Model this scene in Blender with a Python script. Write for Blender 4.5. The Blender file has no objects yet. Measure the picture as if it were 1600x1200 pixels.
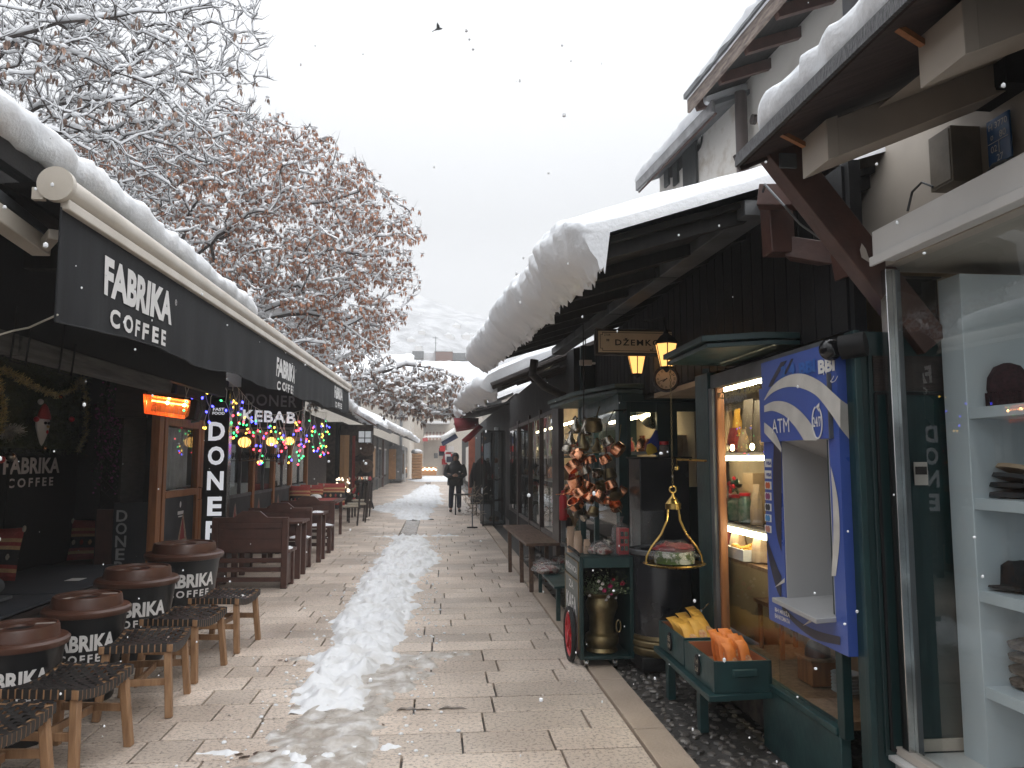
import bpy, math, random
import numpy as np
from mathutils import Matrix, Vector, Euler, noise
R = math.radians
rnd = random.Random(7)
scene = bpy.context.scene
COL = scene.collection

# ------------------------------------------------------------------ camera
CAM_H = 1.55
PITCH = math.atan(0.1)
YAW = math.atan(117 / 1206.0)
FPX = 1200.0
cam_data = bpy.data.cameras.new('camera')
cam_data.sensor_width = 36.0
cam_data.lens = FPX / 1600 * 36
cam_data.clip_start = 0.05
cam_data.clip_end = 3000
cam = bpy.data.objects.new('camera', cam_data)
COL.objects.link(cam)
cam.location = (0, 0, CAM_H)
cam.rotation_euler = (math.pi / 2 + PITCH, 0, -YAW)
scene.camera = cam

# ------------------------------------------------------------------ sky, sun, exposure
SKY_STRENGTH = 1.0
world = bpy.data.worlds.new('World')
scene.world = world
world.use_nodes = True
wn = world.node_tree
for n in list(wn.nodes):
    wn.nodes.remove(n)
w_out = wn.nodes.new('ShaderNodeOutputWorld')
w_bg = wn.nodes.new('ShaderNodeBackground')
w_sky = wn.nodes.new('ShaderNodeTexSky')
w_sky.sky_type = 'NISHITA'
w_sky.sun_disc = False
w_sky.sun_elevation = R(38)
w_sky.sun_rotation = R(200)
w_tc = wn.nodes.new('ShaderNodeTexCoord')
w_sep = wn.nodes.new('ShaderNodeSeparateXYZ')
w_ramp = wn.nodes.new('ShaderNodeValToRGB')
w_ramp.color_ramp.elements[0].position = 0.0
w_ramp.color_ramp.elements[0].color = (0.41, 0.415, 0.422, 1)
w_ramp.color_ramp.elements[1].position = 1.0
w_ramp.color_ramp.elements[1].color = (2.3, 2.34, 2.40, 1)
e = w_ramp.color_ramp.elements.new(0.30)
e.color = (0.435, 0.444, 0.457, 1)
e = w_ramp.color_ramp.elements.new(0.55)
e.color = (0.85, 0.87, 0.90, 1)
w_noise = wn.nodes.new('ShaderNodeTexNoise')
w_noise.inputs['Scale'].default_value = 1.6
w_noise.inputs['Detail'].default_value = 3
w_mr = wn.nodes.new('ShaderNodeMapRange')
w_mr.inputs['To Min'].default_value = 0.95
w_mr.inputs['To Max'].default_value = 1.05
w_mul = wn.nodes.new('ShaderNodeVectorMath')
w_mul.operation = 'SCALE'
w_sc = wn.nodes.new('ShaderNodeVectorMath')
w_sc.operation = 'SCALE'
w_sc.inputs['Scale'].default_value = 0.005
w_add = wn.nodes.new('ShaderNodeVectorMath')
w_add.operation = 'ADD'
wl = wn.links.new
wl(w_tc.outputs['Generated'], w_sep.inputs[0])
wl(w_sep.outputs['Z'], w_ramp.inputs['Fac'])
wl(w_tc.outputs['Generated'], w_noise.inputs['Vector'])
wl(w_noise.outputs['Fac'], w_mr.inputs['Value'])
wl(w_ramp.outputs['Color'], w_mul.inputs[0])
wl(w_mr.outputs['Result'], w_mul.inputs['Scale'])
wl(w_sky.outputs['Color'], w_sc.inputs[0])
wl(w_mul.outputs[0], w_add.inputs[0])
wl(w_sc.outputs[0], w_add.inputs[1])
wl(w_add.outputs[0], w_bg.inputs['Color'])
w_bg.inputs['Strength'].default_value = SKY_STRENGTH
wl(w_bg.outputs[0], w_out.inputs['Surface'])
sun_d = bpy.data.lights.new('sun', 'SUN')
sun_d.energy = 0.5
sun_d.angle = R(25)
sun_d.color = (1.0, 0.97, 0.93)
sun_o = bpy.data.objects.new('sun', sun_d)
COL.objects.link(sun_o)
sun_o.rotation_euler = Vector((0.34, -0.74, 0.62)).to_track_quat('Z', 'Y').to_euler()
scene.view_settings.view_transform = 'Standard'
scene.view_settings.look = 'None'
scene.view_settings.exposure = 0.6
scene.view_settings.gamma = 1.0
scene.view_settings.use_curve_mapping = False
scene.cycles.max_bounces = 7
scene.cycles.diffuse_bounces = 3
scene.cycles.glossy_bounces = 3
scene.cycles.transmission_bounces = 4
scene.cycles.transparent_max_bounces = 10
scene.cycles.volume_bounces = 1
scene.cycles.caustics_reflective = False
scene.cycles.caustics_refractive = False
scene.cycles.sample_clamp_indirect = 4.0
scene.cycles.use_denoising = True

# ------------------------------------------------------------------ measuring: a point of the photograph (1600x1200) met with a real plane
CAMM = Matrix.Translation((0, 0, CAM_H)) @ Euler((math.pi / 2 + PITCH, 0, -YAW)).to_matrix().to_4x4()
def at(px, py, X=None, Y=None, Z=None):
    d = CAMM.to_3x3() @ Vector(((px - 800) / FPX, -(py - 600) / FPX, -1))
    o = Vector((0, 0, CAM_H))
    if X is not None: t = X / d.x
    elif Y is not None: t = Y / d.y
    else: t = (Z - CAM_H) / d.z
    return o + d * t

# ------------------------------------------------------------------ materials
MATS = {}
def mat(name, c1, c2=None, scale=6.0, rough=0.6, bump=0.15, bscale=60.0, metal=0.0, stretch=(1, 1, 1),
        coat=0.0, emit=None, estr=0.0, rvar=0.1, spec=0.5, contrast=(0.35, 0.65), isl=0.0, detail=5.0):
    if name in MATS: return MATS[name]
    m = bpy.data.materials.new(name); MATS[name] = m
    m.use_nodes = True
    nt = m.node_tree; N = nt.nodes; L = nt.links.new
    b = N['Principled BSDF']
    c1 = tuple(c1) + (1,)
    c2 = tuple(c2) + (1,) if c2 else tuple(x * 0.75 for x in c1[:3]) + (1,)
    tc = N.new('ShaderNodeTexCoord'); mp = N.new('ShaderNodeMapping')
    mp.inputs['Scale'].default_value = stretch
    L(tc.outputs['Object'], mp.inputs['Vector'])
    n1 = N.new('ShaderNodeTexNoise'); n1.inputs['Scale'].default_value = scale; n1.inputs['Detail'].default_value = detail
    L(mp.outputs[0], n1.inputs['Vector'])
    mr = N.new('ShaderNodeMapRange'); mr.inputs['From Min'].default_value = contrast[0]; mr.inputs['From Max'].default_value = contrast[1]
    L(n1.outputs['Fac'], mr.inputs['Value'])
    mx = N.new('ShaderNodeMix'); mx.data_type = 'RGBA'
    mx.inputs[6].default_value = c1; mx.inputs[7].default_value = c2
    L(mr.outputs['Result'], mx.inputs[0])
    colr = mx.outputs[2]
    if isl > 0:
        g = N.new('ShaderNodeNewGeometry'); m2 = N.new('ShaderNodeMapRange')
        m2.inputs['To Min'].default_value = 1 - isl; m2.inputs['To Max'].default_value = 1 + isl
        L(g.outputs['Random Per Island'], m2.inputs['Value'])
        hs = N.new('ShaderNodeHueSaturation'); L(m2.outputs['Result'], hs.inputs['Value']); L(colr, hs.inputs['Color']); colr = hs.outputs['Color']
    L(colr, b.inputs['Base Color'])
    rr = N.new('ShaderNodeMapRange'); rr.inputs['To Min'].default_value = max(0.02, rough - rvar); rr.inputs['To Max'].default_value = min(1, rough + rvar)
    L(n1.outputs['Fac'], rr.inputs['Value']); L(rr.outputs['Result'], b.inputs['Roughness'])
    b.inputs['Metallic'].default_value = metal
    b.inputs['Specular IOR Level'].default_value = spec
    b.inputs['Coat Weight'].default_value = coat
    b.inputs['Coat Roughness'].default_value = 0.15
    if bump > 0:
        n2 = N.new('ShaderNodeTexNoise'); n2.inputs['Scale'].default_value = bscale; n2.inputs['Detail'].default_value = 4
        L(mp.outputs[0], n2.inputs['Vector'])
        bp = N.new('ShaderNodeBump'); bp.inputs['Strength'].default_value = bump; bp.inputs['Distance'].default_value = 0.01
        L(n2.outputs['Fac'], bp.inputs['Height']); L(bp.outputs['Normal'], b.inputs['Normal'])
    if emit:
        b.inputs['Emission Color'].default_value = tuple(emit) + (1,)
        b.inputs['Emission Strength'].default_value = estr
    return m

def glass_mat(name, tint=(1, 1, 1), ior=1.45, rough=0.0, bump=0.0, body=None, bodyfac=0.0):
    if name in MATS: return MATS[name]
    m = bpy.data.materials.new(name); MATS[name] = m
    m.use_nodes = True
    nt = m.node_tree; N = nt.nodes; L = nt.links.new
    for n in list(N): N.remove(n)
    o = N.new('ShaderNodeOutputMaterial'); mx = N.new('ShaderNodeMixShader')
    tr = N.new('ShaderNodeBsdfTransparent'); tr.inputs['Color'].default_value = tuple(tint) + (1,)
    gl = N.new('ShaderNodeBsdfGlossy'); gl.inputs['Roughness'].default_value = rough
    fr = N.new('ShaderNodeFresnel'); fr.inputs['IOR'].default_value = ior
    if bump > 0:
        n2 = N.new('ShaderNodeTexNoise'); n2.inputs['Scale'].default_value = 25; n2.inputs['Detail'].default_value = 3
        bp = N.new('ShaderNodeBump'); bp.inputs['Strength'].default_value = bump; bp.inputs['Distance'].default_value = 0.02
        L(n2.outputs['Fac'], bp.inputs['Height']); L(bp.outputs['Normal'], gl.inputs['Normal']); L(bp.outputs['Normal'], fr.inputs['Normal'])
    gg = N.new('ShaderNodeNewGeometry'); fm = N.new('ShaderNodeMath'); fm.operation = 'SUBTRACT'; fm.use_clamp = True; L(fr.outputs[0], fm.inputs[0]); L(gg.outputs['Backfacing'], fm.inputs[1])
    L(fm.outputs[0], mx.inputs[0]); L(tr.outputs[0], mx.inputs[1]); L(gl.outputs[0], mx.inputs[2])
    last = mx.outputs[0]
    if body:
        df = N.new('ShaderNodeBsdfDiffuse'); df.inputs['Color'].default_value = tuple(body) + (1,)
        m2 = N.new('ShaderNodeMixShader'); m2.inputs[0].default_value = bodyfac
        L(last, m2.inputs[1]); L(df.outputs[0], m2.inputs[2]); last = m2.outputs[0]
    L(last, o.inputs['Surface'])
    return m

def emit_mat(name, c, s, base=(0.5, 0.5, 0.5)):
    return mat(name, base, emit=c, estr=s, bump=0, rough=0.4)

# ------------------------------------------------------------------ mesh collector
class MB:
    def __init__(s):
        s.v = []; s.f = []; s.m = []; s.mats = []
        s.T = None
    def mi(s, m):
        if m not in s.mats: s.mats.append(m)
        return s.mats.index(m)
    def add(s, vs, fs, m, M=None):
        b = len(s.v)
        if M is not None: vs = [M @ Vector(p) for p in vs]
        if s.T is not None: vs = [s.T @ Vector(p) for p in vs]
        s.v.extend([tuple(p) for p in vs]); k = s.mi(m)
        for f in fs:
            s.f.append(tuple(i + b for i in f)); s.m.append(k)
        return s
    def box(s, x0, x1, y0, y1, z0, z1, m, M=None):
        x0, x1 = min(x0, x1), max(x0, x1); y0, y1 = min(y0, y1), max(y0, y1); z0, z1 = min(z0, z1), max(z0, z1)
        vs = [(x0, y0, z0), (x1, y0, z0), (x1, y1, z0), (x0, y1, z0), (x0, y0, z1), (x1, y0, z1), (x1, y1, z1), (x0, y1, z1)]
        return s.add(vs, [(0, 3, 2, 1), (4, 5, 6, 7), (0, 1, 5, 4), (1, 2, 6, 5), (2, 3, 7, 6), (3, 0, 4, 7)], m, M)
    def bar(s, p0, p1, w, h, m, up=(0, 0, 1)):
        p0 = Vector(p0); p1 = Vector(p1); d = (p1 - p0); L = d.length; d.normalize()
        u = Vector(up); sx = d.cross(u)
        if sx.length < 1e-4: sx = d.cross(Vector((0, 1, 0)))
        sx.normalize(); u = sx.cross(d)
        vs = []
        for p in (p0, p1):
            for a, b in ((-1, -1), (1, -1), (1, 1), (-1, 1)):
                vs.append(p + sx * (a * w / 2) + u * (b * h / 2))
        return s.add(vs, [(0, 3, 2, 1)[::-1], (4, 5, 6, 7)[::-1], (0, 1, 5, 4)[::-1], (1, 2, 6, 5)[::-1], (2, 3, 7, 6)[::-1], (3, 0, 4, 7)[::-1]], m)
    def tube(s, pts, rad, m, n=8, cap=True):
        pts = [Vector(p) for p in pts]
        if not hasattr(rad, '__len__'): rad = [rad] * len(pts)
        vs = []; fs = []
        prev = None
        for i, p in enumerate(pts):
            d = (pts[min(i + 1, len(pts) - 1)] - pts[max(i - 1, 0)])
            if d.length < 1e-9: d = Vector((0, 0, 1))
            d.normalize()
            if prev is None:
                a = d.cross(Vector((0, 0, 1)))
                if a.length < 0.05: a = d.cross(Vector((0, 1, 0)))
            else:
                a = prev - d * prev.dot(d)
                if a.length < 1e-5: a = d.cross(Vector((1, 0, 0)))
            a.normalize(); prev = a; b = d.cross(a)
            for k in range(n):
                t = 2 * math.pi * k / n
                vs.append(p + (a * math.cos(t) + b * math.sin(t)) * rad[i])
        for i in range(len(pts) - 1):
            for k in range(n):
                k2 = (k + 1) % n
                fs.append((i * n + k, i * n + k2, (i + 1) * n + k2, (i + 1) * n + k))
        if cap:
            fs.append(tuple(range(n))[::-1]); fs.append(tuple((len(pts) - 1) * n + k for k in range(n)))
        return s.add(vs, fs, m)
    def lathe(s, prof, m, n=24, M=None, capb=True, capt=True):
        vs = []; fs = []
        for r, z in prof:
            for k in range(n):
                t = 2 * math.pi * k / n
                vs.append((r * math.cos(t), r * math.sin(t), z))
        for i in range(len(prof) - 1):
            for k in range(n):
                k2 = (k + 1) % n
                fs.append((i * n + k, i * n + k2, (i + 1) * n + k2, (i + 1) * n + k))
        if capb: fs.append(tuple(range(n))[::-1])
        if capt: fs.append(tuple((len(prof) - 1) * n + k for k in range(n)))
        return s.add(vs, fs, m, M)
    def prism(s, poly, d, m, M=None):
        # poly: list of (x,z); extruded along y from 0 to d
        n = len(poly)
        a = sum(poly[i][0] * poly[(i + 1) % n][1] - poly[(i + 1) % n][0] * poly[i][1] for i in range(n))
        if a < 0: poly = poly[::-1]
        vs = [(x, 0, z) for x, z in poly] + [(x, d, z) for x, z in poly]
        fs = [tuple(range(n)), tuple(range(2 * n - 1, n - 1, -1))] + [(i, i + n, (i + 1) % n + n, (i + 1) % n)for i in range(n)]
        if d < 0: fs = [f[::-1] for f in fs]
        return s.add(vs, fs, m, M)
    def ball(s, c, r, m, n=10, k=7, sq=(1, 1, 1), M=None):
        prof = []
        vs = []; fs = []
        for i in range(k + 1):
            a = -math.pi / 2 + math.pi * i / k
            for j in range(n):
                t = 2 * math.pi * j / n
                vs.append((c[0] + r * sq[0] * math.cos(a) * math.cos(t), c[1] + r * sq[1] * math.cos(a) * math.sin(t), c[2] + r * sq[2] * math.sin(a)))
        for i in range(k):
            for j in range(n):
                j2 = (j + 1) % n
                fs.append((i * n + j, i * n + j2, (i + 1) * n + j2, (i + 1) * n + j))
        return s.add(vs, fs, m, M)
    def grid(s, P, m, thick=0.0):
        # P[i][j] points
        a = len(P); b = len(P[0]); vs = [p for r in P for p in r]
        fs = [(i * b + j, (i + 1) * b + j, (i + 1) * b + j + 1, i * b + j + 1) for i in range(a - 1) for j in range(b - 1)]
        return s.add(vs, fs, m)

WM = {}
def _wm(o):
    return WM.get(o.name, Matrix())
def build(mb, name, parent=None, bevel=0.0, smooth=True, angle=35, label=None):
    me = bpy.data.meshes.new(name)
    vs = mb.v
    W = Matrix()
    if parent is not None:
        W = _wm(parent); inv = W.inverted()
        if W != Matrix():
            vs = [tuple(inv @ Vector(p)) for p in vs]
    me.from_pydata(vs, [], mb.f)
    for m in mb.mats: me.materials.append(m)
    me.polygons.foreach_set('material_index', mb.m)
    if smooth:
        me.polygons.foreach_set('use_smooth', [True] * len(mb.f))
        me.set_sharp_from_angle(angle=R(angle))
    me.update()
    o = bpy.data.objects.new(name, me); COL.objects.link(o)
    if parent is not None: o.parent = parent
    WM[o.name] = W.copy()
    if bevel > 0:
        bv = o.modifiers.new('edge', 'BEVEL'); bv.width = bevel; bv.segments = 2; bv.limit_method = 'ANGLE'; bv.angle_limit = R(40)
    if label: o['label'] = label
    return o

def tag(o, label=None, cat=None, group=None, kind=None):
    if label: o['label'] = label
    if cat: o['category'] = cat
    if group: o['group'] = group
    if kind: o['kind'] = kind
    return o
def thing(name, label, cat, loc=(0, 0, 0), rz=0.0, group=None):
    o = bpy.data.objects.new(name, None); COL.objects.link(o)
    o.empty_display_size = 0.1
    o.location = loc; o.rotation_euler = (0, 0, rz)
    WM[o.name] = Matrix.Translation(Vector(loc)) @ Matrix.Rotation(rz, 4, 'Z')
    return tag(o, label, cat, group)
def single(mb, name, label, cat, group=None, bevel=0.0, angle=35):
    o = build(mb, name, None, bevel=bevel, angle=angle)
    return tag(o, label, cat, group)
def struct(mb, name, **k):
    o = build(mb, name, None, **k); o['kind'] = 'structure'; return o
def kids(o): return [c for c in bpy.data.objects if c.parent is o]
def copy_tree(o, parent=None, loc=None, rz=None, label=None, scale=None):
    c = o.copy(); COL.objects.link(c)
    if parent is not None: c.parent = parent
    if loc is not None: c.location = loc
    if rz is not None: c.rotation_euler = (0, 0, rz)
    if scale is not None: c.scale = (scale,) * 3 if not hasattr(scale, '__len__') else scale
    if label: c['label'] = label
    for k in kids(o): copy_tree(k, c)
    return c

_TC = {}
def text_geo(s, bold=0.0, spacing=1.0, depth=0.0):
    key = (s, bold, spacing, depth)
    if key in _TC: return _TC[key]
    cu = bpy.data.curves.new('lettering', 'FONT'); cu.body = s; cu.size = 1.0; cu.offset = bold; cu.extrude = depth
    cu.space_character = spacing; cu.resolution_u = 3; cu.align_x = 'CENTER'; cu.align_y = 'CENTER'
    o = bpy.data.objects.new('lettering', cu)
    me = bpy.data.meshes.new_from_object(o)
    vs = [tuple(v.co) for v in me.vertices]; fs = [tuple(p.vertices) for p in me.polygons]
    bpy.data.objects.remove(o); bpy.data.meshes.remove(me); bpy.data.curves.remove(cu)
    if vs:
        x0 = min(v[0] for v in vs); x1 = max(v[0] for v in vs); y0 = min(v[1] for v in vs); y1 = max(v[1] for v in vs)
        w = x1 - x0; h = y1 - y0; cx = (x0 + x1) / 2; cy = (y0 + y1) / 2
        vs = [((x - cx) / w, (y - cy) / h, z) for x, y, z in vs]
    _TC[key] = (vs, fs)
    return vs, fs
def text(mb, s, c, w, h, right, m, up=(0, 0, 1), bold=0.0, spacing=1.0, off=0.0, fn=None):
    """letters w wide and h high centred at c, in the plane of right/up; normal = right x up"""
    vs, fs = text_geo(s, bold, spacing)
    r = Vector(right).normalized(); u = Vector(up).normalized(); n = r.cross(u); c = Vector(c)
    pts = [c + r * (x * w) + u * (y * h) + n * off for x, y, z in vs]
    if fn: pts = [fn(p) for p in pts]
    mb.add(pts, fs, m)
def fbm(p, o=4):
    return noise.fractal(Vector(p), 1.0, 2.0, o)
def rot(ax, deg, c=(0, 0, 0)):
    c = Vector(c)
    return Matrix.Translation(c) @ Matrix.Rotation(R(deg), 4, ax) @ Matrix.Translation(-c)

# ---- shared materials
M = {}
M['snow'] = mat('snow', (0.84, 0.85, 0.87), (0.76, 0.78, 0.81), scale=3, rough=0.75, bump=0.5, bscale=42, spec=0.25)
M['snowl'] = mat('trodden_snow', (0.80, 0.81, 0.83), (0.60, 0.585, 0.565), scale=5, rough=0.6, bump=0.6, bscale=36, spec=0.35, contrast=(0.48, 0.78))
M['snowd'] = mat('old_snow', (0.80, 0.81, 0.82), (0.62, 0.61, 0.59), scale=4, rough=0.7, bump=0.8, bscale=30, spec=0.3, contrast=(0.4, 0.75))
M['black'] = mat('black_paint', (0.006, 0.006, 0.007), (0.011, 0.011, 0.012), rough=0.6, spec=0.35)
M['blackwall'] = mat('black_wall', (0.008, 0.009, 0.011), (0.014, 0.015, 0.017), scale=2, rough=0.7, spec=0.35, bump=0.2, bscale=20)
M['darkwood'] = mat('dark_wood', (0.035, 0.022, 0.018), (0.018, 0.012, 0.010), scale=5, stretch=(1, 1, 6), rough=0.6, bump=0.3, bscale=30)
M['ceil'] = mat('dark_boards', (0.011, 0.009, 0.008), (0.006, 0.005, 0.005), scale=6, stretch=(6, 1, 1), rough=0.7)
M['brown'] = mat('brown_paint', (0.092, 0.042, 0.032), (0.062, 0.029, 0.023), scale=9, stretch=(1, 1, 1), rough=0.42, bump=0.18, bscale=40)
M['oak'] = mat('orange_wood', (0.38, 0.155, 0.055), (0.26, 0.10, 0.038), scale=7, stretch=(5, 5, 0.6), rough=0.45, bump=0.15, bscale=30)
M['teak'] = mat('teak_wood', (0.36, 0.21, 0.11), (0.24, 0.13, 0.065), scale=6, stretch=(6, 6, 0.8), rough=0.5, bump=0.25, bscale=40)
M['green'] = mat('green_paint', (0.008, 0.033, 0.034), (0.006, 0.025, 0.026), scale=5, rough=0.38, bump=0.12, bscale=24)
M['greenl'] = mat('worn_green_paint', (0.017, 0.055, 0.056), (0.012, 0.038, 0.040), scale=7, rough=0.4, bump=0.15, bscale=30)
M['cream'] = mat('cream_paint', (0.56, 0.50, 0.45), (0.48, 0.43, 0.38), scale=3, rough=0.45, bump=0.05)
M['white'] = mat('white_paint', (0.75, 0.74, 0.72), (0.66, 0.65, 0.63), scale=3, rough=0.5, bump=0.05)
M['lettering'] = mat('white_lettering', (0.78, 0.77, 0.76), (0.68, 0.67, 0.66), rough=0.6, bump=0)
M['greywood'] = mat('weathered_wood', (0.10, 0.095, 0.09), (0.05, 0.047, 0.045), scale=4, stretch=(8, 0.7, 8), rough=0.8, bump=0.4, bscale=30)
M['steel'] = mat('polished_steel', (0.6, 0.6, 0.6), (0.5, 0.5, 0.5), rough=0.18, metal=1.0, bump=0.03)
M['greymetal'] = mat('grey_metal', (0.16, 0.17, 0.18), (0.10, 0.105, 0.11), scale=4, rough=0.45, metal=0.4)
M['brass'] = mat('brass', (0.62, 0.42, 0.14), (0.42, 0.28, 0.09), scale=12, rough=0.28, metal=1.0, bump=0.1)
M['oldbrass'] = mat('aged_brass', (0.26, 0.20, 0.10), (0.15, 0.115, 0.06), scale=9, rough=0.42, metal=0.85, bump=0.2)
M['copper'] = mat('copper', (0.95, 0.45, 0.26), (0.7, 0.28, 0.14), scale=18, rough=0.24, metal=1.0, bump=0.25, bscale=60)
M['silver'] = mat('tin', (0.5, 0.46, 0.4), (0.3, 0.27, 0.22), scale=18, rough=0.28, metal=1.0, bump=0.2)
M['glass'] = glass_mat('window_glass', (0.93, 0.95, 0.95), 1.5)
M['darkglass'] = glass_mat('dark_window_glass', (0.55, 0.58, 0.6), 1.55)
M['wrap'] = glass_mat('plastic_wrap', (0.85, 0.85, 0.85), 1.6, rough=0.12, bump=1.0, body=(0.7, 0.7, 0.7), bodyfac=0.05)
M['rubber'] = mat('rubber', (0.02, 0.02, 0.02), rough=0.8)
M['red'] = mat('red_paint', (0.55, 0.02, 0.03), (0.4, 0.015, 0.02), rough=0.35)
M['kraft'] = mat('kraft_paper', (0.50, 0.36, 0.24), (0.40, 0.28, 0.18), scale=10, rough=0.7, bump=0.3, bscale=25)
# ================================================================== GROUND
M['mortar'] = mat('wet_mortar', (0.045, 0.042, 0.04), (0.085, 0.08, 0.075), scale=5, rough=0.45, bump=0.6, bscale=40)
M['slab'] = mat('limestone_slabs', (0.67, 0.565, 0.48), (0.55, 0.452, 0.377), scale=1.3, rough=0.45, bump=0.9, bscale=55, isl=0.16, rvar=0.22, contrast=(0.4, 0.62))
# pits and wet patches inside the stone
def slab_nodes(m, wet=1.0):
    nt = m.node_tree; N = nt.nodes; L = nt.links.new; b = N['Principled BSDF']
    src = b.inputs['Base Color'].links[0].from_socket
    tc = N.new('ShaderNodeTexCoord')
    n = N.new('ShaderNodeTexNoise'); n.inputs['Scale'].default_value = 46; n.inputs['Detail'].default_value = 3; n.inputs['Roughness'].default_value = 0.7
    L(tc.outputs['Object'], n.inputs['Vector'])
    r = N.new('ShaderNodeMapRange'); r.inputs['From Min'].default_value = 0.50; r.inputs['From Max'].default_value = 0.66
    r.inputs['To Min'].default_value = 1.0; r.inputs['To Max'].default_value = 0.42
    L(n.outputs['Fac'], r.inputs['Value'])
    n3 = N.new('ShaderNodeTexNoise'); n3.inputs['Scale'].default_value = 0.55; n3.inputs['Detail'].default_value = 6
    L(tc.outputs['Object'], n3.inputs['Vector'])
    r3 = N.new('ShaderNodeMapRange'); r3.inputs['From Min'].default_value = 0.42; r3.inputs['From Max'].default_value = 0.62
    r3.inputs['To Min'].default_value = 1.08; r3.inputs['To Max'].default_value = 0.85
    L(n3.outputs['Fac'], r3.inputs['Value'])
    mu = N.new('ShaderNodeMath'); mu.operation = 'MULTIPLY'; L(r.outputs['Result'], mu.inputs[0]); L(r3.outputs['Result'], mu.inputs[1])
    hs = N.new('ShaderNodeHueSaturation'); L(src, hs.inputs['Color']); L(mu.outputs[0], hs.inputs['Value'])
    L(hs.outputs['Color'], b.inputs['Base Color'])
    rr = N.new('ShaderNodeMapRange'); rr.inputs['From Min'].default_value = 0.74; rr.inputs['From Max'].default_value = 1.08
    rr.inputs['To Min'].default_value = 0.2; rr.inputs['To Max'].default_value = 0.55
    L(r3.outputs['Result'], rr.inputs['Value']); L(rr.outputs['Result'], b.inputs['Roughness'])
slab_nodes(M['slab'])
M['kerb'] = mat('kerb_stone', (0.58, 0.47, 0.38), (0.46, 0.365, 0.29), scale=2, rough=0.4, bump=0.6, bscale=50, isl=0.12)
M['gutter'] = mat('wet_gutter_stone', (0.20, 0.17, 0.145), (0.27, 0.235, 0.2), scale=3, rough=0.25, bump=0.5, bscale=40, isl=0.1)

mb = MB(); mb.box(-400, 400, -60, 700, -1.0, -0.035, M['mortar'])
struct(mb, 'ground', smooth=False)

def paver(mb, x0, x1, y0, y1, m, z=0.0, c=0.003):
    g = 0.0065
    x0 += g; x1 -= g; y0 += g; y1 -= g
    tz = [z + rnd.uniform(-0.0015, 0.0015) for _ in range(4)]
    vs = [(x0, y0, -0.035), (x1, y0, -0.035), (x1, y1, -0.035), (x0, y1, -0.035),
          (x0, y0, tz[0] - c), (x1, y0, tz[1] - c), (x1, y1, tz[2] - c), (x0, y1, tz[3] - c),
          (x0 + c, y0 + c, tz[0]), (x1 - c, y0 + c, tz[1]), (x1 - c, y1 - c, tz[2]), (x0 + c, y1 - c, tz[3])]
    fs = [(0, 1, 5, 4), (1, 2, 6, 5), (2, 3, 7, 6), (3, 0, 4, 7), (4, 5, 9, 8), (5, 6, 10, 9), (6, 7, 11, 10), (7, 4, 8, 11), (8, 9, 10, 11)]
    mb.add(vs, fs, m)
def fill(mb, xa, xb, ya, yb, course, lens, m):
    y = ya
    while y < yb:
        c = course * rnd.choice((0.92, 1, 1, 1.08))
        x = xa - rnd.uniform(0, 0.5)
        while x < xb:
            w = rnd.choice(lens)
            a, b = max(x, xa), min(x + w, xb)
            if xb - b < 0.14: b = xb; w = 9
            if b - a > 0.05: paver(mb, a, b, y, y + c, m)
            x += w
        y += c
mb = MB()
fill(mb, -0.43, 1.135, 1.2, 62, 0.315, (0.35, 0.5, 0.62, 0.75, 0.85), M['slab'])
fill(mb, -3.1, -0.79, 1.2, 62, 0.315, (0.3, 0.42, 0.5, 0.6, 0.7), M['slab'])
fill(mb, -7.5, -3.1, 2.0, 62, 0.315, (0.5, 0.7, 0.9), M['slab'])
fill(mb, -7.5, 4.0, 62, 100, 0.6, (0.8, 1.2), M['slab'])
struct(mb, 'paving', angle=20)
mb = MB(); y = 1.2
while y < 62:
    L_ = rnd.uniform(0.6, 1.0); paver(mb, -0.79, -0.43, y, y + L_, M['gutter'], z=-0.012); y += L_
struct(mb, 'drainage_channel', angle=20)
mb = MB(); y = 1.0
while y < 62:
    L_ = rnd.uniform(0.7, 1.1); paver(mb, 1.14, 1.345, y, y + L_, M['kerb'], z=0.006); y += L_
struct(mb, 'kerb', angle=20)

# cobbled verge: rounded river pebbles set in dark mortar
M['pebble'] = mat('river_pebbles', (0.15, 0.135, 0.12), (0.08, 0.072, 0.066), scale=7, rough=0.32, bump=0.1, isl=0.6)
mb = MB()
cell = 0.075
yy = 1.6
while yy < 13:
    xx = 1.36
    st = cell if yy < 7 else cell * 1.7
    while xx < 2.6:
        if not (yy < 3.2 and xx > 2.0):
            r = st * rnd.uniform(0.3, 0.56)
            a = rnd.uniform(0, math.pi); q = rnd.uniform(0.45, 0.9)
            T = Matrix.Translation((xx + rnd.uniform(-.02, .02), yy + rnd.uniform(-.02, .02), rnd.uniform(-0.046, -0.026))) @ Matrix.Rotation(a, 4, 'Z')
            mb.ball((0, 0, 0), r, M['pebble'], n=7, k=4, sq=(1, q, 0.45), M=T)
        xx += st
    yy += st
tag(build(mb, 'cobblestones'), 'small wet river pebbles set in dark mortar along the right shops', 'cobblestones', kind='stuff')

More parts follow.
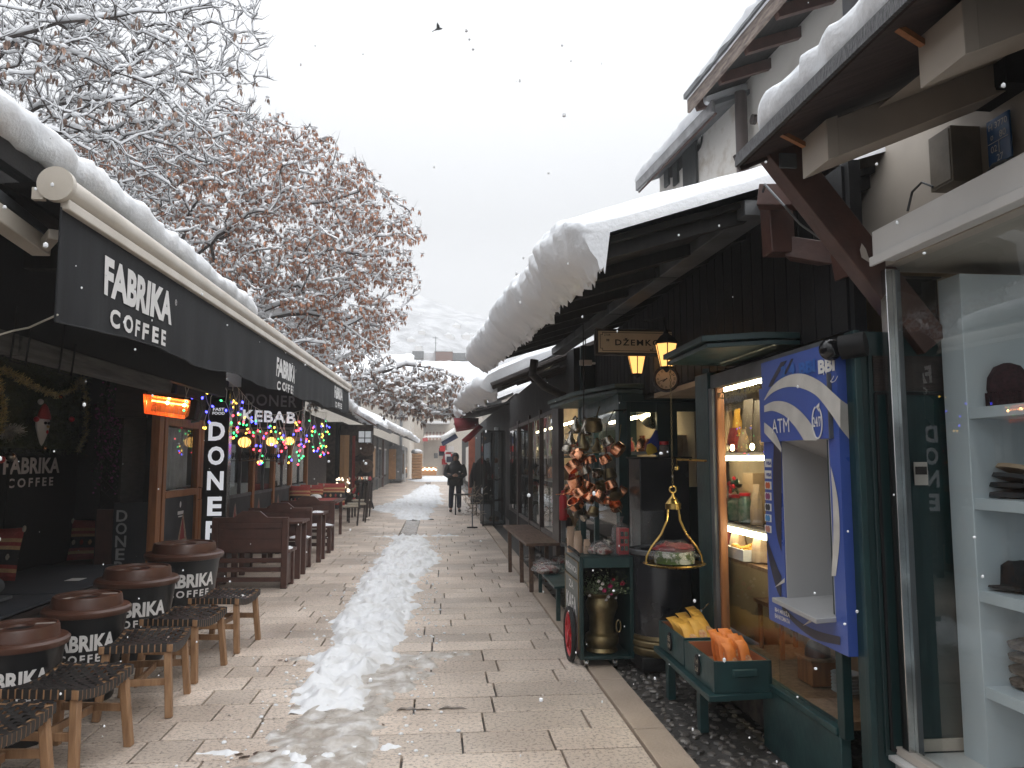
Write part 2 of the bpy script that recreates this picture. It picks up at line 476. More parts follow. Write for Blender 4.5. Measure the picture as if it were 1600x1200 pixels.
# ================================================================== SNOW LYING ON THE LANE
def lane_snow(name, label, pts, h, seed, step, mat_, rag=0.35, lump=1.0):
    """pts: (y, xleft, xright) outline; height follows a soft profile times lumps; only what rises above the stone is kept"""
    mb = MB(); idx = {}; vs = []; fs = []
    ya, yb = pts[0][0], pts[-1][0]
    ny = int((yb - ya) / step)
    def lr(y):
        for a, b in zip(pts, pts[1:]):
            if a[0] <= y <= b[0]:
                t = (y - a[0]) / (b[0] - a[0]); return a[1] + (b[1] - a[1]) * t, a[2] + (b[2] - a[2]) * t
        return pts[-1][1:]
    H = {}
    xs0 = min(p[1] for p in pts) - 0.4; xs1 = max(p[2] for p in pts) + 0.4
    nx = int((xs1 - xs0) / (step * 0.8))
    def hh(i, j):
        if (i, j) in H: return H[(i, j)]
        y = ya + i * step; x = xs0 + j * step * 0.8
        l, r = lr(y); c = (l + r) / 2; w = (r - l) / 2
        d = 1 - abs(x - c) / max(w, 0.01)
        e = min(1, (y - ya) / 0.5) * min(1, (yb - y) / 0.5)
        n1 = fbm((x * 1.7 + seed, y * 1.7, seed), 3); n2 = fbm((x * 7 + seed, y * 7, 3.3), 3); n3 = abs(fbm((x * 10, y * 10, seed), 2))
        v = (min(1, d * 2.2) * min(1, e + 0.0) + rag * n1 + rag * 0.55 * n2 - 0.12)
        z = h * max(-0.3, min(1.1, v)) * (1 + lump * (0.35 * n2 + 0.5 * n3)) + (0.012 * n2 + 0.010 * n3) * lump
        if v < 0: z = min(z, -0.004)
        H[(i, j)] = z; return z
    def vid(i, j):
        if (i, j) not in idx:
            idx[(i, j)] = len(vs)
            y = ya + i * step + 0.3 * step * noise.noise(Vector((i * .7, j * .7, 1))); x = xs0 + (j + 0.3 * noise.noise(Vector((i * .7, j * .7, 9)))) * step * 0.8
            vs.append((x, y, max(-0.012, hh(i, j))))
        return idx[(i, j)]
    for i in range(ny):
        for j in range(nx):
            if max(hh(i, j), hh(i + 1, j), hh(i, j + 1), hh(i + 1, j + 1)) > 0.001:
                fs.append((vid(i, j), vid(i, j + 1), vid(i + 1, j + 1), vid(i + 1, j)))
    mb.add(vs, fs, mat_)
    o = build(mb, name, angle=80)
    return tag(o, label, 'snow', kind='stuff')
M['slush'] = mat('grey_slush', (0.40, 0.355, 0.31), (0.68, 0.66, 0.64), scale=9, rough=0.3, bump=0.8, bscale=35, contrast=(0.45, 0.7))
lane_snow('snow_ridge', 'trodden snow ridge along the drain channel in the lane centre',
          [(5.0, -0.9, -0.52), (5.6, -0.92, -0.44), (6.6, -0.96, -0.3), (8.2, -0.94, -0.24), (10.5, -0.98, -0.18), (12.4, -0.95, 0.08), (14.2, -0.9, -0.1), (16.2, -0.8, -0.3)], 0.055, 3.1, 0.024, M['snowl'], rag=0.7, lump=1.3)
lane_snow('snow_patch', 'wide trampled snow patch farther up the lane',
          [(20.6, -1.0, -0.2), (22.5, -1.15, -0.25), (25, -2.1, -0.2), (28, -1.7, 0.15), (33, -1.4, 0.1), (40, -1.1, 0.1), (48, -.9, 0.0)], 0.055, 8.4, 0.05, M['snowl'], rag=0.9, lump=1.6)
lane_snow('snow_patch', 'thin snow strip where the lane meets the end building', [(58, -1.6, 0.8), (64, -2.5, 1.6), (76, -2.0, 1.5)], 0.05, 5.2, 0.12, M['snow'])
lane_snow('snow_patch', 'crumbly snow remnant in the channel at the bottom edge of the photo', [(3.5, -0.84, -0.66), (3.8, -0.86, -0.6), (4.1, -0.84, -0.56), (4.4, -0.8, -0.6)], 0.022, 21.7, 0.018, M['snowl'], rag=1.1, lump=1.5)
lane_snow('slush', 'grey melting slush in the drain channel nearest the viewer',
          [(2.6, -0.92, -0.34), (3.6, -0.90, -0.34), (4.4, -0.90, -0.32), (5.3, -0.92, -0.2), (6.4, -0.9, 0.05)], 0.010, 12.4, 0.022, M['slush'], rag=0.9)

# crumbs of snow kicked off the ridge, and a few fallen leaves and bits
mb = MB(); r9 = random.Random(91)
for k in range(520):
    y = r9.uniform(4.2, 17); sgn = r9.choice((-1, 1)); x = -0.58 + sgn * (0.34 + abs(r9.gauss(0, .16))) + (.05 if y < 12 else .1)
    r_ = r9.uniform(.004, .016); mb.ball((x, y, r_ * .3), r_, M['snow'], 6, 4, (1, r9.uniform(.7, 1.3), .6))
tag(build(mb, 'snow_crumbs'), 'small crumbs of snow scattered beside the trodden ridge', 'snow', kind='stuff')
mb = MB(); dl = mat('wet_leaf', (.05, .03, .02), (.09, .05, .03), rough=.5, bump=0, isl=.4)
for x, y, s_ in ((-0.93, 4.35, .05), (-0.99, 4.32, .04), (-0.86, 4.38, .045), (-1.03, 4.36, .03), (-.3, 4.75, .02), (-1.2, 6.3, .025), (-1.15, 6.28, .03), (.35, 9.5, .025), (.9, 12.2, .03), (.6, 14, .025), (-1.6, 12, .02), (.1, 6.4, .015), (.7, 5.2, .012), (-1.4, 8.4, .02), (.5, 18, .03), (-.2, 11.8, .02)):
    a = r9.uniform(0, 6.3); P = [(x + s_ * math.cos(a + t) * q, y + s_ * math.sin(a + t) * q * .6, .003 + r9.uniform(.001, .008)) for t, q in ((0, 1), (1.1, .6), (2.3, .7), (3.1, 1), (4.2, .55), (5.3, .6))]
    mb.add(P, [tuple(range(6))], dl)
tag(build(mb, 'leaf_litter'), 'dark wet leaves and bits scattered on the paving', 'litter', kind='stuff')
# ================================================================== SNOW ON ROOFS
def loft_snow(mb, A, B, across, w, t, over,  m=None, seed=0.0, ns=60, nc=22, lump=0.05, drop=0.10, fringe=0.0, endt=0.75, fine=0.02, tv=0.2, taper=False):
    """snow lying from the eave line A-B backwards along `across` (unit, pointing up the roof); t thick, hanging `over` past the eave with a lip"""
    m = m or M['snow']
    A = Vector(A); B = Vector(B); ac = Vector(across).normalized(); al = (B - A).normalized(); up = al.cross(ac)
    if up.z < 0: up = -up
    zz = Vector((0, 0, 1))
    rows = []
    for i in range(ns + 1):
        u = i / ns; c = A.lerp(B, u)
        e = min(1, u / 0.04 if u < 0.5 else (1 - u) / 0.04); e = endt + (1 - endt) * math.sin(min(1, max(e, 0)) * math.pi / 2)
        row = []
        tt = t * e * (1 + tv * fbm((c.x * 0.9 + seed, c.y * 0.9, c.z)))
        if taper: q_ = min(1, u / 0.10); q_ = q_ * q_ * (3 - 2 * q_); tt *= 0.7 + 0.3 * q_
        ov = over * (1 if not taper else 0.15 + 0.85 * q_) * (0.75 + 0.5 * abs(fbm((c.y * 1.3 + seed, c.x, 4.2))))
        # section: back top -> front top -> lip -> underside -> eave
        sec = []
        nb = nc // 2
        for k in range(nb + 1):
            s_ = w * (1 - k / nb); f = 1 - (k / nb) ** 4 * 0.22
            sec.append((s_, tt * f))
        na = nc - nb
        for k in range(1, na + 1):
            a = (math.pi * 1.12) * k / na
            rr = tt * 0.42
            sec.append((-math.sin(a) * (ov + rr * 0.35) , tt * 0.36 + math.cos(a) * rr - (drop * max(0, k / na - 0.45) / 0.55)))
        sec.append((0.10, -0.004)); 
        for k, (s_, h_) in enumerate(sec):
            p = c + ac * s_ + up * h_
            if 0 < k < len(sec) - 1 and h_ > -0.3:
                n1 = fbm((p.x * 1.6 + seed, p.y * 1.6, p.z * 1.6), 3) * lump
                n2 = fbm((p.x * 9 + seed, p.y * 9, p.z * 9), 3) * fine * (2.2 if k > nb else 0.8)
                n2 += fbm((p.x * 27, p.y * 27 + seed, p.z * 14), 2) * fine * .55
                p = p + up * (n1 + n2) - ac * ((n1 + n2) * (0.8 if k > nb else 0.1))
                if fringe and k >= len(sec) - 4: p = p - zz * (fringe * rnd.random() ** 3)
            row.append(p)
        rows.append(row)
    b = len(rows[0])
    vs = [p for r in rows for p in r]
    fs = [(i * b + j, i * b + j + 1, (i + 1) * b + j + 1, (i + 1) * b + j) for i in range(ns) for j in range(b - 1)]
    fs.append(tuple(range(b))[::-1]); fs.append(tuple(ns * b + j for j in range(b)))
    mb.add(vs, fs, m)
    return mb

X_, Y_ = Vector((1, 0, 0)), Vector((0, 1, 0))
# ================================================================== LEFT: the coffee house behind the awning
M['fabric'] = mat('black_awning_cloth', (0.011, 0.012, 0.014), (0.022, 0.023, 0.026), scale=3, stretch=(1, 6, 1), rough=0.8, bump=0.25, bscale=90, spec=0.3)
M['cushion'] = mat('charcoal_cushion', (0.03, 0.035, 0.046), (0.045, 0.052, 0.064), scale=4, rough=0.9, bump=0.3, bscale=120)
M['wallgrey'] = mat('dark_grey_panel', (0.030, 0.033, 0.038), (0.022, 0.024, 0.028), scale=3, rough=0.5)
cafe = thing('coffee_house', 'black coffee house front under a snowy eave, open seating bay behind the litter bins', 'building', (-4.2, 5.5, 0))
mb = MB()
mb.box(-4.45, -4.25, 0.5, 9.7, 0, 3.0, M['blackwall'])
mb.box(-7.0, -4.25, 0.3, 0.5, 0, 3.0, M['blackwall'])
mb.box(-4.25, -3.40, 9.62, 9.72, 0, 3.0, M['blackwall'])
for k in range(5):
    y = 5.0 + k * 0.78; mb.box(-4.25, -4.235, y, y + 0.035, 0.5, 2.5, M['black'])
build(mb, 'wall', cafe)
mb = MB()
ru = (Vector((-1, 0, 0.28))).normalized()
e0 = Vector((-1.93, 0.4, 2.99)); e1 = Vector((-1.93, 8.1, 3.05))
def slab_roof(mb, a, b, ru, w, th, m):
    up = (b - a).normalized().cross(ru); up = up if up.z > 0 else -up
    P = [a, b, b + ru * w, a + ru * w]
    vs = [p for p in P] + [p - up * th for p in P]
    mb.add(vs, [(0, 1, 2, 3), (7, 6, 5, 4), (0, 4, 5, 1), (1, 5, 6, 2), (2, 6, 7, 3), (3, 7, 4, 0)], m)
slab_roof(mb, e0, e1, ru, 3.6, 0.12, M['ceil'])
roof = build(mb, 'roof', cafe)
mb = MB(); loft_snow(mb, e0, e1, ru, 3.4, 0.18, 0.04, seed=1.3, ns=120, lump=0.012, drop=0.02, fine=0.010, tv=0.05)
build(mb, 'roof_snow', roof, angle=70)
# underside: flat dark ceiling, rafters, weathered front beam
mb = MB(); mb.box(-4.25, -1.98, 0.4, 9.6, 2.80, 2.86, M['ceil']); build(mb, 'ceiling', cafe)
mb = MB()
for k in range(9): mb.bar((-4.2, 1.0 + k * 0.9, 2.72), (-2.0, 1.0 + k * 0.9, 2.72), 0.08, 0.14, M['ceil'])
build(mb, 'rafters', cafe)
mb = MB(); mb.box(-2.46, -2.36, 0.6, 4.55, 2.145, 2.262, M['greywood']); mb.box(-2.452, -2.352, 4.57, 7.0, 2.14, 2.257, M['greywood'])
build(mb, 'beam', cafe, bevel=0.006)
mb = MB(); mb.box(-2.44, -2.37, 0.6, 8.85, 2.262, 2.80, M['blackwall']); build(mb, 'fascia', cafe)
mb = MB()   # two wire hooks under the beam
for y in (4.45, 5.0):
    mb = MB(); mb.tube([(-2.33, y, 2.4), (-2.34, y, 2.2), (-2.36, y + 0.02, 2.1), (-2.33, y + 0.12, 2.09), (-2.33, y + 0.16, 2.3)], 0.006, M['black'], 5); build(mb, 'wire_hook', cafe)

# built-in bench
mb = MB()
mb.box(-4.25, -3.12, 0.6, 8.85, 0.36, 0.40, M['darkwood']); mb.box(-4.25, -3.42, 8.85, 9.6, 0.36, 0.40, M['darkwood']); mb.box(-3.18, -3.14, 0.6, 8.8, 0.0, 0.36, M['darkwood'])
for k in range(14): mb.box(-3.14, -3.126, 0.7 + k * 0.55, 1.2 + k * 0.55, 0.03, 0.33, M['ceil'])
build(mb, 'bench', cafe, bevel=0.004)
mb = MB()
text(mb, 'FABRIKA', (-4.245, 8.60, 1.50), 1.14, 0.17, (0, 1, 0), mat('faded_lettering', (0.75, 0.69, 0.67), rough=0.7, bump=0), bold=0.035, spacing=1.02, off=0.006)
text(mb, 'COFFEE', (-4.245, 8.58, 1.325), 0.92, 0.095, (0, 1, 0), MATS['faded_lettering'], bold=0.03, spacing=1.5, off=0.006)
build(mb, 'wall_lettering', cafe)
# cushions
def pad(mb, x0, x1, y0, y1, z0, z1, m, puff=0.02, n=9, M4=None):
    P = []
    for sgn in (0, 1):
        rows = []
        for i in range(n + 1):
            r = []
            for j in range(n + 1):
                u, v = i / n, j / n
                ed = (1 - (2 * u - 1) ** 6) * (1 - (2 * v - 1) ** 6)
                mid = (z0 + z1) / 2; hh = (z1 - z0) / 2 * (0.35 + 0.65 * ed) + puff * ed * math.sin(u * math.pi) * math.sin(v * math.pi)
                hh += 0.012 * ed * fbm((u * 5 + x0, v * 5 + y0, z0 * 7))
                r.append(Vector((x0 + (x1 - x0) * u, y0 + (y1 - y0) * v, mid + (hh if sgn else -hh))))
            rows.append(r)
        P.append(rows)
    a = n + 1; vs = [p for rows in P for r in rows for p in r]; o = a * a; fs = []
    for i in range(n):
        for j in range(n):
            q = (i * a + j, (i + 1) * a + j, (i + 1) * a + j + 1, i * a + j + 1)
            fs.append(tuple(k + o for k in q)); fs.append(q[::-1])
    per = [(i, 0) for i in range(n)] + [(n, j) for j in range(n)] + [(i, n) for i in range(n, 0, -1)] + [(0, j) for j in range(n, 0, -1)]
    for k in range(len(per)):
        p, q = per[k], per[(k + 1) % len(per)]
        fs.append((p[0] * a + p[1], q[0] * a + q[1], o + q[0] * a + q[1], o + p[0] * a + p[1]))
    mb.add(vs, fs, m, M4)
for k, (y0, y1, lb) in enumerate(((6.95, 8.8, 'flat charcoal seat cushion on the kiosk end of the coffee house bench'),
                                  (5.1, 6.9, 'flat charcoal seat cushion on the coffee house bench beside the rolled blanket'))):
    mb = MB(); pad(mb, -4.2, -3.10, y0, y1, 0.40, 0.46, M['cushion'], 0.008)
    mb.box(-3.35, -3.22, y0 + 0.5, y0 + 0.66, 0.468, 0.470, M['lettering'])
    single(mb, 'seat_cushion', lb, 'cushion', 'seat cushions along the coffee house bench')
# rolled grey blanket
mb = MB()
prof = []
for k in range(40):
    a = k / 39 * 2 * math.pi * 2.4; r = 0.03 + 0.055 * k / 39
    prof.append((r * math.cos(a), r * math.sin(a)))
mb.grid([[Vector((-3.50 + x * 1.5, y, 0.565 + z)) for (x, z) in prof] for y in np.linspace(4.9, 6.55, 12)], mat('grey_felt', (0.12, 0.125, 0.135), (0.08, 0.085, 0.09), scale=8, rough=0.95, bump=0.5, bscale=90))
pad(mb, -3.95, -3.3, 4.9, 6.5, 0.46, 0.52, MATS['grey_felt'], 0.0)
single(mb, 'rolled_blanket', 'grey felt blanket rolled up on the coffee house bench', 'blanket')
# kilim cushions
M['kred'] = mat('kilim_red', (0.34, 0.06, 0.05), (0.25, 0.04, 0.035), scale=60, rough=0.95, bump=0.5, bscale=200)
M['ktan'] = mat('kilim_tan', (0.52, 0.31, 0.16), (0.42, 0.25, 0.12), scale=60, rough=0.95, bump=0.5, bscale=200)
M['kcream'] = mat('kilim_cream', (0.45, 0.40, 0.32), (0.36, 0.31, 0.25), scale=60, rough=0.95, bump=0.5, bscale=200)
M['kblack'] = mat('kilim_black', (0.03, 0.028, 0.03), scale=60, rough=0.95, bump=0.5, bscale=200)
def kilim(mb, c, w, h, d, T=None):
    """upright square cushion, face towards -y, banded; bands are cloth strips of the mesh itself"""
    T = Matrix.Translation(c) @ (T or Matrix())
    n = 14
    bands = [M['kred'], M['kred'], M['ktan'], M['kred'], M['kblack'], M['kblack'], M['kblack'], M['kblack'], M['ktan'], M['kred'], M['ktan'], M['kred'], M['kred'], M['kred']]
    for s in (-1, 1):
        P = [[None] * (n + 1) for _ in range(n + 1)]
        for i in range(n + 1):
            for j in range(n + 1):
                u, v = i / n * 2 - 1, j / n * 2 - 1
                b = (1 - abs(u) ** 2.6) * (1 - abs(v) ** 2.6)
                pin = 1 - 0.05 * (1 - abs(v)) * abs(u)
                P[i][j] = Vector((u * w / 2 * pin, s * d / 2 * b ** 0.6, h / 2 + v * h / 2 * (1 - 0.04 * (1 - u * u))))
        for j in range(n):
            rows = [[P[i][j], P[i][j + 1]] for i in range(n + 1)]
            vs = [p for r in rows for p in r]
            fs = [(i * 2, i * 2 + 1, i * 2 + 3, i * 2 + 2) for i in range(n)]
            if s < 0: fs = [f[::-1] for f in fs]
            mb.add(vs, fs, bands[j], T)
        # row of diamonds on the dark band
        for k in range(5):
            x = (k - 2) * w * 0.18; z = h * 0.43; q = w * 0.055
            y = s * (d / 2 * ((1 - abs(2 * x / w) ** 2.6) * 0.995) ** 0.6 + 0.004)
            vs = [(x + q * 0.5 * math.cos(a), y, z + q * 1.3 * math.sin(a)) for a in [math.pi / 3 * t for t in range(6)]]
            vs = [(x + q * 0.75, y, z), (x + q * .3, y, z + q), (x - q * .3, y, z + q), (x - q * 0.75, y, z), (x - q * .3, y, z - q), (x + q * .3, y, z - q)]
            mb.add(vs, [tuple(range(6))] if s < 0 else [tuple(range(5, -1, -1))], (M['kcream'], M['kred'], M['ktan'], M['kred'], M['kcream'])[k], T)
    for sx in (-1, 1): mb.ball((sx * w * 0.49, 0, h * 0.97), 0.018, M['kcream'], 6, 4, (1, 1, 1.8), T)
mb = MB(); kilim(mb, (-3.93, 9.35, 0.42), 0.52, 0.46, 0.15, rot('X', -12))
single(mb, 'kilim_cushion', 'red and black banded kilim cushion upright in the corner of the coffee house bench', 'cushion')
mb = MB(); kilim(mb, (-4.0, 7.45, 0.47), 0.5, 0.48, 0.16, rot('X', -14) @ rot('Z', -8))
single(mb, 'kilim_cushion', 'kilim cushion with cream pattern leaning behind the rolled grey blanket', 'cushion')

# christmas hedge panel with tinsel
M['fir'] = mat('fir_needles', (0.03, 0.05, 0.018), (0.07, 0.08, 0.03), scale=14, rough=0.7, bump=0, isl=0.4)
M['tinsel'] = mat('gold_tinsel', (0.85, 0.72, 0.38), (0.55, 0.45, 0.2), scale=60, rough=0.3, metal=0.3, bump=0, isl=0.5)
hedge = thing('christmas_hedge', 'dark fir branch panel hung with gold tinsel on the coffee house wall', 'decoration', (-4.1, 8.4, 1.6))
mb = MB()
mb.box(-4.245, -4.20, 7.2, 9.5, 1.68, 2.55, M['fir'])
for k in range(5200):
    y = rnd.uniform(7.1, 9.58); z = rnd.uniform(1.62, 2.6); x = -4.2 + rnd.random() * 0.06
    d = Vector((rnd.uniform(0.1, 1), rnd.uniform(-1, 1), rnd.uniform(-1, 0.7))).normalized() * rnd.uniform(0.04, 0.09)
    s_ = d.cross(Vector((rnd.random(), rnd.random(), rnd.random()))).normalized() * 0.005
    p = Vector((x, y, z)); mb.add([p - s_, p + s_, p + d], [(0, 1, 2)], M['fir'])
build(mb, 'foliage', hedge)
mb = MB()
def tinsel(pts, r=0.05, n=900, m=None):
    pts = [Vector(p) for p in pts]
    for k in range(n):
        t = rnd.random() * (len(pts) - 1.001); i = int(t); p = pts[i].lerp(pts[i + 1], t - i)
        d = Vector((rnd.uniform(-1, 1), rnd.uniform(-1, 1), rnd.uniform(-1, 1))).normalized() * r * rnd.uniform(0.5, 1.2)
        s_ = d.cross(Vector((rnd.random(), .3, rnd.random()))).normalized() * 0.0035
        mb.add([p - s_, p + s_, p + d + s_, p + d - s_], [(0, 1, 2, 3)], m or M['tinsel'])
def wallp(px, py, X=-4.1): return at(px, py, X=X)
tinsel([wallp(-40, 640), wallp(0, 575), wallp(30, 590), wallp(60, 608), wallp(90, 618), wallp(115, 608), wallp(128, 590)], 0.055, 1500)
tinsel([wallp(128, 590), wallp(135, 620), wallp(136, 650), wallp(134, 680), wallp(122, 705)], 0.05, 900)
tinsel([wallp(-5, 590), wallp(2, 620), wallp(4, 650), wallp(-2, 680)], 0.06, 700)
build(mb, 'tinsel_garland', hedge)
mb = MB()
mw = mat('white_tinsel', (0.7, 0.68, 0.62), rough=0.4, metal=0.5, isl=0.4, bump=0)
c = wallp(14, 675, -4.08); tinsel([c - Y_ * .1, c + Y_ * .12], 0.10, 420, mw)
build(mb, 'white_star', hedge)
mb = MB()
for (px, py, r, mm) in ((57, 655, .028, 'red'), (112, 655, .03, 'red'), (17, 714, .045, 'silver'), (2, 718, .035, 'red'), (95, 620, .02, 'copper'), (70, 700, .02, 'copper')):
    mb = MB(); mb.ball(wallp(px, py, -4.06), r, M[mm], 12, 8); build(mb, 'bauble', hedge)
# bearded hanging figure
sf = thing('santa_ornament', 'small white bearded santa face ornament hanging on the fir branch panel', 'ornament', wallp(68, 680, -4.05))
mw = mat('white_felt', (0.62, 0.58, 0.55), (0.5, 0.47, 0.44), rough=0.9, bump=0.4)
mr_ = mat('red_felt', (0.35, 0.03, 0.03), (0.22, 0.02, 0.02), rough=0.9, bump=0.4)
c = wallp(68, 668, -4.05)
mb = MB(); mb.lathe([(0.002, -0.19), (0.03, -0.16), (0.07, -0.08), (0.10, 0.0), (0.105, 0.06), (0.09, 0.10), (0.03, 0.13)], mw, 14, Matrix.Translation(c + Vector((-0.01, 0, 0))) @ Matrix.Diagonal((0.35, 1.25, 1.0, 1)))
build(mb, 'beard', sf)
mb = MB(); mb.lathe([(0.10, 0.1), (0.098, 0.14), (0.07, 0.21), (0.045, 0.26), (0.01, 0.29)], mr_, 14, Matrix.Translation(c) @ Matrix.Diagonal((0.4, 1.2, 0.85, 1))); mb.ball(c + Vector((0.0, -0.09, 0.26)), 0.03, mw, 8, 6)
build(mb, 'hat', sf)
mb = MB()
sk = mat('ornament_gold', (0.45, 0.3, 0.12), rough=0.5)
for dy in (-0.035, 0.035): mb.ball(c + Vector((0.035, dy, 0.045)), 0.016, M['black'], 8, 5)
mb.ball(c + Vector((0.045, 0.0, 0.01)), 0.016, sk, 8, 5); mb.ball(c + Vector((0.036, 0.01, -0.045)), 0.016, M['red'], 8, 5, (0.6, 1, 1.3))
build(mb, 'face', sf)

# ------------------------------------------------------------------ awning
aw = thing('awning', 'black roll-out awning valance with white coffee lettering on a cream cassette tube', 'awning', (-1.74, 3.6, 2.78))
XA = -1.74; ya, yb = 3.60, 15.08; zt0, zt1 = 2.805, 2.985
def az(y): return zt0 + (zt1 - zt0) * (y - ya) / (yb - ya)
M['casset'] = mat('cream_enamel', (0.62, 0.57, 0.50), (0.52, 0.47, 0.40), scale=3, rough=0.35, bump=0.03)
mb = MB()
mb.tube([(XA, ya, az(ya)), (XA, yb, az(yb))], 0.062, M['casset'], 20)
mb.tube([(XA, ya - 0.035, az(ya)), (XA, ya, az(ya))], 0.08, M['casset'], 28)
mb.tube([(XA, yb, az(yb)), (XA, yb + 0.03, az(yb))], 0.075, M['casset'], 20)
mb.box(XA - 0.10, XA - 0.05, ya - 0.03, ya, az(ya) - 0.075, az(ya) - 0.02, M['casset'])
build(mb, 'roller_tube', aw)
mb = MB(); mb.bar((XA + 0.03, ya, az(ya) - 0.085), (XA + 0.03, yb, az(yb) - 0.085), 0.04, 0.05, M['casset'], ); mb.bar((XA + 0.012, ya, az(ya) - 0.055), (XA + 0.012, yb, az(yb) - 0.055), 0.03, 0.02, M['greymetal'])
build(mb, 'front_rail', aw, bevel=0.006)
mb = MB(); NV = 150; P = []
def vz(y):
    b = 2.20 + (2.47 - 2.20) * (y - ya) / (yb - ya); return b
def vx(y, f): return XA + 0.018 + f * (0.010 * math.sin(y * 5.1) + 0.008 * math.sin(y * 13.0 + 1) + 0.012 * fbm((y * 0.9, 0, 0)))
for k in range(NV + 1):
    y = ya + (yb - ya) * k / NV
    P.append([Vector((vx(y, f), y + (0.02 * f if k == 0 else 0), (az(y) - 0.10) * (1 - f) + vz(y) * f + (0.02 * math.sin(y * 3.0) * f * f))) for f in np.linspace(0, 1, 9)])
mb.grid(P, M['fabric'])
P2 = [[p - Vector((0.004, 0, 0)) for p in r] for r in P]
mb.grid([r[::-1] for r in P2], M['fabric'])
mb.tube([P[k][-1] - Vector((0.002, 0, 0)) for k in range(NV + 1)], 0.006, M['fabric'], 5)
mb.tube([P[0][j] - Vector((0.002, 0, 0)) for j in range(9)], 0.005, M['fabric'], 5)
val = build(mb, 'valance', aw)
for (yc, zF, zC, s_) in ((4.58, 2.515, 2.31, 1.0), (8.92, 2.57, 2.375, 1.05), (13.54, 2.715, 2.51, 1.02)):
    mb = MB(); up = Vector((0, 0.0, 1)); rt = Vector((0, 1, 0.02))
    f = lambda p: Vector((vx(p.y, max(0, min(1, (az(p.y) - 0.1 - p.z) / (az(p.y) - 0.1 - vz(p.y))))) + 0.005, p.y, p.z))
    text(mb, 'FABRIKA', (XA, yc, zF), 1.04 * s_, 0.205, rt, M['lettering'], bold=0.045, spacing=0.98, fn=f)
    text(mb, 'COFFEE', (XA, yc, zC), 0.84 * s_, 0.10, rt, M['lettering'], bold=0.04, spacing=1.45, fn=f)
    text(mb, '®', (XA, yc + 0.58, zF + 0.07), 0.035, 0.04, rt, M['lettering'], fn=f)
    build(mb, 'lettering', val)
mb = MB()   # cloth running back up to the wall
mb.grid([[Vector((XA - 0.02, y, az(y) + 0.03)), Vector((-2.6, y, az(y) + 0.16)), Vector((-3.3, y, az(y) + 0.28))] for y in np.linspace(8.15, yb, 12)], M['fabric'])
mb.grid([[Vector((XA - 0.02, y, az(y) + 0.02)), Vector((-2.38, y, az(y) - 0.02))] for y in np.linspace(ya, 8.15, 12)], M['fabric'])
build(mb, 'cloth', aw)
mb = MB()   # folding arm, near end
p0 = at(-70, 292, Y=3.3); p1 = at(66, 388, X=-2.0)
mb.bar(p0, p1, 0.09, 0.085, M['casset']); mb.bar(p1 - (p1 - p0).normalized() * 0.10 + Vector((0.047, 0, 0)), p1 - (p1 - p0).normalized() * 0.03 + Vector((0.047, 0, 0)), 0.012, 0.055, M['black'])
mb.bar(p1, Vector((-1.82, 3.75, 2.62)), 0.05, 0.05, M['casset'])
mb.bar(p0 + Vector((0, 0, 0.09)), p1 + Vector((-0.02, 0.05, 0.09)), 0.06, 0.05, M['greymetal'])
build(mb, 'folding_arm', aw, bevel=0.012)
mb = MB(); c0 = Vector((XA + 0.02, ya + 0.02, 2.21)); mb.tube([c0, at(45, 512, X=-1.9), at(20, 517, X=-2.0), at(0, 523, X=-2.05), at(-60, 545, X=-2.2)], 0.0045, mat('cord', (0.45, 0.42, 0.36), rough=0.8), 6)
build(mb, 'tie_cord', aw)

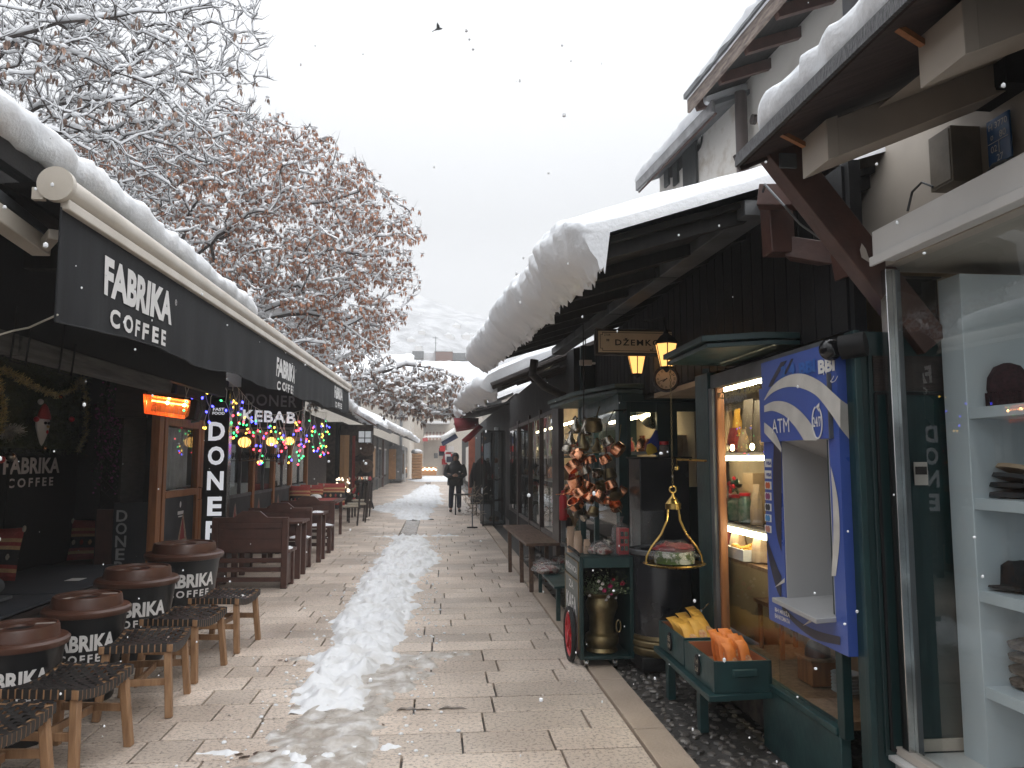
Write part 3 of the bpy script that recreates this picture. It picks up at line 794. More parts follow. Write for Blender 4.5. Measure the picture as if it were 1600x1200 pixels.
# ------------------------------------------------------------------ cup shaped litter bins
M['lid'] = mat('brown_plastic_lid', (0.10, 0.043, 0.028), (0.075, 0.033, 0.022), scale=10, rough=0.38, bump=0.1)
M['cup'] = mat('black_plastic', (0.008, 0.009, 0.011), (0.014, 0.015, 0.017), scale=4, rough=0.38, bump=0.05)
def cup(x, y, r, h, label, turn):
    t = thing('litter_bin', label, 'litter bin', (x, y, 0), 0, 'cup shaped litter bins in front of the coffee house')
    T = Matrix.Translation((x, y, 0)); q = h / 0.72
    rb = r * 0.70; rt = r * 0.93
    mb = MB(); mb.lathe([(rb * 0.96, 0), (rb, 0.015), (rt, 0.60 * q), (rt * 1.01, 0.615 * q)], M['cup'], 40, T)
    build(mb, 'cup_body', t)
    mb = MB()
    mb.lathe([(rt * 0.98, 0.600 * q), (r * 1.0, 0.605 * q), (r * 1.03, 0.62 * q), (r * 1.03, 0.640 * q), (r * 0.98, 0.655 * q), (r * 0.83, 0.66 * q), (r * 0.80, 0.72 * q), (r * 0.78, 0.735 * q), (r * 0.74, 0.737 * q), (r * 0.73, 0.722 * q), (r * 0.30, 0.722 * q), (r * 0.28, 0.70 * q)], M['lid'], 48, T, capt=False)
    lid = build(mb, 'lid', t)
    mb = MB(); mb.lathe([(r * 0.285, 0.705 * q), (r * 0.285, 0.708 * q)], M['black'], 24, T); build(mb, 'opening', lid)
    for a in (turn + 0.3, turn + 3.6):
        mb = MB()
        c = Vector((x, y, 0.7235 * q)) + Vector((math.cos(a), math.sin(a), 0)) * r * 0.52
        mb.box(-0.05, 0.05, -0.018, 0.018, 0, 0.0015, mat('worn_label', (0.42, 0.36, 0.33), (0.3, 0.24, 0.2), scale=40, rough=0.6), Matrix.Translation(c) @ Matrix.Rotation(a * 0.3, 4, 'Z'))
        build(mb, 'sticker', lid)
    mb = MB()
    def wrapf(z0):
        def f(p):
            dx, dz = p.x, p.z
            z = dz; rr = rb + (rt - rb) * (z / (0.60 * q)) + 0.003
            a = turn + dx / rr
            return Vector((x + rr * math.sin(a), y - rr * math.cos(a), z))
        return f
    text(mb, 'FABRIKA', (0, 0, 0.435 * q), r * 1.5, 0.115 * q, (1, 0, 0), M['lettering'], bold=0.04, fn=wrapf(0))
    text(mb, 'COFFEE', (0, 0, 0.325 * q), r * 1.12, 0.06 * q, (1, 0, 0), M['lettering'], bold=0.03, spacing=1.35, fn=wrapf(0))
    build(mb, 'lettering', t)
cup(-2.33, 4.68, 0.25, 0.62, 'black cup shaped litter bin with brown lid, cut off by the photo edge', 0.36)
cup(-2.30, 5.46, 0.26, 0.655, 'cup shaped litter bin behind the woven stool second from the viewer', 0.36)
cup(-2.35, 6.46, 0.30, 0.70, 'cup shaped litter bin half hidden by the middle woven stool', 0.36)
cup(-2.36, 7.62, 0.34, 0.77, 'largest cup shaped litter bin, standing right before the nearest brown settle', 0.50)

# ------------------------------------------------------------------ woven stools
M['strap'] = mat('black_leather_strap', (0.014, 0.012, 0.012), (0.025, 0.022, 0.02), rough=0.5, bump=0.15)
def make_stool():
    t = thing('woven_stool', 'x', 'stool', (0, 0, 0), 0, 'teak stools with woven black seats along the litter bins')
    W, D, H = 0.50, 0.42, 0.44
    def sz(u): return H - 0.035 * math.sin(math.pi * u)            # saddle curve along the long side
    mb = MB()
    n = 14
    for sy in (-1, 1):
        pts = [Vector((-W / 2 + W * i / n, sy * (D / 2 - 0.016), sz(i / n) - 0.025)) for i in range(n + 1)]
        vs = []; 
        for p in pts:
            for a, b in ((-.016, -.026), (.016, -.026), (.016, .020), (-.016, .020)): vs.append(p + Vector((0, a, b)))
        fs = [(0, 1, 2, 3), tuple(n * 4 + k for k in (3, 2, 1, 0))]
        for i in range(n):
            for k in range(4): fs.append((i * 4 + k, (i + 1) * 4 + k, (i + 1) * 4 + (k + 1) % 4, i * 4 + (k + 1) % 4))
        mb.add(vs, fs, M['teak'])
    for sx in (-1, 1): mb.box(sx * (W / 2 - 0.03), sx * (W / 2), -D / 2 + 0.032, D / 2 - 0.032, sz(0) - 0.051, sz(0) - 0.006, M['teak'])
    build(mb, 'seat_frame', t, bevel=0.004)
    mb = MB()
    ny, nx = 10, 15
    sw = 0.027
    for i in range(nx):      # straps across the depth, wrapped round the long rails
        u = (i + 0.5) / nx; x = -W / 2 + W * u; pts = []
        hw = sw * 0.5
        path = [(-D / 2 + 0.0, sz(u) - 0.053)] + [(-D / 2 - 0.002, sz(u) - 0.03), (-D / 2 - 0.001, sz(u) - 0.003)]
        for j in range(ny * 2 + 1):
            y = -D / 2 + 0.004 + (D - 0.008) * j / (ny * 2); path.append((y, sz(u) - 0.002 + 0.004 * math.sin(math.pi * j / 2 + (i % 2) * math.pi)))
        path += [(D / 2 + 0.001, sz(u) - 0.003), (D / 2 + 0.002, sz(u) - 0.03), (D / 2, sz(u) - 0.053)]
        mb.grid([[Vector((x + hw, y, z)), Vector((x - hw, y, z))] for y, z in path], M['strap'])
    for j in range(ny):
        y = -D / 2 + 0.03 + (D - 0.06) * (j + 0.5) / ny; path = [(-W / 2 - 0.001, sz(0) - 0.05), (-W / 2 - 0.001, sz(0) - 0.004)]
        for i in range(nx * 2 + 1):
            u = i / (nx * 2); path.append((-W / 2 + W * u, sz(u) + 0.004 * math.sin(math.pi * i / 2 + (j % 2) * math.pi + math.pi / 2)))
        path += [(W / 2 + 0.001, sz(0) - 0.004), (W / 2 + 0.001, sz(0) - 0.05)]
        mb.grid([[Vector((x, y - 0.014, z)), Vector((x, y + 0.014, z))] for x, z in path], M['strap'])
    build(mb, 'woven_seat', t)
    for sx in (-1, 1):
        for sy in (-1, 1):
            mb = MB(); mb.bar((sx * (W / 2 - 0.04), sy * (D / 2 - 0.035), H - 0.05), (sx * (W / 2 - 0.005), sy * (D / 2 - 0.005), 0), 0.042, 0.042, M['teak'], up=(0, 1, 0))
            build(mb, 'leg', t, bevel=0.005)
    for sx in (-1, 1):
        mb = MB(); mb.bar((sx * (W / 2 - 0.02), -D / 2 + 0.03, 0.21), (sx * (W / 2 - 0.02), D / 2 - 0.03, 0.21), 0.02, 0.042, M['teak']); build(mb, 'stretcher', t, bevel=0.003)
    mb = MB(); mb.bar((-W / 2 + 0.03, 0.0, 0.20), (W / 2 - 0.03, 0.0, 0.20), 0.02, 0.04, M['teak']); build(mb, 'stretcher', t, bevel=0.003)
    return t
st0 = make_stool()
for k, (x, y, rz, lb) in enumerate(((-1.98, 3.66, 1.50, 'woven stool cut off by the bottom corner of the photo'),
                                    (-1.90, 4.34, 1.42, 'woven stool second from the viewer, its whole seat in front of a litter bin'),
                                    (-1.83, 5.24, 1.66, 'middle stool of the row of five, woven black seat'),
                                    (-1.84, 6.01, 1.42, 'fourth woven stool from the viewer, between the two biggest litter bins'),
                                    (-1.77, 6.84, 1.45, 'woven stool farthest from the viewer, next to the nearest brown settle'))):
    if k == 0:
        st0.location = (x, y, 0); st0.rotation_euler = (0, 0, rz); st0['label'] = lb
    else: copy_tree(st0, None, (x, y, 0), rz, lb)

# ------------------------------------------------------------------ brown settle benches and tables
def make_settle():
    t = thing('wooden_settle', 'x', 'bench', (0, 0, 0), 0, 'dark brown wooden settles before the kebab kiosk')
    W, H = 0.92, 0.86      # back plane at y=0, seat towards +y
    m = M['brown']
    for sx in (-1, 1):
        mb = MB(); mb.box(sx * (W / 2 - 0.075), sx * W / 2, -0.035, 0.035, 0, H - 0.03, m); build(mb, 'post', t, bevel=0.006)
        mb = MB(); mb.box(sx * (W / 2 - 0.070), sx * (W / 2 - 0.005), 0.33, 0.40, 0, 0.42, m); build(mb, 'leg', t, bevel=0.006)
        mb = MB(); mb.box(sx * (W / 2 - 0.055), sx * (W / 2 - 0.03), 0.036, 0.33, 0.03, 0.42, m); build(mb, 'side_panel', t, bevel=0.004)
    mb = MB()
    mb.prism([(-W / 2, H - 0.07), (W / 2, H - 0.07), (W / 2, H), (0.20, H), (0.11, H + 0.075), (-0.11, H + 0.075), (-0.20, H), (-W / 2, H)], 0.045, m, Matrix.Translation((0, -0.022, 0)))
    build(mb, 'top_rail', t, bevel=0.005)
    mb = MB()
    mb.box(-W / 2 + 0.075, W / 2 - 0.075, -0.012, 0.012, 0.44, H - 0.07, m)
    for z in (0.47, 0.60, 0.73): mb.box(-W / 2 + 0.09, W / 2 - 0.09, -0.018, -0.013, z, z + 0.115, m)
    mb.box(-W / 2 + 0.077, W / 2 - 0.077, -0.028, -0.019, H - 0.13, H - 0.075, m)
    build(mb, 'backrest', t, bevel=0.003)
    mb = MB(); mb.box(-W / 2 - 0.01, W / 2 + 0.01, 0.038, 0.44, 0.42, 0.455, m); build(mb, 'seat', t, bevel=0.006)
    for z in (0.31, 0.2, 0.08):
        mb = MB(); mb.box(-W / 2 + 0.075, W / 2 - 0.075, -0.012, 0.012, z, z + 0.055, m); build(mb, 'slat', t, bevel=0.003)
    return t
def make_table():
    t = thing('wooden_table', 'x', 'table', (0, 0, 0), 0, 'brown tables between the settles')
    m = M['brown']; W = 0.94
    mb = MB()
    for k in range(4): mb.box(-W / 2, W / 2, -0.30 + k * 0.152, -0.30 + k * 0.152 + 0.145, 0.72, 0.755, m)
    build(mb, 'tabletop', t, bevel=0.004)
    for sx in (-1, 1):
        for sy in (-1, 1):
            mb = MB(); mb.box(sx * (W / 2 - 0.10), sx * (W / 2 - 0.03), sy * 0.17, sy * 0.24, 0, 0.72, m); build(mb, 'leg', t, bevel=0.005)
    mb = MB(); mb.box(-W / 2 + 0.1, W / 2 - 0.1, -0.2, -0.175, 0.62, 0.715, m); mb.box(-W / 2 + 0.1, W / 2 - 0.1, 0.175, 0.2, 0.62, 0.715, m); build(mb, 'apron', t, bevel=0.003)
    return t
se0 = make_settle()
sets = ((-2.27, 9.82, -0.05, 'dark brown settle nearest the viewer, its panelled back turned to the viewer'),
        (-2.29, 11.72, math.pi - 0.03, 'middle brown settle between the two tables, its gabled top rail showing'),
        (-2.23, 13.78, math.pi, 'brown settle farthest from the viewer, next to the striped cushions'))
for k, (x, y, rz, lb) in enumerate(sets):
    if k == 0: se0.location = (x, y, 0); se0.rotation_euler = (0, 0, rz); se0['label'] = lb
    else: copy_tree(se0, None, (x, y, 0), rz, lb)
ta0 = make_table(); ta0.location = (-2.23, 10.78, 0); ta0['label'] = 'brown plank table just behind the nearest settle'
copy_tree(ta0, None, (-2.20, 12.42, 0), 0.0, 'brown plank table behind the middle settle, snow on its corner')
# snow dusting on seats and table corners
def snow_bit(x0, x1, y0, y1, z, h, label, seed):
    mb = MB(); n = 14
    P = [[None] * (n + 1) for _ in range(n + 1)]
    for i in range(n + 1):
        for j in range(n + 1):
            u, v = i / n, j / n; d = math.sqrt((2 * u - 1) ** 2 + (2 * v - 1) ** 2)
            k = max(0.0, 1 - d ** 2.5 + 0.35 * fbm((u * 4 + seed, v * 4, seed)))
            P[i][j] = Vector((x0 + (x1 - x0) * u, y0 + (y1 - y0) * v, z + h * min(1, k) * (1 + .4 * fbm((u * 9, v * 9, seed))) - (0.006 if k <= 0.02 else 0)))
    mb.grid(P, M['snow'])
    return single(mb, 'snow_dusting', label, 'snow')
snow_bit(-1.95, -1.80, 9.92, 10.22, 0.458, 0.018, 'thin snow on the seat end of the nearest settle', 1)
snow_bit(-2.1, -1.82, 11.3, 11.66, 0.458, 0.02, 'thin snow on the seat end of the middle settle', 2)
snow_bit(-2.2, -1.76, 13.36, 13.72, 0.458, 0.03, 'white snow on the seat end of the farthest settle', 3)
snow_bit(-1.95, -1.75, 12.14, 12.45, 0.758, 0.02, 'snow on the lane-side corner of the second table', 4)
# ================================================================== KEBAB KIOSK (behind and beyond the awning, face X=-3.1)
kx = -3.1
kio = thing('kebab_kiosk', 'kebab kiosk with orange wood window posts and dark lower panels under the awning', 'kiosk', (-3.1, 8.9, 0))
M['interior'] = mat('pale_interior', (0.28, 0.26, 0.24), (0.18, 0.165, 0.15), scale=2, rough=0.8)
mb = MB()
mb.box(-5.4, -5.3, 8.9, 19.0, 0, 2.6, M['interior']); mb.box(-5.3, kx - 0.03, 8.93, 19.0, 0, 0.05, M['interior'])
mb.box(-5.3, -3.5, 9.76, 9.82, 0, 2.6, M['interior']); mb.box(-3.505, -3.48, 8.94, 9.76, 0, 2.6, M['darkwood']); mb.box(-5.3, kx, 18.95, 19.05, 0, 2.6, M['darkwood'])
build(mb, 'wall', kio)
mb = MB(); mb.box(-5.5, kx + 0.02, 8.86, 19.1, 2.62, 2.72, M['ceil']); mb.box(kx - 0.12, kx + 0.03, 9.0, 19.1, 2.08, 2.62, M['darkwood']); mb.box(kx - 0.45, kx - 0.12, 8.87, 8.93, 2.03, 2.62, M['darkwood'])
build(mb, 'roof', kio)
# side facing the viewer: glass over a dark panel with small white letters
mb = MB(); mb.box(-3.50, -3.115, 8.9, 8.915, 1.10, 2.0, M['glass']); build(mb, 'window', kio)
mb = MB(); mb.box(-3.52, -3.115, 8.895, 8.93, 0.02, 1.09, M['wallgrey'])
sp = build(mb, 'side_panel', kio)
mb = MB()
for k, ch in enumerate('DONER'): text(mb, ch, (-3.43, 8.89, 0.95 - 0.138 * k), 0.115 if ch != 'E' else 0.095, 0.125, (1, 0, 0), mat('grey_lettering', (0.42, 0.42, 0.42), rough=0.6, bump=0), bold=0.02, off=0.004)
build(mb, 'lettering', sp)
mb = MB(); mb.box(-3.70, -3.53, 8.90, 8.94, 0.02, 1.02, M['brown']); build(mb, 'brown_panel', kio)
# door
dr = MB(); T = None
def post(mb, y0, y1, z0=0.02, z1=2.08, m=None, x0=kx - 0.06, x1=kx + 0.02): mb.box(x0, x1, y0, y1, z0, z1, m or M['oak'])
post(dr, 8.88, 9.02, x1=kx + 0.03); post(dr, 9.09, 9.19); post(dr, 10.33, 10.45); dr.box(kx - 0.06, kx + 0.02, 9.19, 10.33, 1.96, 2.06, M['oak']); dr.box(kx - 0.06, kx + 0.025, 9.19, 10.33, 1.12, 1.20, M['oak'])
dr.box(kx - 0.06, kx + 0.02, 9.19, 10.33, 0.02, 0.12, M['oak'])
door = build(dr, 'door', kio, bevel=0.006)
mb = MB(); mb.box(kx - 0.035, kx - 0.02, 9.19, 10.33, 1.2, 1.96, M['glass']); build(mb, 'pane', door)
mb = MB(); P = []
cw = mat('white_curtain', (0.62, 0.62, 0.62), (0.5, 0.5, 0.5), rough=0.9)
mb.grid([[Vector((kx - 0.10 + 0.022 * math.sin(y * 42), y, z)) for z in (1.22, 1.6, 1.95)] for y in np.linspace(9.55, 10.25, 60)], cw)
build(mb, 'curtain', door)
mb = MB(); mb.box(kx - 0.04, kx - 0.015, 9.19, 10.33, 0.12, 1.12, M['wallgrey'])
lp = build(mb, 'lower_panel', door)
def kebab_sticker(mb, y, z, s=1.0, x=kx - 0.008):
    """printed wrap picture: a pointed paper cone with filling"""
    def q(pts, m, o): mb.add([(x + o, y + a * s, z + b * s) for a, b in pts], [tuple(range(len(pts)))], m)
    q([(-0.18, -0.30), (0.08, -0.42), (0.22, -0.05), (0.02, 0.34), (-0.13, 0.05)], mat('sticker_cream', (0.45, 0.38, 0.30), (0.3, 0.2, 0.13), scale=30, rough=0.5, bump=0), 0.0)
    q([(-0.10, -0.22), (0.05, -0.33), (0.16, -0.05), (0.02, 0.02), (-0.09, -0.02)], mat('sticker_meat', (0.30, 0.13, 0.06), (0.45, 0.36, 0.16), scale=40, rough=0.5, bump=0), 0.0015)
    q([(-0.09, 0.0), (0.10, 0.02), (0.01, 0.30)], mat('sticker_red', (0.35, 0.05, 0.05), rough=0.5, bump=0), 0.0015)
mb = MB(); kebab_sticker(mb, 9.9, 0.58, 1.0); mb.ball((kx - 0.012, 9.82, 1.02), 0.03, M['lettering'], 10, 6, (0.1, 1, 1.3)); mb.box(kx - 0.014, kx - 0.008, 9.73, 9.93, 0.90, 0.94, M['lettering']); mb.box(kx - 0.014, kx - 0.008, 9.76, 9.90, 0.87, 0.882, M['lettering'])
build(mb, 'wrap_picture', lp)
mb = MB(); mb.tube([(kx + 0.03, 10.36, 1.05), (kx + 0.08, 10.36, 1.06), (kx + 0.08, 10.36, 1.2), (kx + 0.03, 10.36, 1.21)], 0.009, M['steel'], 6); build(mb, 'handle', door)
# posts and windows beyond the blade sign
ys = [10.62, 11.85, 13.45, 15.1, 16.85, 18.85]
for k, y in enumerate(ys):
    mb = MB(); post(mb, y - (0.15 if k == 0 else 0.07), y + (0.05 if k == 0 else 0.07)); build(mb, 'post', kio, bevel=0.006)
for k, (y0, y1) in enumerate(zip(ys, ys[1:])):
    y0 += 0.07; y1 -= 0.07
    mb = MB(); mb.box(kx - 0.05, kx, y0, y1, 0.98, 1.03, M['greymetal']); mb.box(kx - 0.05, kx, y0, y1, 2.0, 2.08, M['oak'])
    mb.box(kx - 0.05, kx, (y0 + y1) / 2 - 0.02, (y0 + y1) / 2 + 0.02, 1.03, 2.0, M['greymetal'])
    w = build(mb, 'window', kio)
    mb = MB(); mb.box(kx - 0.035, kx - 0.025, y0, y1, 1.03, 2.0, M['glass']); build(mb, 'pane', w)
    mb = MB(); mb.box(kx - 0.04, kx - 0.015, y0, y1, 0.05, 0.98, M['wallgrey']); pn = build(mb, 'lower_panel', kio)
    if k < 4:
        mb = MB(); kebab_sticker(mb, y0 + 0.45, 0.62, 0.85); build(mb, 'wrap_picture', pn)
        mb = MB(); kebab_sticker(mb, y0 + 1.05, 0.52, 0.6); build(mb, 'wrap_picture', pn)
mb = MB(); mb.box(kx - 0.02, kx + 0.005, 14.4, 14.72, 1.42, 1.62, mat('green_notice', (0.25, 0.5, 0.3), (0.5, 0.6, 0.5), scale=30, rough=0.5)); build(mb, 'notice', kio)
mb = MB()   # things seen dimly inside
mb.box(-4.6, -3.7, 11.0, 12.6, 0.05, 1.15, M['steel']); mb.box(-4.8, -4.4, 12.9, 13.6, 0.05, 1.8, M['white']); mb.box(-4.5, -3.9, 9.85, 10.4, 0.05, 1.2, M['interior'])
mb.box(-4.6, -3.8, 14.5, 16.4, 0.05, 1.1, M['white'])
build(mb, 'counter', kio, bevel=0.01)
mb = MB(); mb.box(kx - 0.0, kx + 0.55, 11.66, 11.68, 2.64, 2.86, mat('sky_gap_white', (0.6, 0.62, 0.63), (0.5, 0.52, 0.54), scale=4, rough=0.3)); build(mb, 'sky_gap_panel', kio)  # added pale panel, its colour stands in for bright sky in the gap

# trellis with purple flowers in the corner
tr = thing('flower_trellis', 'black trellis with dark purple flowers between coffee house and kiosk', 'trellis', (-3.65, 9.0, 1.0))
mb = MB()
for k in range(9):
    a = -0.5 + k * 0.14
    for sg in (-1, 1):
        p0 = Vector((-3.72 if sg > 0 else -3.50, 8.99 + 0.005 * sg, 1.02 + k * 0.13)); p1 = Vector((-3.50 if sg > 0 else -3.72, 8.99 + 0.005 * sg, 1.02 + k * 0.13 + 0.22))
        mb.bar(p0, p1, 0.012, 0.02, M['black'])
mb.box(-3.74, -3.71, 8.97, 9.01, 0.1, 2.5, M['black'])
build(mb, 'lattice', tr)
mb = MB(); fl = mat('purple_petals', (0.20, 0.04, 0.14), (0.10, 0.02, 0.08), scale=10, rough=0.6, isl=0.5, bump=0); lf = mat('dark_leaves', (0.02, 0.035, 0.015), (0.01, 0.02, 0.01), scale=10, rough=0.5, isl=0.5, bump=0)
for k in range(650):
    p = Vector((rnd.uniform(-3.78, -3.50), 8.97 + rnd.uniform(-0.05, 0.03), rnd.gauss(1.85, 0.28)))
    d = Vector((rnd.uniform(-1, 1), rnd.uniform(-1, 0.2), rnd.uniform(-1, 1))).normalized() * rnd.uniform(0.02, 0.045)
    s_ = d.cross(Vector((rnd.random(), 1, rnd.random()))).normalized() * 0.016
    mb.add([p, p + d * 0.5 + s_, p + d, p + d * 0.5 - s_], [(0, 1, 2, 3)], fl if rnd.random() < 0.55 else lf)
build(mb, 'flowers', tr)

# ---- radiant heater
ht = thing('patio_heater', 'glowing orange infrared heater mounted under the eave beside the kiosk door', 'heater', (-2.85, 8.4, 2.1))
c = at(262, 636, Y=8.4)
Tt = Matrix.Translation(c) @ Matrix.Rotation(R(-4), 4, 'Z') @ Matrix.Rotation(R(8), 4, 'Y')
mb = MB()
for a, b in (((-0.27, -0.27), (0.09, 0.115)), ((-0.27, 0.27), (-0.115, -0.10))): pass
mb.add([Tt @ Vector(p) for p in ((-.26, -.04, .10), (.24, -.04, .10), (.20, -.02, -.10), (-.22, -.02, -.10), (-.20, .08, .05), (.2, .08, .05), (.2, .08, -.06), (-.2, .08, -.06))],
       [(0, 1, 5, 4), (1, 2, 6, 5), (2, 3, 7, 6), (3, 0, 4, 7)], mat('copper_reflector', (0.8, 0.3, 0.13), (0.65, 0.22, 0.08), rough=0.25, metal=0.6, emit=(1, 0.22, 0.05), estr=0.16))
mb.add([Tt @ Vector(p) for p in ((-.20, .08, .05), (.2, .08, .05), (.2, .08, -.06), (-.2, .08, -.06))], [(3, 2, 1, 0)], MATS['copper_reflector'])
build(mb, 'reflector', ht)
mb = MB(); mb.tube([Tt @ Vector((-.19, 0.03, .045)), Tt @ Vector((.19, 0.03, .045))], 0.008, emit_mat('glowing_coil', (1, 0.33, 0.06), 9), 8)
for x in (-0.02, 0.16): mb.ball(Tt @ Vector((x, 0.02, .045)), 0.018, emit_mat('hot_spot', (1, 0.55, 0.2), 30), 8, 6)
build(mb, 'coil', ht)
mb = MB()
mb.tube([Tt @ Vector((.26, .03, -.12)), Tt @ Vector((.33, .04, -.10)), Tt @ Vector((.345, .04, 0)), Tt @ Vector((.31, .04, .12)), Tt @ Vector((.2, .04, .145)), Tt @ Vector((-.25, .04, .13))], 0.014, M['greymetal'], 8)
mb.box(-0.24, 0.26, 0.085, 0.12, -0.09, 0.12, M['black'], Tt); mb.box(-0.02, 0.02, 0.06, 0.10, 0.12, 0.5, M['black'], Tt)
build(mb, 'housing', ht)
mb = MB()
for k in range(9): x = -0.22 + k * 0.052; mb.tube([Tt @ Vector((x, -.042, .098)), Tt @ Vector((x * 0.9, -.022, -.098))], 0.0018, M['steel'], 4)
build(mb, 'guard', ht)
# ---- blade sign DONER
bs = thing('blade_sign', 'tall black blade sign with the white word DONER beside the kiosk door', 'sign', (-2.77, 10.0, 0.4))
mb = MB(); mb.box(-2.915, -2.625, 10.0, 10.12, 0.42, 2.44, M['black']); mb.box(-2.624, -2.612, 9.995, 10.12, 0.42, 2.44, M['steel'])
b_ = build(mb, 'sign_box', bs, bevel=0.003)
wl_ = mat('sign_white', (0.8, 0.8, 0.8), emit=(0.9, 0.93, 1.0), estr=0.35, bump=0)
mb = MB()
for ch, py in zip('DONER', (674, 712, 751, 791, 829)):
    p = at(339 - (py - 674) * 0.03, py, Y=10.0); text(mb, ch, (p.x, 9.995, p.z), 0.20 if ch != 'E' else 0.175, 0.235, (1, 0, 0), wl_, bold=0.035, off=0.003)
build(mb, 'lettering', bs)
mb = MB(); p = at(342, 642, Y=10.0); text(mb, 'FAST', (p.x, 9.995, p.z + 0.02), 0.14, 0.036, (1, 0, 0), wl_, bold=0.03, off=0.003); text(mb, 'FOOD', (p.x, 9.995, p.z - 0.03), 0.15, 0.036, (1, 0, 0), wl_, bold=0.03, off=0.003)
build(mb, 'small_lettering', bs)
# ---- DONER KEBAB hanging sign
ks = thing('hanging_sign', 'wide black hanging sign reading DONER KEBAB above the settles', 'sign', (-2.45, 11.6, 2.3))
mb = MB(); a = at(377, 600, Y=11.6); b = at(471, 668, Y=11.6)
mb.box(a.x, b.x, 11.6, 11.68, b.z, a.z + 0.1, M['black']); mb.box(b.x + 0.001, b.x + 0.03, 11.595, 11.68, b.z, a.z + 0.1, M['steel']); build(mb, 'sign_box', ks, bevel=0.003)
mb = MB(); p = at(424, 626, Y=11.6); text(mb, 'DONER', (p.x, 11.59, p.z), 0.74, 0.17, (1, 0, -0.05), mat('dim_lettering', (0.22, 0.22, 0.22), rough=0.5, bump=0), bold=0.015, spacing=1.1, off=0.004)
p = at(421, 651, Y=11.6); text(mb, 'KEBAB', (p.x, 11.59, p.z), 0.76, 0.17, (1, 0, -0.05), wl_, bold=0.03, spacing=1.1, off=0.004)
build(mb, 'lettering', ks)
# ---- three melon wall lamps
M['amber'] = mat('amber_lamp_glass', (0.7, 0.4, 0.1), emit=(1.0, 0.55, 0.15), estr=1.8, bump=0)
M['bulb'] = emit_mat('warm_bulb', (1.0, 0.72, 0.35), 22)
for k, (px, lb) in enumerate(((382, 'ribbed yellow lantern nearest the blade sign, hung on the kiosk wall'), (424, 'middle one of the three ribbed yellow kiosk lanterns'), (452, 'ribbed yellow lantern farthest from the blade sign'))):
    p = at(px, 691 - k * 1.0, X=-2.75)
    t = thing('wall_lantern', lb, 'lantern', p, 0, 'ribbed yellow lanterns on the kiosk wall')
    mb = MB(); r = 0.10
    for q in range(10):
        a = 2 * math.pi * q / 10
        mb.tube([p + Vector((r * math.cos(a) * math.sin(b), r * math.sin(a) * math.sin(b), r * 0.85 * math.cos(b))) for b in np.linspace(0.25, math.pi - 0.25, 7)], 0.006, M['oldbrass'], 4)
    mb.lathe([(0.03, 0.08), (0.045, 0.09), (0.02, 0.12)], M['black'], 10, Matrix.Translation(p)); mb.tube([p + Vector((0, 0, .12)), p + Vector((0, 0, .2)), p + Vector((-0.3, 0, .2))], 0.01, M['black'], 6)
    build(mb, 'cage', t)
    mb = MB(); mb.ball(p, 0.088, M['amber'], 14, 9, (1, 1, .85)); build(mb, 'shade', t)
mb = MB()  # scrollwork under the lanterns
for k in range(16):
    y = 12.2 + k * 0.19; c = Vector((-2.98, y, 1.62)); 
    mb.tube([c + Vector((0, 0.07 * math.cos(a) * (1 - a / 9), 0.07 * math.sin(a) * (1 - a / 9))) for a in np.linspace(0, 7, 14)], 0.008, M['black'], 4)
mb.tube([(-2.98, 12.0, 1.55), (-2.98, 15.2, 1.55)], 0.008, M['black'], 4)
single(mb, 'iron_scrollwork', 'black wrought iron scroll strip below the yellow lanterns', 'ironwork')

# ------------------------------------------------------------------ string lights
M['wire'] = mat('white_wire', (0.72, 0.68, 0.6), rough=0.6, bump=0)
BC = {'r': ((1, .05, .08), 5), 'g': ((.06, .9, .25), 2.2), 'b': ((.06, .06, 1), 6), 'y': ((1, .6, .08), 3.5)}
for k, (c, s_) in BC.items(): M['led' + k] = mat('led_' + k, tuple(0.5 * q + 0.02 for q in c), emit=c, estr=s_, bump=0, rough=0.3)
PROT = {}
def light_curtain(label, line, spots, seed, nb_max, drop=(0.2, 0.7)):
    rr = random.Random(seed)
    t = thing('string_lights', label, 'string lights', line[0], 0, 'coloured icicle string lights under the awning')
    mb = MB(); mb.tube(line, 0.0035, M['wire'], 4)
    bulbs = []
    L = [Vector(p) for p in line]
    for u, dl in spots:
        f = u * (len(L) - 1.0001); i = int(f); p = L[i].lerp(L[i + 1], f - i)
        pts = [p]; q = p.copy(); n = max(2, int(dl / 0.07))
        for j in range(n):
            q = q + Vector((rr.uniform(-.03, .03), rr.uniform(-.045, .045), -dl / n)); pts.append(q.copy())
            if j > 0 and rr.random() < 0.62:
                d = Vector((rr.uniform(-.4, .4), rr.uniform(-1, 1), rr.uniform(-.7, .1))).normalized() * 0.065
                mb.tube([q, q + d * 0.6, q + d + Vector((0, 0, -.01))], 0.0022, M['wire'], 3); bulbs.append(q + d)
        mb.tube(pts, 0.0042, M['wire'], 4); bulbs.append(q)
    build(mb, 'wire', t)
    rr.shuffle(bulbs); bulbs = bulbs[:nb_max]
    W = _wm(t).inverted()
    for b in bulbs:
        c = rr.choice('rgby')
        if c not in PROT:
            m2 = MB(); m2.lathe([(0.004, -0.02), (0.010, -0.014), (0.013, -0.004), (0.011, 0.006), (0.005, 0.014)], M['led' + c], 7); o = build(m2, 'bulb'); o.parent = t; PROT[c] = o
        else:
            o = PROT[c].copy(); COL.objects.link(o); o.parent = t
        o.location = W @ b; o.rotation_euler = (rr.uniform(-1, 1), rr.uniform(-1, 1), 0)
r1 = random.Random(4)
light_curtain('coloured string lights dangling in loose strands beside the heater, before the blade sign', [at(288, 570, Y=8.3), at(305, 572, Y=8.8), at(330, 578, Y=9.4), at(352, 592, Y=9.8), at(372, 606, Y=10.3)],
              [(0.0, .48), (.2, .50), (.42, .62), (.6, .66), (.75, .72), (.9, .55), (1, .5)], 5, 55)
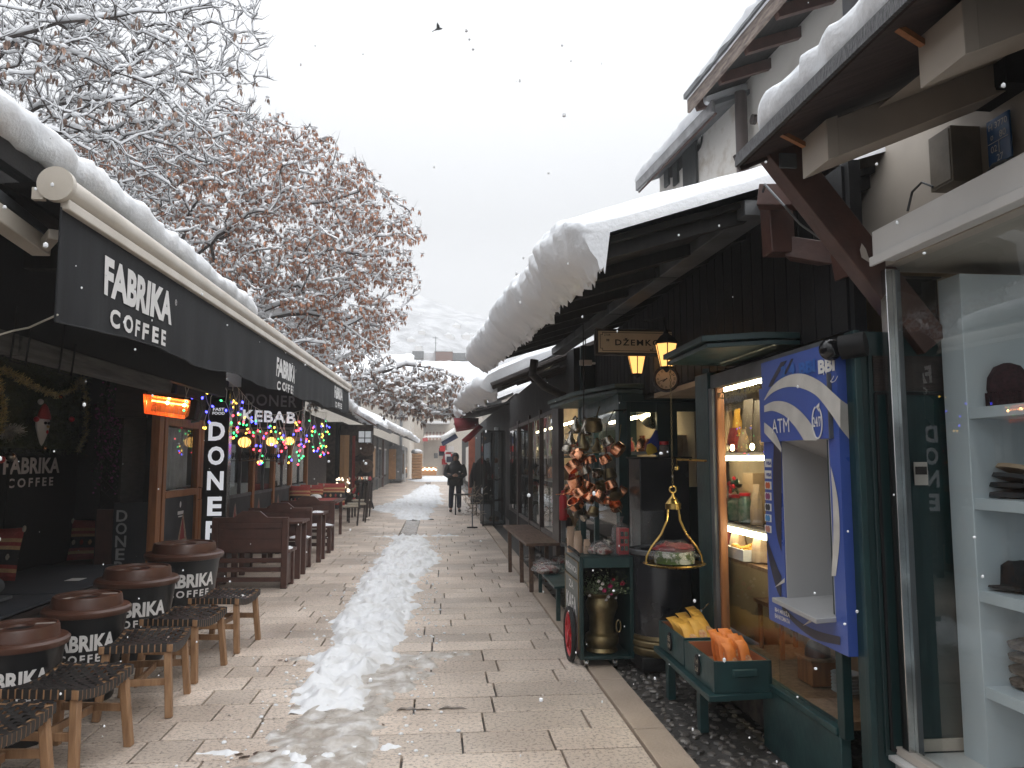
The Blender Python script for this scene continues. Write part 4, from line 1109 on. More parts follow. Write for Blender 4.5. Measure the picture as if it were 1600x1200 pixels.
light_curtain('dense curtain of coloured string lights hanging across the DONER KEBAB sign', [at(372, 606, Y=10.3), at(395, 634, Y=10.9), at(418, 648, Y=11.3), at(448, 648, Y=11.5), at(475, 640, Y=11.6)],
              [(u / 17, r1.uniform(.35, .8)) for u in range(18)], 6, 92)
light_curtain('far string lights cluster hanging past the DONER KEBAB sign', [at(478, 640, Y=12.0), at(495, 643, Y=13.2), at(512, 645, Y=14.2)],
              [(u / 8, r1.uniform(.3, .8)) for u in range(9)], 7, 45)
# ================================================================== RIGHT: coffee roastery with the teller machine
FX = 1.85
shop = thing('coffee_roastery', 'dark green coffee roastery shop with lit window and deep snowy overhanging roof', 'shop', (1.9, 6.0, 0))
M['shopin'] = mat('warm_shop_wall', (0.46, 0.34, 0.22), (0.34, 0.25, 0.16), scale=2, rough=0.7)
M['led'] = emit_mat('led_strip', (1.0, 0.86, 0.55), 14)
M['stonewall'] = mat('rubble_stone', (0.16, 0.13, 0.11), (0.06, 0.05, 0.045), scale=9, rough=0.8, bump=1.0, bscale=14)
WY0, WY1 = 3.46, 4.98
mb = MB()
mb.box(2.75, 2.85, 3.6, 7.3, 0, 3.0, M['shopin']); mb.box(2.45, 2.47, 3.66, 6.3, 0.3, 2.1, M['shopin']); mb.box(2.14, 2.75, WY0 + .14, 3.66, 0, 2.1, M['shopin']); mb.add([(1.87, 5.26, 0), (2.62, 7.28, 0), (2.66, 7.26, 0), (1.90, 5.22, 0), (1.87, 5.26, 2.2), (2.62, 7.28, 2.2), (2.66, 7.26, 2.2), (1.90, 5.22, 2.2)], [(0, 1, 5, 4)[::-1], (1, 2, 6, 5)[::-1], (2, 3, 7, 6)[::-1], (3, 0, 4, 7)[::-1], (4, 5, 6, 7)[::-1]], M['green'])
mb.box(FX + 0.05, 2.75, 3.66, 5.2, 0.26, 0.30, M['teak']); mb.box(FX + 0.05, 2.75, 3.6, 6.6, 2.10, 2.14, M['shopin'])
mb.box(FX + 0.06, FX + 0.16, 4.25, 5.2, 0.0, 0.26, M['stonewall'])
mb.box(FX + 0.14, FX + 0.2, 3.46, 9.9, 2.14, 3.02, M['black'])
for k in range(40): y = 3.5 + k * 0.16; mb.box(FX + 0.125, FX + 0.141, y, y + 0.145, 2.18, 3.0, M['black'])
mb.box(2.5, 2.6, 7.3, 9.6, 0, 3.0, M['shopin']); mb.box(1.8, 2.5, 9.5, 9.6, 0, 3.0, M['green'])
mb.box(1.78, 2.6, 7.25, 9.6, 2.12, 2.2, M['green'])
build(mb, 'wall', shop)
mb = MB()
mb.box(FX - 0.03, FX + 0.02, 3.44, 4.28, -0.02, 0.31, M['greenl'])
mb.box(FX - 0.03, FX - 0.005 + 0.02, 3.40, 3.46, 0.31, 2.1, M['green'])
build(mb, 'lower_panel', shop, bevel=0.004)
# main window
mb = MB()
mb.box(FX - 0.03, FX + 0.03, WY0, WY1, 2.03, 2.12, M['greymetal']); mb.box(FX - 0.05, FX + 0.05, WY1, WY1 + 0.25, 0.0, 2.14, M['greenl']); mb.box(FX - 0.045, FX + 0.0, WY1 - 0.06, WY1, 0.28, 2.03, M['greymetal'])
mb.box(FX - 0.02, FX + 0.03, WY1 - 0.09, WY1 - 0.06, 0.31, 2.03, M['oak']); mb.box(FX - 0.04, FX + 0.03, WY0, WY1, 0.311, 0.345, M['greenl'])
fr = build(mb, 'window', shop, bevel=0.004)
mb = MB(); mb.box(FX - 0.004, FX + 0.004, 4.115, WY1 - 0.06, 0.345, 2.03, M['glass']); mb.box(FX - 0.004, FX + 0.004, WY0, 4.115, 0.345, 0.69, M['glass']); pane = build(mb, 'pane', fr)
gold = mat('gold_lettering', (0.45, 0.36, 0.16), (0.35, 0.27, 0.12), rough=0.4, metal=0.3, bump=0)
mb = MB(); p = at(1152, 611, X=FX - 0.01); q0 = at(1118, 615, X=FX - 0.01); q1 = at(1186, 600, X=FX - 0.01)
text(mb, 'PRŽIONICA KAFE', (FX - 0.008, (q0.y + q1.y) / 2, p.z), abs(q0.y - q1.y), 0.06, (0, -1, 0), gold, bold=0.02)
p = at(1150, 634, X=FX - 0.01); text(mb, 'Džemkof', (FX - 0.008, p.y, p.z), 0.24, 0.05, (0, -1, 0.05), gold)
build(mb, 'gold_lettering', pane)
# shelves with led strips
def shelf_line(a, b, X=2.0):
    return at(a[0], a[1], X=X), at(b[0], b[1], X=X)
shz = [at(1150, 712, X=2.0).z, at(1150, 822, X=2.0).z]
for k, z in enumerate(shz):
    mb = MB(); PG = [(1.955, 4.13), (2.44, 4.13), (2.44, 6.25), (2.29, 6.25), (1.955, 5.34)]; mb.add([(x, y, z) for x, y in PG] + [(x, y, z + .022) for x, y in PG], [(4, 3, 2, 1, 0), (5, 6, 7, 8, 9)] + [(i, (i + 1) % 5, (i + 1) % 5 + 5, i + 5) for i in range(5)], M['darkwood']); s_ = build(mb, 'shelf', shop, bevel=0.002)
    mb = MB(); mb.bar((1.952, 4.14, z - .018), (1.952, 5.33, z - .018), .03, .03, M['led']); mb.bar((1.957, 5.34, z - .018), (2.29, 6.25, z - .018), .03, .03, M['led']); build(mb, 'led_strip', s_)
mb = MB(); mb.box(1.95, 2.0, 4.13, 5.30, 2.03, 2.065, M['led']); build(mb, 'led_strip', shop)
# window goods
def pouch(mb, c, w, h, d, m, T=None, lean=0.0, crimp=True):
    """stand-up paper bag: pillowed body narrowing to a crimped top"""
    n = 8; vs = []; fs = []
    prof = [(0.92, 1.0, 0.0), (1.0, 1.0, 0.06), (1.0, 0.95, 0.4), (0.97, 0.6, 0.72), (0.93, 0.15, 0.86), (0.95, 0.06, 1.0)]
    for a, b, z in prof:
        for k in range(n):
            t = 2 * math.pi * (k + 0.5) / n
            x = max(-1, min(1, 1.35 * math.cos(t))) * w / 2 * a; y = max(-1, min(1, 1.35 * math.sin(t))) * d / 2 * b
            vs.append((x + 0.004 * rnd.uniform(-1, 1), y + lean * z * h, z * h))
    for i in range(len(prof) - 1):
        for k in range(n):
            k2 = (k + 1) % n; fs.append((i * n + k, i * n + k2, (i + 1) * n + k2, (i + 1) * n + k))
    fs.append(tuple(range(n))[::-1]); fs.append(tuple((len(prof) - 1) * n + k for k in range(n)))
    mb.add(vs, fs, m, Matrix.Translation(c) @ (T or Matrix()))
gm = {'kraft': M['kraft'], 'redbag': mat('red_bag', (0.30, 0.04, 0.05), (0.2, 0.03, 0.03), rough=0.4, bump=.3), 'greybag': mat('grey_bag', (0.16, 0.13, 0.11), rough=0.5, bump=.3),
      'greenj': mat('green_jar', (0.05, 0.12, 0.08), (0.2, 0.22, 0.18), scale=30, rough=0.2), 'yellow': mat('yellow_bag', (0.75, 0.42, 0.08), (0.6, 0.32, 0.05), scale=14, rough=0.5, bump=0.4, bscale=20),
      'orangeb': mat('orange_bag', (0.8, 0.25, 0.05), (0.65, 0.18, 0.04), scale=14, rough=0.5, bump=0.4, bscale=20), 'carton': mat('carton', (0.42, 0.28, 0.15), (0.34, 0.22, 0.12), rough=0.7)}
GL = []
def good(name, label, cat, fnc, grp=None):
    mb = MB(); fnc(mb); o = single(mb, name, label, cat, grp, bevel=0.002); GL.append(o); return o
def xz(px, zbase, X): # place by picture column on a shelf of known depth
    y = at(px, 720, X=X).y; return (X, y, zbase)
z1, z2 = shz[0] + 0.024, shz[1] + 0.024
RZ = Matrix.Rotation(R(90), 4, 'Z')
pouches = [(1122, z1, 2.05, .10, .24, 'kraft', 'slim kraft coffee bag at the green post end of the top window shelf'), (1136, z1, 2.1, .11, .30, 'kraft', 'tall kraft bag standing behind the others on the top window shelf'),
           (1154, z1, 2.12, .11, .31, 'yellow', 'yellow paper bag on the top window shelf'), (1147, z1, 2.05, .14, .17, 'redbag', 'dark red bag on the top window shelf'),
           (1172, z1, 2.12, .17, .36, 'greybag', 'tall brown-grey bag beside the teller machine on the top window shelf'), (1188, z1, 2.1, .13, .34, 'greybag', 'brown-grey bag half hidden by the teller machine on the top window shelf'),
           (1180, z2, 2.06, .10, .26, 'kraft', 'kraft bag touching the teller machine on the middle window shelf'), (1163, z1, 2.02, .08, .15, 'kraft', 'small kraft bag in the middle of the top window shelf front'), (1118, z2, 2.04, .07, .18, 'redbag', 'small red bag behind the berry twigs on the middle window shelf'), (1140, z1, 2.2, .14, .38, 'carton' , 'tall brown bag at the very back of the top window shelf'),
           (1130, z2, 2.12, .12, .30, 'greybag', 'grey bag behind the berry twigs on the middle window shelf')]
for px, z, X, w, h, m_, lb in pouches:
    good('coffee_bag', lb, 'coffee bag', lambda mb: pouch(mb, xz(px, z, X), w, h, 0.07, gm[m_], RZ), 'bags of coffee in the roastery window')
good('carton', 'kraft carton box on the middle window shelf', 'box', lambda mb: mb.box(2.08, 2.2, at(1172, 720, X=2.1).y - .08, at(1172, 720, X=2.1).y + .09, z2, z2 + .33, gm['carton']))
def jar(mb, px, z, X, r=.045, h=.12):
    x, y, zz = xz(px, z, X); T = Matrix.Translation((x, y, zz))
    mb.lathe([(r * .8, 0), (r, .01), (r, h * .8), (r * .75, h * .9), (r * .75, h)], gm['greenj'], 14, T); mb.lathe([(r * .82, h), (r * .82, h + .02)], M['red'], 14, T)
good('preserve_jar', 'dark jar with red lid under the holly sprig on the middle window shelf', 'jar', lambda mb: jar(mb, 1148, z2, 2.05, .06, .16))
good('preserve_jar', 'glass jar beside the carton box on the middle window shelf', 'jar', lambda mb: (jar(mb, 1162, z2, 2.03, .045, .18)))
for px in (1120, 1145, 1176):
    x, y, z = xz(px, z1, 1.99)
    lb = {1120: 'tea light at the green post end of the top window shelf', 1145: 'middle one of three tea lights on the top window shelf', 1176: 'tea light nearest the teller machine on the top window shelf'}[px]
    t = thing('tea_light', lb, 'candle', (x, y, z), 0, 'glowing tea lights on the top window shelf')
    mb = MB(); mb.lathe([(.028, 0), (.032, .002), (.034, .055), (.032, .055), (.03, .006)], M['glass'], 14, Matrix.Translation((x, y, z)), capt=False); build(mb, 'glass_cup', t)
    mb = MB(); mb.ball((x, y, z + .03), 0.016, M['bulb'], 8, 6, (1, 1, 1.4)); build(mb, 'flame', t)
# holly sprig and berry twigs
t = thing('holly_sprig', 'christmas holly sprig with red berries on the middle window shelf', 'sprig', xz(1148, z2 + .18, 2.03))
mb = MB(); c = Vector(xz(1148, z2 + .24, 2.03))
for k in range(60):
    d = Vector((rnd.uniform(-1, .6), rnd.uniform(-1, 1), rnd.uniform(-.6, 1))).normalized() * rnd.uniform(.03, .08); s_ = d.cross(Vector((rnd.random(), 0.3, 1))).normalized() * .014
    mb.add([c, c + d * .5 + s_, c + d, c + d * .5 - s_], [(0, 1, 2, 3)], mat('holly', (0.03, 0.10, 0.04), (0.06, 0.13, 0.05), rough=0.3, isl=.4))
build(mb, 'leaves', t)
mb = MB()
for k in range(9): mb.ball(c + Vector((-.03, rnd.uniform(-.06, .06), rnd.uniform(-.05, .07))), .013, M['red'], 7, 5)
tag(build(mb, 'berries', t), kind='stuff')
t = thing('berry_twig', 'bronze berry twig standing at the green post end of the window', 'twig', xz(1120, z2, 2.0))
mb = MB(); mk = MB(); b0 = Vector(xz(1118, z2 - .02, 1.99)); bm = mat('bronze_berry', (0.28, 0.12, 0.06), rough=0.3, metal=.3)
for k in range(7):
    a = b0 + Vector((0, rnd.uniform(-.08, .06), rnd.uniform(.16, .33))); mb.tube([b0, b0.lerp(a, .5) + Vector((0, .02, 0)), a], .003, M['darkwood'], 5)
    for q in range(3): mk.ball(a + Vector((rnd.uniform(-.02, .02), rnd.uniform(-.03, .03), rnd.uniform(-.04, .03))), .014, bm, 8, 6)
build(mb, 'stem', t); tag(build(mk, 'berries', t), kind='stuff')
# bottom display: baskets of sweets
for k, (px, w, m_, lb) in enumerate(((1128, .13, 'redbag', 'wrapped jar set with red top in the lower window display'), (1150, .12, 'kraft', 'kraft bag in the lower window display'), (1184, .1, 'kraft', 'kraft bag with clear window next to the teller machine in the lower display'))):
    good('gift_bag', lb, 'gift bag', lambda mb: pouch(mb, xz(px, 0.92, 2.02), w, .22, .1, gm[m_], RZ))
good('display_shelf', 'slanting wooden display board in the lower window', 'shelf', lambda mb: mb.box(1.955, 2.44, 4.13, 5.30, 0.885, 0.91, M['teak']))
t = thing('sweets_tray', 'white tray of wrapped yellow sweets in the lower window display', 'tray', xz(1165, .93, 2.0))
x, y, z = xz(1165, .93, 2.02); mb = MB()
for a, b, c_, d in ((x - .1, x + .1, y - .16, y - .15), (x - .1, x + .1, y + .15, y + .16), (x - .1, x - .09, y - .15, y + .15), (x + .09, x + .1, y - .15, y + .15)): mb.box(a, b, c_, d, z, z + .06, M['white'])
mb.box(x - .1, x + .1, y - .16, y + .16, z - .01, z, M['white']); build(mb, 'box', t)
mb = MB()
for k in range(50): mb.ball((x + rnd.uniform(-.08, .08), y + rnd.uniform(-.14, .14), z + rnd.uniform(.02, .07)), .018, gm['yellow'] if k % 3 else M['cream'], 6, 4, (1, 1.4, .8))
tag(build(mb, 'sweets', t), kind='stuff')
# dim goods at the bottom of the window: mill, little chair
t = thing('coffee_grinder', 'wooden box coffee grinder with a metal dome at the bottom of the roastery window', 'coffee grinder', at(1283, 1082, X=2.15))
c = at(1280, 1085, X=2.15); c.z = 0.31
mb = MB(); mb.box(c.x - .08, c.x + .08, c.y - .09, c.y + .09, c.z, c.z + .13, M['oak']); mb.box(c.x - .09, c.x + .09, c.y - .10, c.y + .10, c.z + .13, c.z + .145, M['teak']); build(mb, 'box', t, bevel=.004)
mb = MB(); mb.lathe([(.07, .145), (.068, .18), (.05, .22), (.02, .24), (.012, .28)], M['greymetal'], 16, Matrix.Translation(c)); mb.tube([c + Vector((0, 0, .28)), c + Vector((-.14, 0, .285))], .008, M['steel'], 6); mb.ball(c + Vector((-.14, 0, .30)), .018, M['darkwood'], 8, 6); build(mb, 'crank', t)
def plates(mb):
    c = at(1322, 1060, X=2.2); c.z = .31
    for k in range(6): mb.lathe([(.03, k * .018), (.075, k * .018 + .012), (.078, k * .018 + .016), (.03, k * .018 + .006)], M['white'], 18, Matrix.Translation(c))
good('plate_stack', 'stack of white saucers at the bottom of the roastery window', 'plates', plates)
def stool(mb):
    c = at(1235, 1060, X=2.3); c.z = .30
    mb.box(c.x - .15, c.x + .15, c.y - .2, c.y + .2, c.z + .3, c.z + .325, M['oak'])
    for a in (-1, 1):
        for b in (-1, 1): mb.bar((c.x + a * .12, c.y + b * .16, c.z), (c.x + a * .12, c.y + b * .16, c.z + .3), .025, .025, M['oak'])
good('low_wooden_stool', 'small orange wood stool inside the roastery window below the teller machine', 'stool', stool)

# canopy slab over the window
mb = MB()
cp_ = at(1043, 566, Z=2.20); vs2 = [(cp_.x, cp_.y), (1.50, 4.14), (1.80, 3.98), (1.97, 3.98), (1.97, cp_.y)]
for z0, z1_, ex in ((2.18, 2.205, 0.0), (2.215, 2.25, 0.03)):
    P = [(x - (ex if i < 3 else 0), y) for i, (x, y) in enumerate(vs2)]
    mb.add([(x, y, z0) for x, y in P] + [(x, y, z1_) for x, y in P], [(4, 3, 2, 1, 0)[::1], (5, 6, 7, 8, 9)] + [(i, (i + 1) % 5, (i + 1) % 5 + 5, i + 5) for i in range(5)], M['green'])
build(mb, 'canopy', shop, bevel=0.003)
mb = MB()
vs2 = [(1.40, 9.5), (1.48, 8.2), (1.72, 7.25), (2.6, 7.2), (2.6, 7.4), (1.85, 9.5)]
for z0, z1_, ex in ((2.20, 2.235, 0.0), (2.25, 2.29, 0.03)):
    P = [(x - (ex if i < 3 else 0), y - (ex if i in (2, 3) else 0)) for i, (x, y) in enumerate(vs2)]
    n = len(P); mb.add([(x, y, z0) for x, y in P] + [(x, y, z1_) for x, y in P], [tuple(range(n))[::-1], tuple(range(n, 2 * n))] + [(i, (i + 1) % n, (i + 1) % n + n, i + n) for i in range(n)], M['greenl'])
build(mb, 'canopy', shop, bevel=0.003)
# bay window parallel to the lane (behind the copper pots)
mb = MB()
for y0, y1 in ((7.28, 7.42), (9.32, 9.45)): mb.box(1.74, 1.82, y0, y1, 0.0, 2.2, M['greenl'])
mb.box(1.75, 1.81, 7.42, 9.32, 2.05, 2.2, M['greenl']); mb.box(1.75, 1.81, 7.42, 9.32, 0.0, 0.45, M['greenl']); mb.box(1.75, 1.81, 8.5, 8.56, .45, 2.05, M['greenl'])
w = build(mb, 'window', shop, bevel=0.004)
mb = MB(); mb.box(1.775, 1.785, 7.42, 9.32, 0.45, 2.05, M['glass']); build(mb, 'pane', w)
mb = MB(); mb.box(1.84, 2.3, 7.4, 9.4, 1.62, 1.64, M['white']); mb.box(1.84, 2.3, 7.4, 9.4, 1.12, 1.14, M['white']); mb.box(1.84, 2.4, 7.4, 9.4, 0.45, 0.48, M['white']); build(mb, 'shelf', shop)
mb = MB(); mb.box(2.1, 2.14, 7.6, 9.3, 2.0, 2.03, M['led']); build(mb, 'led_strip', shop)
mb = MB()
for k in range(46):
    y = rnd.uniform(7.5, 9.2); z = rnd.choice((.48, 1.14, 1.64)); x = rnd.uniform(1.9, 2.2); r = rnd.uniform(.03, .07)
    mb.lathe([(r * .7, 0), (r, r * .6), (r * .8, r * 1.6), (r * .4, r * 2.1), (r * .5, r * 2.5)], rnd.choice((M['copper'], M['silver'], M['oldbrass'], gm['redbag'])), 12, Matrix.Translation((x, y, z)))
tag(build(mb, 'wares', shop), kind='stuff')
# facing wall of the recess: door and small window
mb = MB()
mb.box(1.82, 1.86, 7.28, 7.34, 0, 2.2, M['green']); mb.box(1.86, 2.12, 7.28, 7.34, 2.02, 2.2, M['green']); mb.box(2.12, 2.32, 7.28, 7.34, 0, 2.2, M['green']); mb.box(2.32, 2.55, 7.28, 7.34, 2.03, 2.2, M['green']); mb.box(2.32, 2.55, 7.28, 7.34, 0, 1.3, M['green']); mb.box(2.53, 2.8, 7.28, 7.34, 0, 2.2, M['green'])
mb.box(1.86, 2.12, 7.28, 7.34, 0, 0.5, M['green'])
build(mb, 'door_wall', shop, bevel=0.003)
mb = MB(); mb.box(1.86, 2.12, 7.30, 7.31, .5, 2.02, M['glass']); mb.box(2.32, 2.53, 7.30, 7.31, 1.3, 2.03, M['glass']); build(mb, 'door_pane', shop)
mb = MB(); mb.tube([at(993, 605, Y=7.5), at(1025, 602, Y=7.5)], 0.012, M['led'], 6); build(mb, 'led_strip', shop)
good('round_platter', 'big polished round platter seen through the roastery door', 'platter', lambda mb: mb.lathe([(0, 0), (.17, .01), (.2, .03), (.21, .028), (.18, .0), (0, -.01)], M['silver'], 30, Matrix.Translation(at(1014, 640, Y=7.7)) @ Matrix.Rotation(R(80), 4, 'X') @ Matrix.Rotation(R(25), 4, 'Y')))
for k, px in enumerate((1053, 1062, 1071, 1080)):
    p = at(px, 700, Y=7.55); lb = ['kraft bag row behind the small recess window, leftmost', 'second kraft bag behind the small recess window', 'third kraft bag behind the small recess window', 'kraft bag beside the green post behind the small recess window'][k]
    good('coffee_bag', lb, 'coffee bag', lambda mb: pouch(mb, (p.x, 7.55, 1.55), .075, .26, .06, gm['kraft']), 'bags of coffee in the roastery window')
# door hardware
mb = MB(); mb.tube([(1.79, 5.0, 1.55), (1.60, 5.05, 1.56), (1.60, 5.05, 1.5)], 0.008, M['brass'], 6); mb.ball((1.60, 5.05, 1.5), .018, M['brass'], 8, 6); build(mb, 'hook', shop)

# overhanging roof
E0, E1 = Vector((0.78, 3.9, 2.70)), Vector((0.52, 9.9, 2.87))
ru = Vector((0.98, 0, 0.29)).normalized()
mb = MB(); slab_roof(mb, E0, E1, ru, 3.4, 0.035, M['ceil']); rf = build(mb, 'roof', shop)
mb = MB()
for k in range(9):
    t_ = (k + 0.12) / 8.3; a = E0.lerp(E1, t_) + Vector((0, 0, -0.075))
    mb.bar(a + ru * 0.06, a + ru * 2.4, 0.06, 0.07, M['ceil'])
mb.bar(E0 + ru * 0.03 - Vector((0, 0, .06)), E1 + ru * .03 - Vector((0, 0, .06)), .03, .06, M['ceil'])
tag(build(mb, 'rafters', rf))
mb = MB()
b0, b1 = Vector((1.70, 3.85, 2.90)), Vector((1.54, 9.8, 2.96))
n = 4
for k in range(n): mb.bar(b0.lerp(b1, k / n + .001), b0.lerp(b1, (k + 1) / n - 0.003), 0.15, 0.085, M['greymetal'])
build(mb, 'roof_beam', shop, bevel=0.004)
mb = MB(); loft_snow(mb, E0 + Vector((-.0, -.10, 0)), E1, ru, 3.3, 0.25, 0.13, endt=.45, seed=5.2, ns=300, nc=38, lump=0.022, drop=0.17, fringe=0.055, fine=0.012, tv=0.08, taper=True)
build(mb, 'roof_snow', rf, angle=75)
mb = MB(); mb.bar((1.2, 3.7, 2.0), (1.2, 3.71, 2.0), 0.001, 0.001, M['black'])

# hanging lamp tube under the eave (small fixtures and wires)
mb = MB(); a = at(915, 566, Y=7.6)
mb.tube([a + Vector((0, 0, .25)), a], .006, M['black'], 5); mb.box(a.x - .06, a.x + .06, a.y - .03, a.y + .03, a.z - .03, a.z + .02, M['cream']); mb.tube([a + Vector((.1, 0, -.01)), a + Vector((.06, 0, -.01))], .012, M['white'], 6)
single(mb, 'junction_box', 'small cream electrical fitting on a thin rod under the roastery eave', 'fixture')

# ------------------------------------------------------------------ shop sign, lanterns, clock
t = thing('shop_sign', 'cream sign board with serif name lettering, hung under the roastery roof', 'sign', (1.67, 6.3, 2.4))
mb = MB(); a = at(930, 513, Y=6.3); b = at(1062, 556, Y=6.3)
mb.box(a.x, b.x, 6.3, 6.36, b.z, a.z, M['darkwood']); build(mb, 'frame', t, bevel=.004)
sc_ = mat('sign_cream', (0.66, 0.52, 0.34), (0.58, 0.45, 0.29), scale=4, rough=0.5, bump=0.02)
mb = MB(); mb.box(a.x + .025, b.x - .025, 6.292, 6.302, b.z + .022, a.z - .022, sc_); bd = build(mb, 'board', t)
mb = MB(); bk = mat('black_lettering', (0.015, 0.012, 0.01), rough=.6, bump=0)
cx = (a.x + b.x) / 2; cz = (a.z + b.z) / 2; w_ = b.x - a.x; h_ = a.z - b.z
def frame_line(mb, x0, x1, z0, z1, y, th, m, nt=.02):
    pts = [(x0 + nt, z0), (x1 - nt, z0), (x1 - nt, z0 + nt), (x1, z0 + nt), (x1, z1 - nt), (x1 - nt, z1 - nt), (x1 - nt, z1), (x0 + nt, z1), (x0 + nt, z1 - nt), (x0, z1 - nt), (x0, z0 + nt), (x0 + nt, z0 + nt)]
    for p, q in zip(pts, pts[1:] + pts[:1]): mb.bar((p[0], y, p[1]), (q[0], y, q[1]), th, th, m)
frame_line(mb, a.x + .04, b.x - .04, b.z + .035, a.z - .035, 6.291, .004, bk)
text(mb, '" DŽEMKOF "', (cx + .02, 6.288, cz), w_ * .80, .065, (1, 0, 0), bk, bold=.02, spacing=1.25)
text(mb, 'ZTOR', (a.x + .10, 6.288, a.z - .055), .055, .018, (1, 0, 0), bk, bold=.01); text(mb, 'vl. Dž.', (cx + .16, 6.288, cz - .065), .12, .03, (1, 0, 0), bk, bold=.01)
build(mb, 'lettering', bd)
def lantern(c, s, label):
    t = thing('wall_lantern', label, 'lantern', c, 0, 'lit glass lanterns under the roastery roof')
    T = Matrix.Translation(c) @ Matrix.Rotation(R(20), 4, 'Z') @ Matrix.Scale(s, 4)
    mb = MB(); mb.lathe([(.052, -.115), (.095, .08)], mat('lantern_glass', (0.85, 0.5, 0.2), (0.8, 0.42, .14), emit=(1, .5, .14), estr=1.1, bump=0), 6, T, capb=False, capt=False); build(mb, 'glass_shade', t, angle=10)
    mb = MB()
    for k in range(6):
        a = math.pi / 3 * k; mb.tube([T @ Vector((.053 * math.cos(a), .053 * math.sin(a), -.115)), T @ Vector((.097 * math.cos(a), .097 * math.sin(a), .08))], .0045 * s, M['black'], 4)
    mb.lathe([(.055, -.13), (.055, -.112)], M['black'], 6, T); mb.lathe([(.006, -.16), (.02, -.145), (.03, -.13)], M['black'], 8, T)
    mb.lathe([(.10, .075), (.108, .085), (.06, .14), (.025, .165), (.02, .19), (.006, .21)], M['black'], 6, T, capb=True)
    mb.tube([T @ Vector((0, 0, .2)), T @ Vector((0, 0.02, .3)), T @ Vector((0, .3, .32))], .01 * s, M['black'], 6)
    build(mb, 'frame', t, angle=20)
    mb = MB(); mb.ball(T @ Vector((-.0, 0, .03)), .03 * s, M['bulb'], 10, 7); build(mb, 'bulb', t)
lantern(at(1041, 552, Y=5.7), .92, 'lit glass lantern overlapping the cream sign board')
lantern(at(995, 566, Y=6.9), .95, 'lit glass lantern hanging lower, under the middle of the cream sign board')
t = thing('wall_clock', 'round clock with cream face and dark rim under the shop lanterns', 'clock', at(1041, 592, Y=5.9))
c = at(1041, 592, Y=5.9); T = Matrix.Translation(c) @ Matrix.Rotation(R(-8), 4, 'Z') @ Matrix.Rotation(R(90), 4, 'X')
mb = MB(); mb.lathe([(.10, -.06), (.105, -.02), (.105, .0), (.092, .012), (.084, .006), (.082, -.004)], M['darkwood'], 40, T, capt=False); build(mb, 'rim', t)
mb = MB(); mb.lathe([(.083, -.006), (.083, -.004)], mat('clock_cream', (0.66, 0.5, 0.34), (0.56, 0.43, 0.29), scale=6, rough=.5, bump=0), 40, T); dial = build(mb, 'dial', t)
mb = MB()
for k, s_ in enumerate(('XII', 'I', 'II', 'III', 'IIII', 'V', 'VI', 'VII', 'VIII', 'IX', 'X', 'XI')):
    a = math.pi / 2 - math.pi / 6 * k; v, f_ = text_geo(s_, .01); w_ = .006 + .005 * len(s_)
    S = Matrix.Translation((.066 * math.cos(a), .066 * math.sin(a), -.002)) @ Matrix.Rotation(a - math.pi / 2, 4, 'Z') @ Matrix.Diagonal((w_, .018, 1, 1))
    mb.add(v, f_, bk, T @ S)
build(mb, 'numerals', dial)
for L_, wd, ang in ((.038, .007, 246), (.058, .005, 250)):
    pass
mb = MB()
for L_, wd, hr in ((.036, .008, 7.7), (.056, .005, 8.35)):
    a = math.pi / 2 - math.pi / 6 * hr; S = Matrix.Rotation(a, 4, 'Z'); mb.box(-.01, L_, -wd / 2, wd / 2, .000, .001 + wd * .1, bk, T @ S)
build(mb, 'hands', dial)

# ------------------------------------------------------------------ teller machine
AX = 1.80
t = thing('teller_machine', 'blue and white automated teller machine set in the roastery front', 'teller machine', (AX, 3.72, 0.7))
M['blue'] = mat('bank_blue', (0.050, 0.100, 0.38), (0.045, 0.09, 0.35), scale=3, rough=0.3, bump=0.02)
M['cream2'] = mat('bank_cream', (0.62, 0.60, 0.56), rough=0.35, bump=0.02)
M['navy'] = mat('bank_navy', (0.035, 0.035, 0.06), rough=0.35, bump=0.02)
M['atmgrey'] = mat('light_grey_plastic', (0.40, 0.40, 0.40), (0.37, 0.37, 0.37), scale=2, rough=0.45, bump=0.03)
ay1 = at(1194, 720, X=AX).y; ay0 = at(1313, 720, X=AX).y
az0 = at(1197, 965, X=AX).z; az1 = at(1196, 566, X=AX).z
oy1 = at(1221, 720, X=AX).y; oy0 = at(1296, 720, X=AX).y; oz1 = at(1222, 688, X=AX).z; oz0 = at(1222, 936, X=AX).z
mb = MB()
mb.box(AX, 2.45, oy1, ay1, az0, az1, M['blue']); mb.box(AX, 2.45, ay0, oy0, az0, az1, M['blue'])
mb.box(AX + .0, 2.45, oy0, oy1, oz1, az1, M['blue']); mb.box(AX, 2.45, oy0, oy1, az0, oz0, M['blue'])
build(mb, 'cabinet', t)
mb = MB()
mb.box(AX + .30, AX + .32, oy0 + .001, oy1 - .001, oz0 + .001, oz1 - .001, M['atmgrey'])
mb.box(AX + .003, AX + .3, oy1 - .012, oy1 - .002, oz0 + .001, oz1 - .001, M['atmgrey']); mb.box(AX + .003, AX + .3, oy0 + .002, oy0 + .012, oz0 + .001, oz1 - .001, M['atmgrey'])
mb.add([(AX + .004, oy0 + .012, oz1 - .003), (AX + .004, oy1 - .012, oz1 - .003), (AX + .3, oy1 - .012, oz1 - .12), (AX + .3, oy0 + .012, oz1 - .12)], [(0, 1, 2, 3)], M['atmgrey'])
build(mb, 'recess', t)
mb = MB()
z = oz0
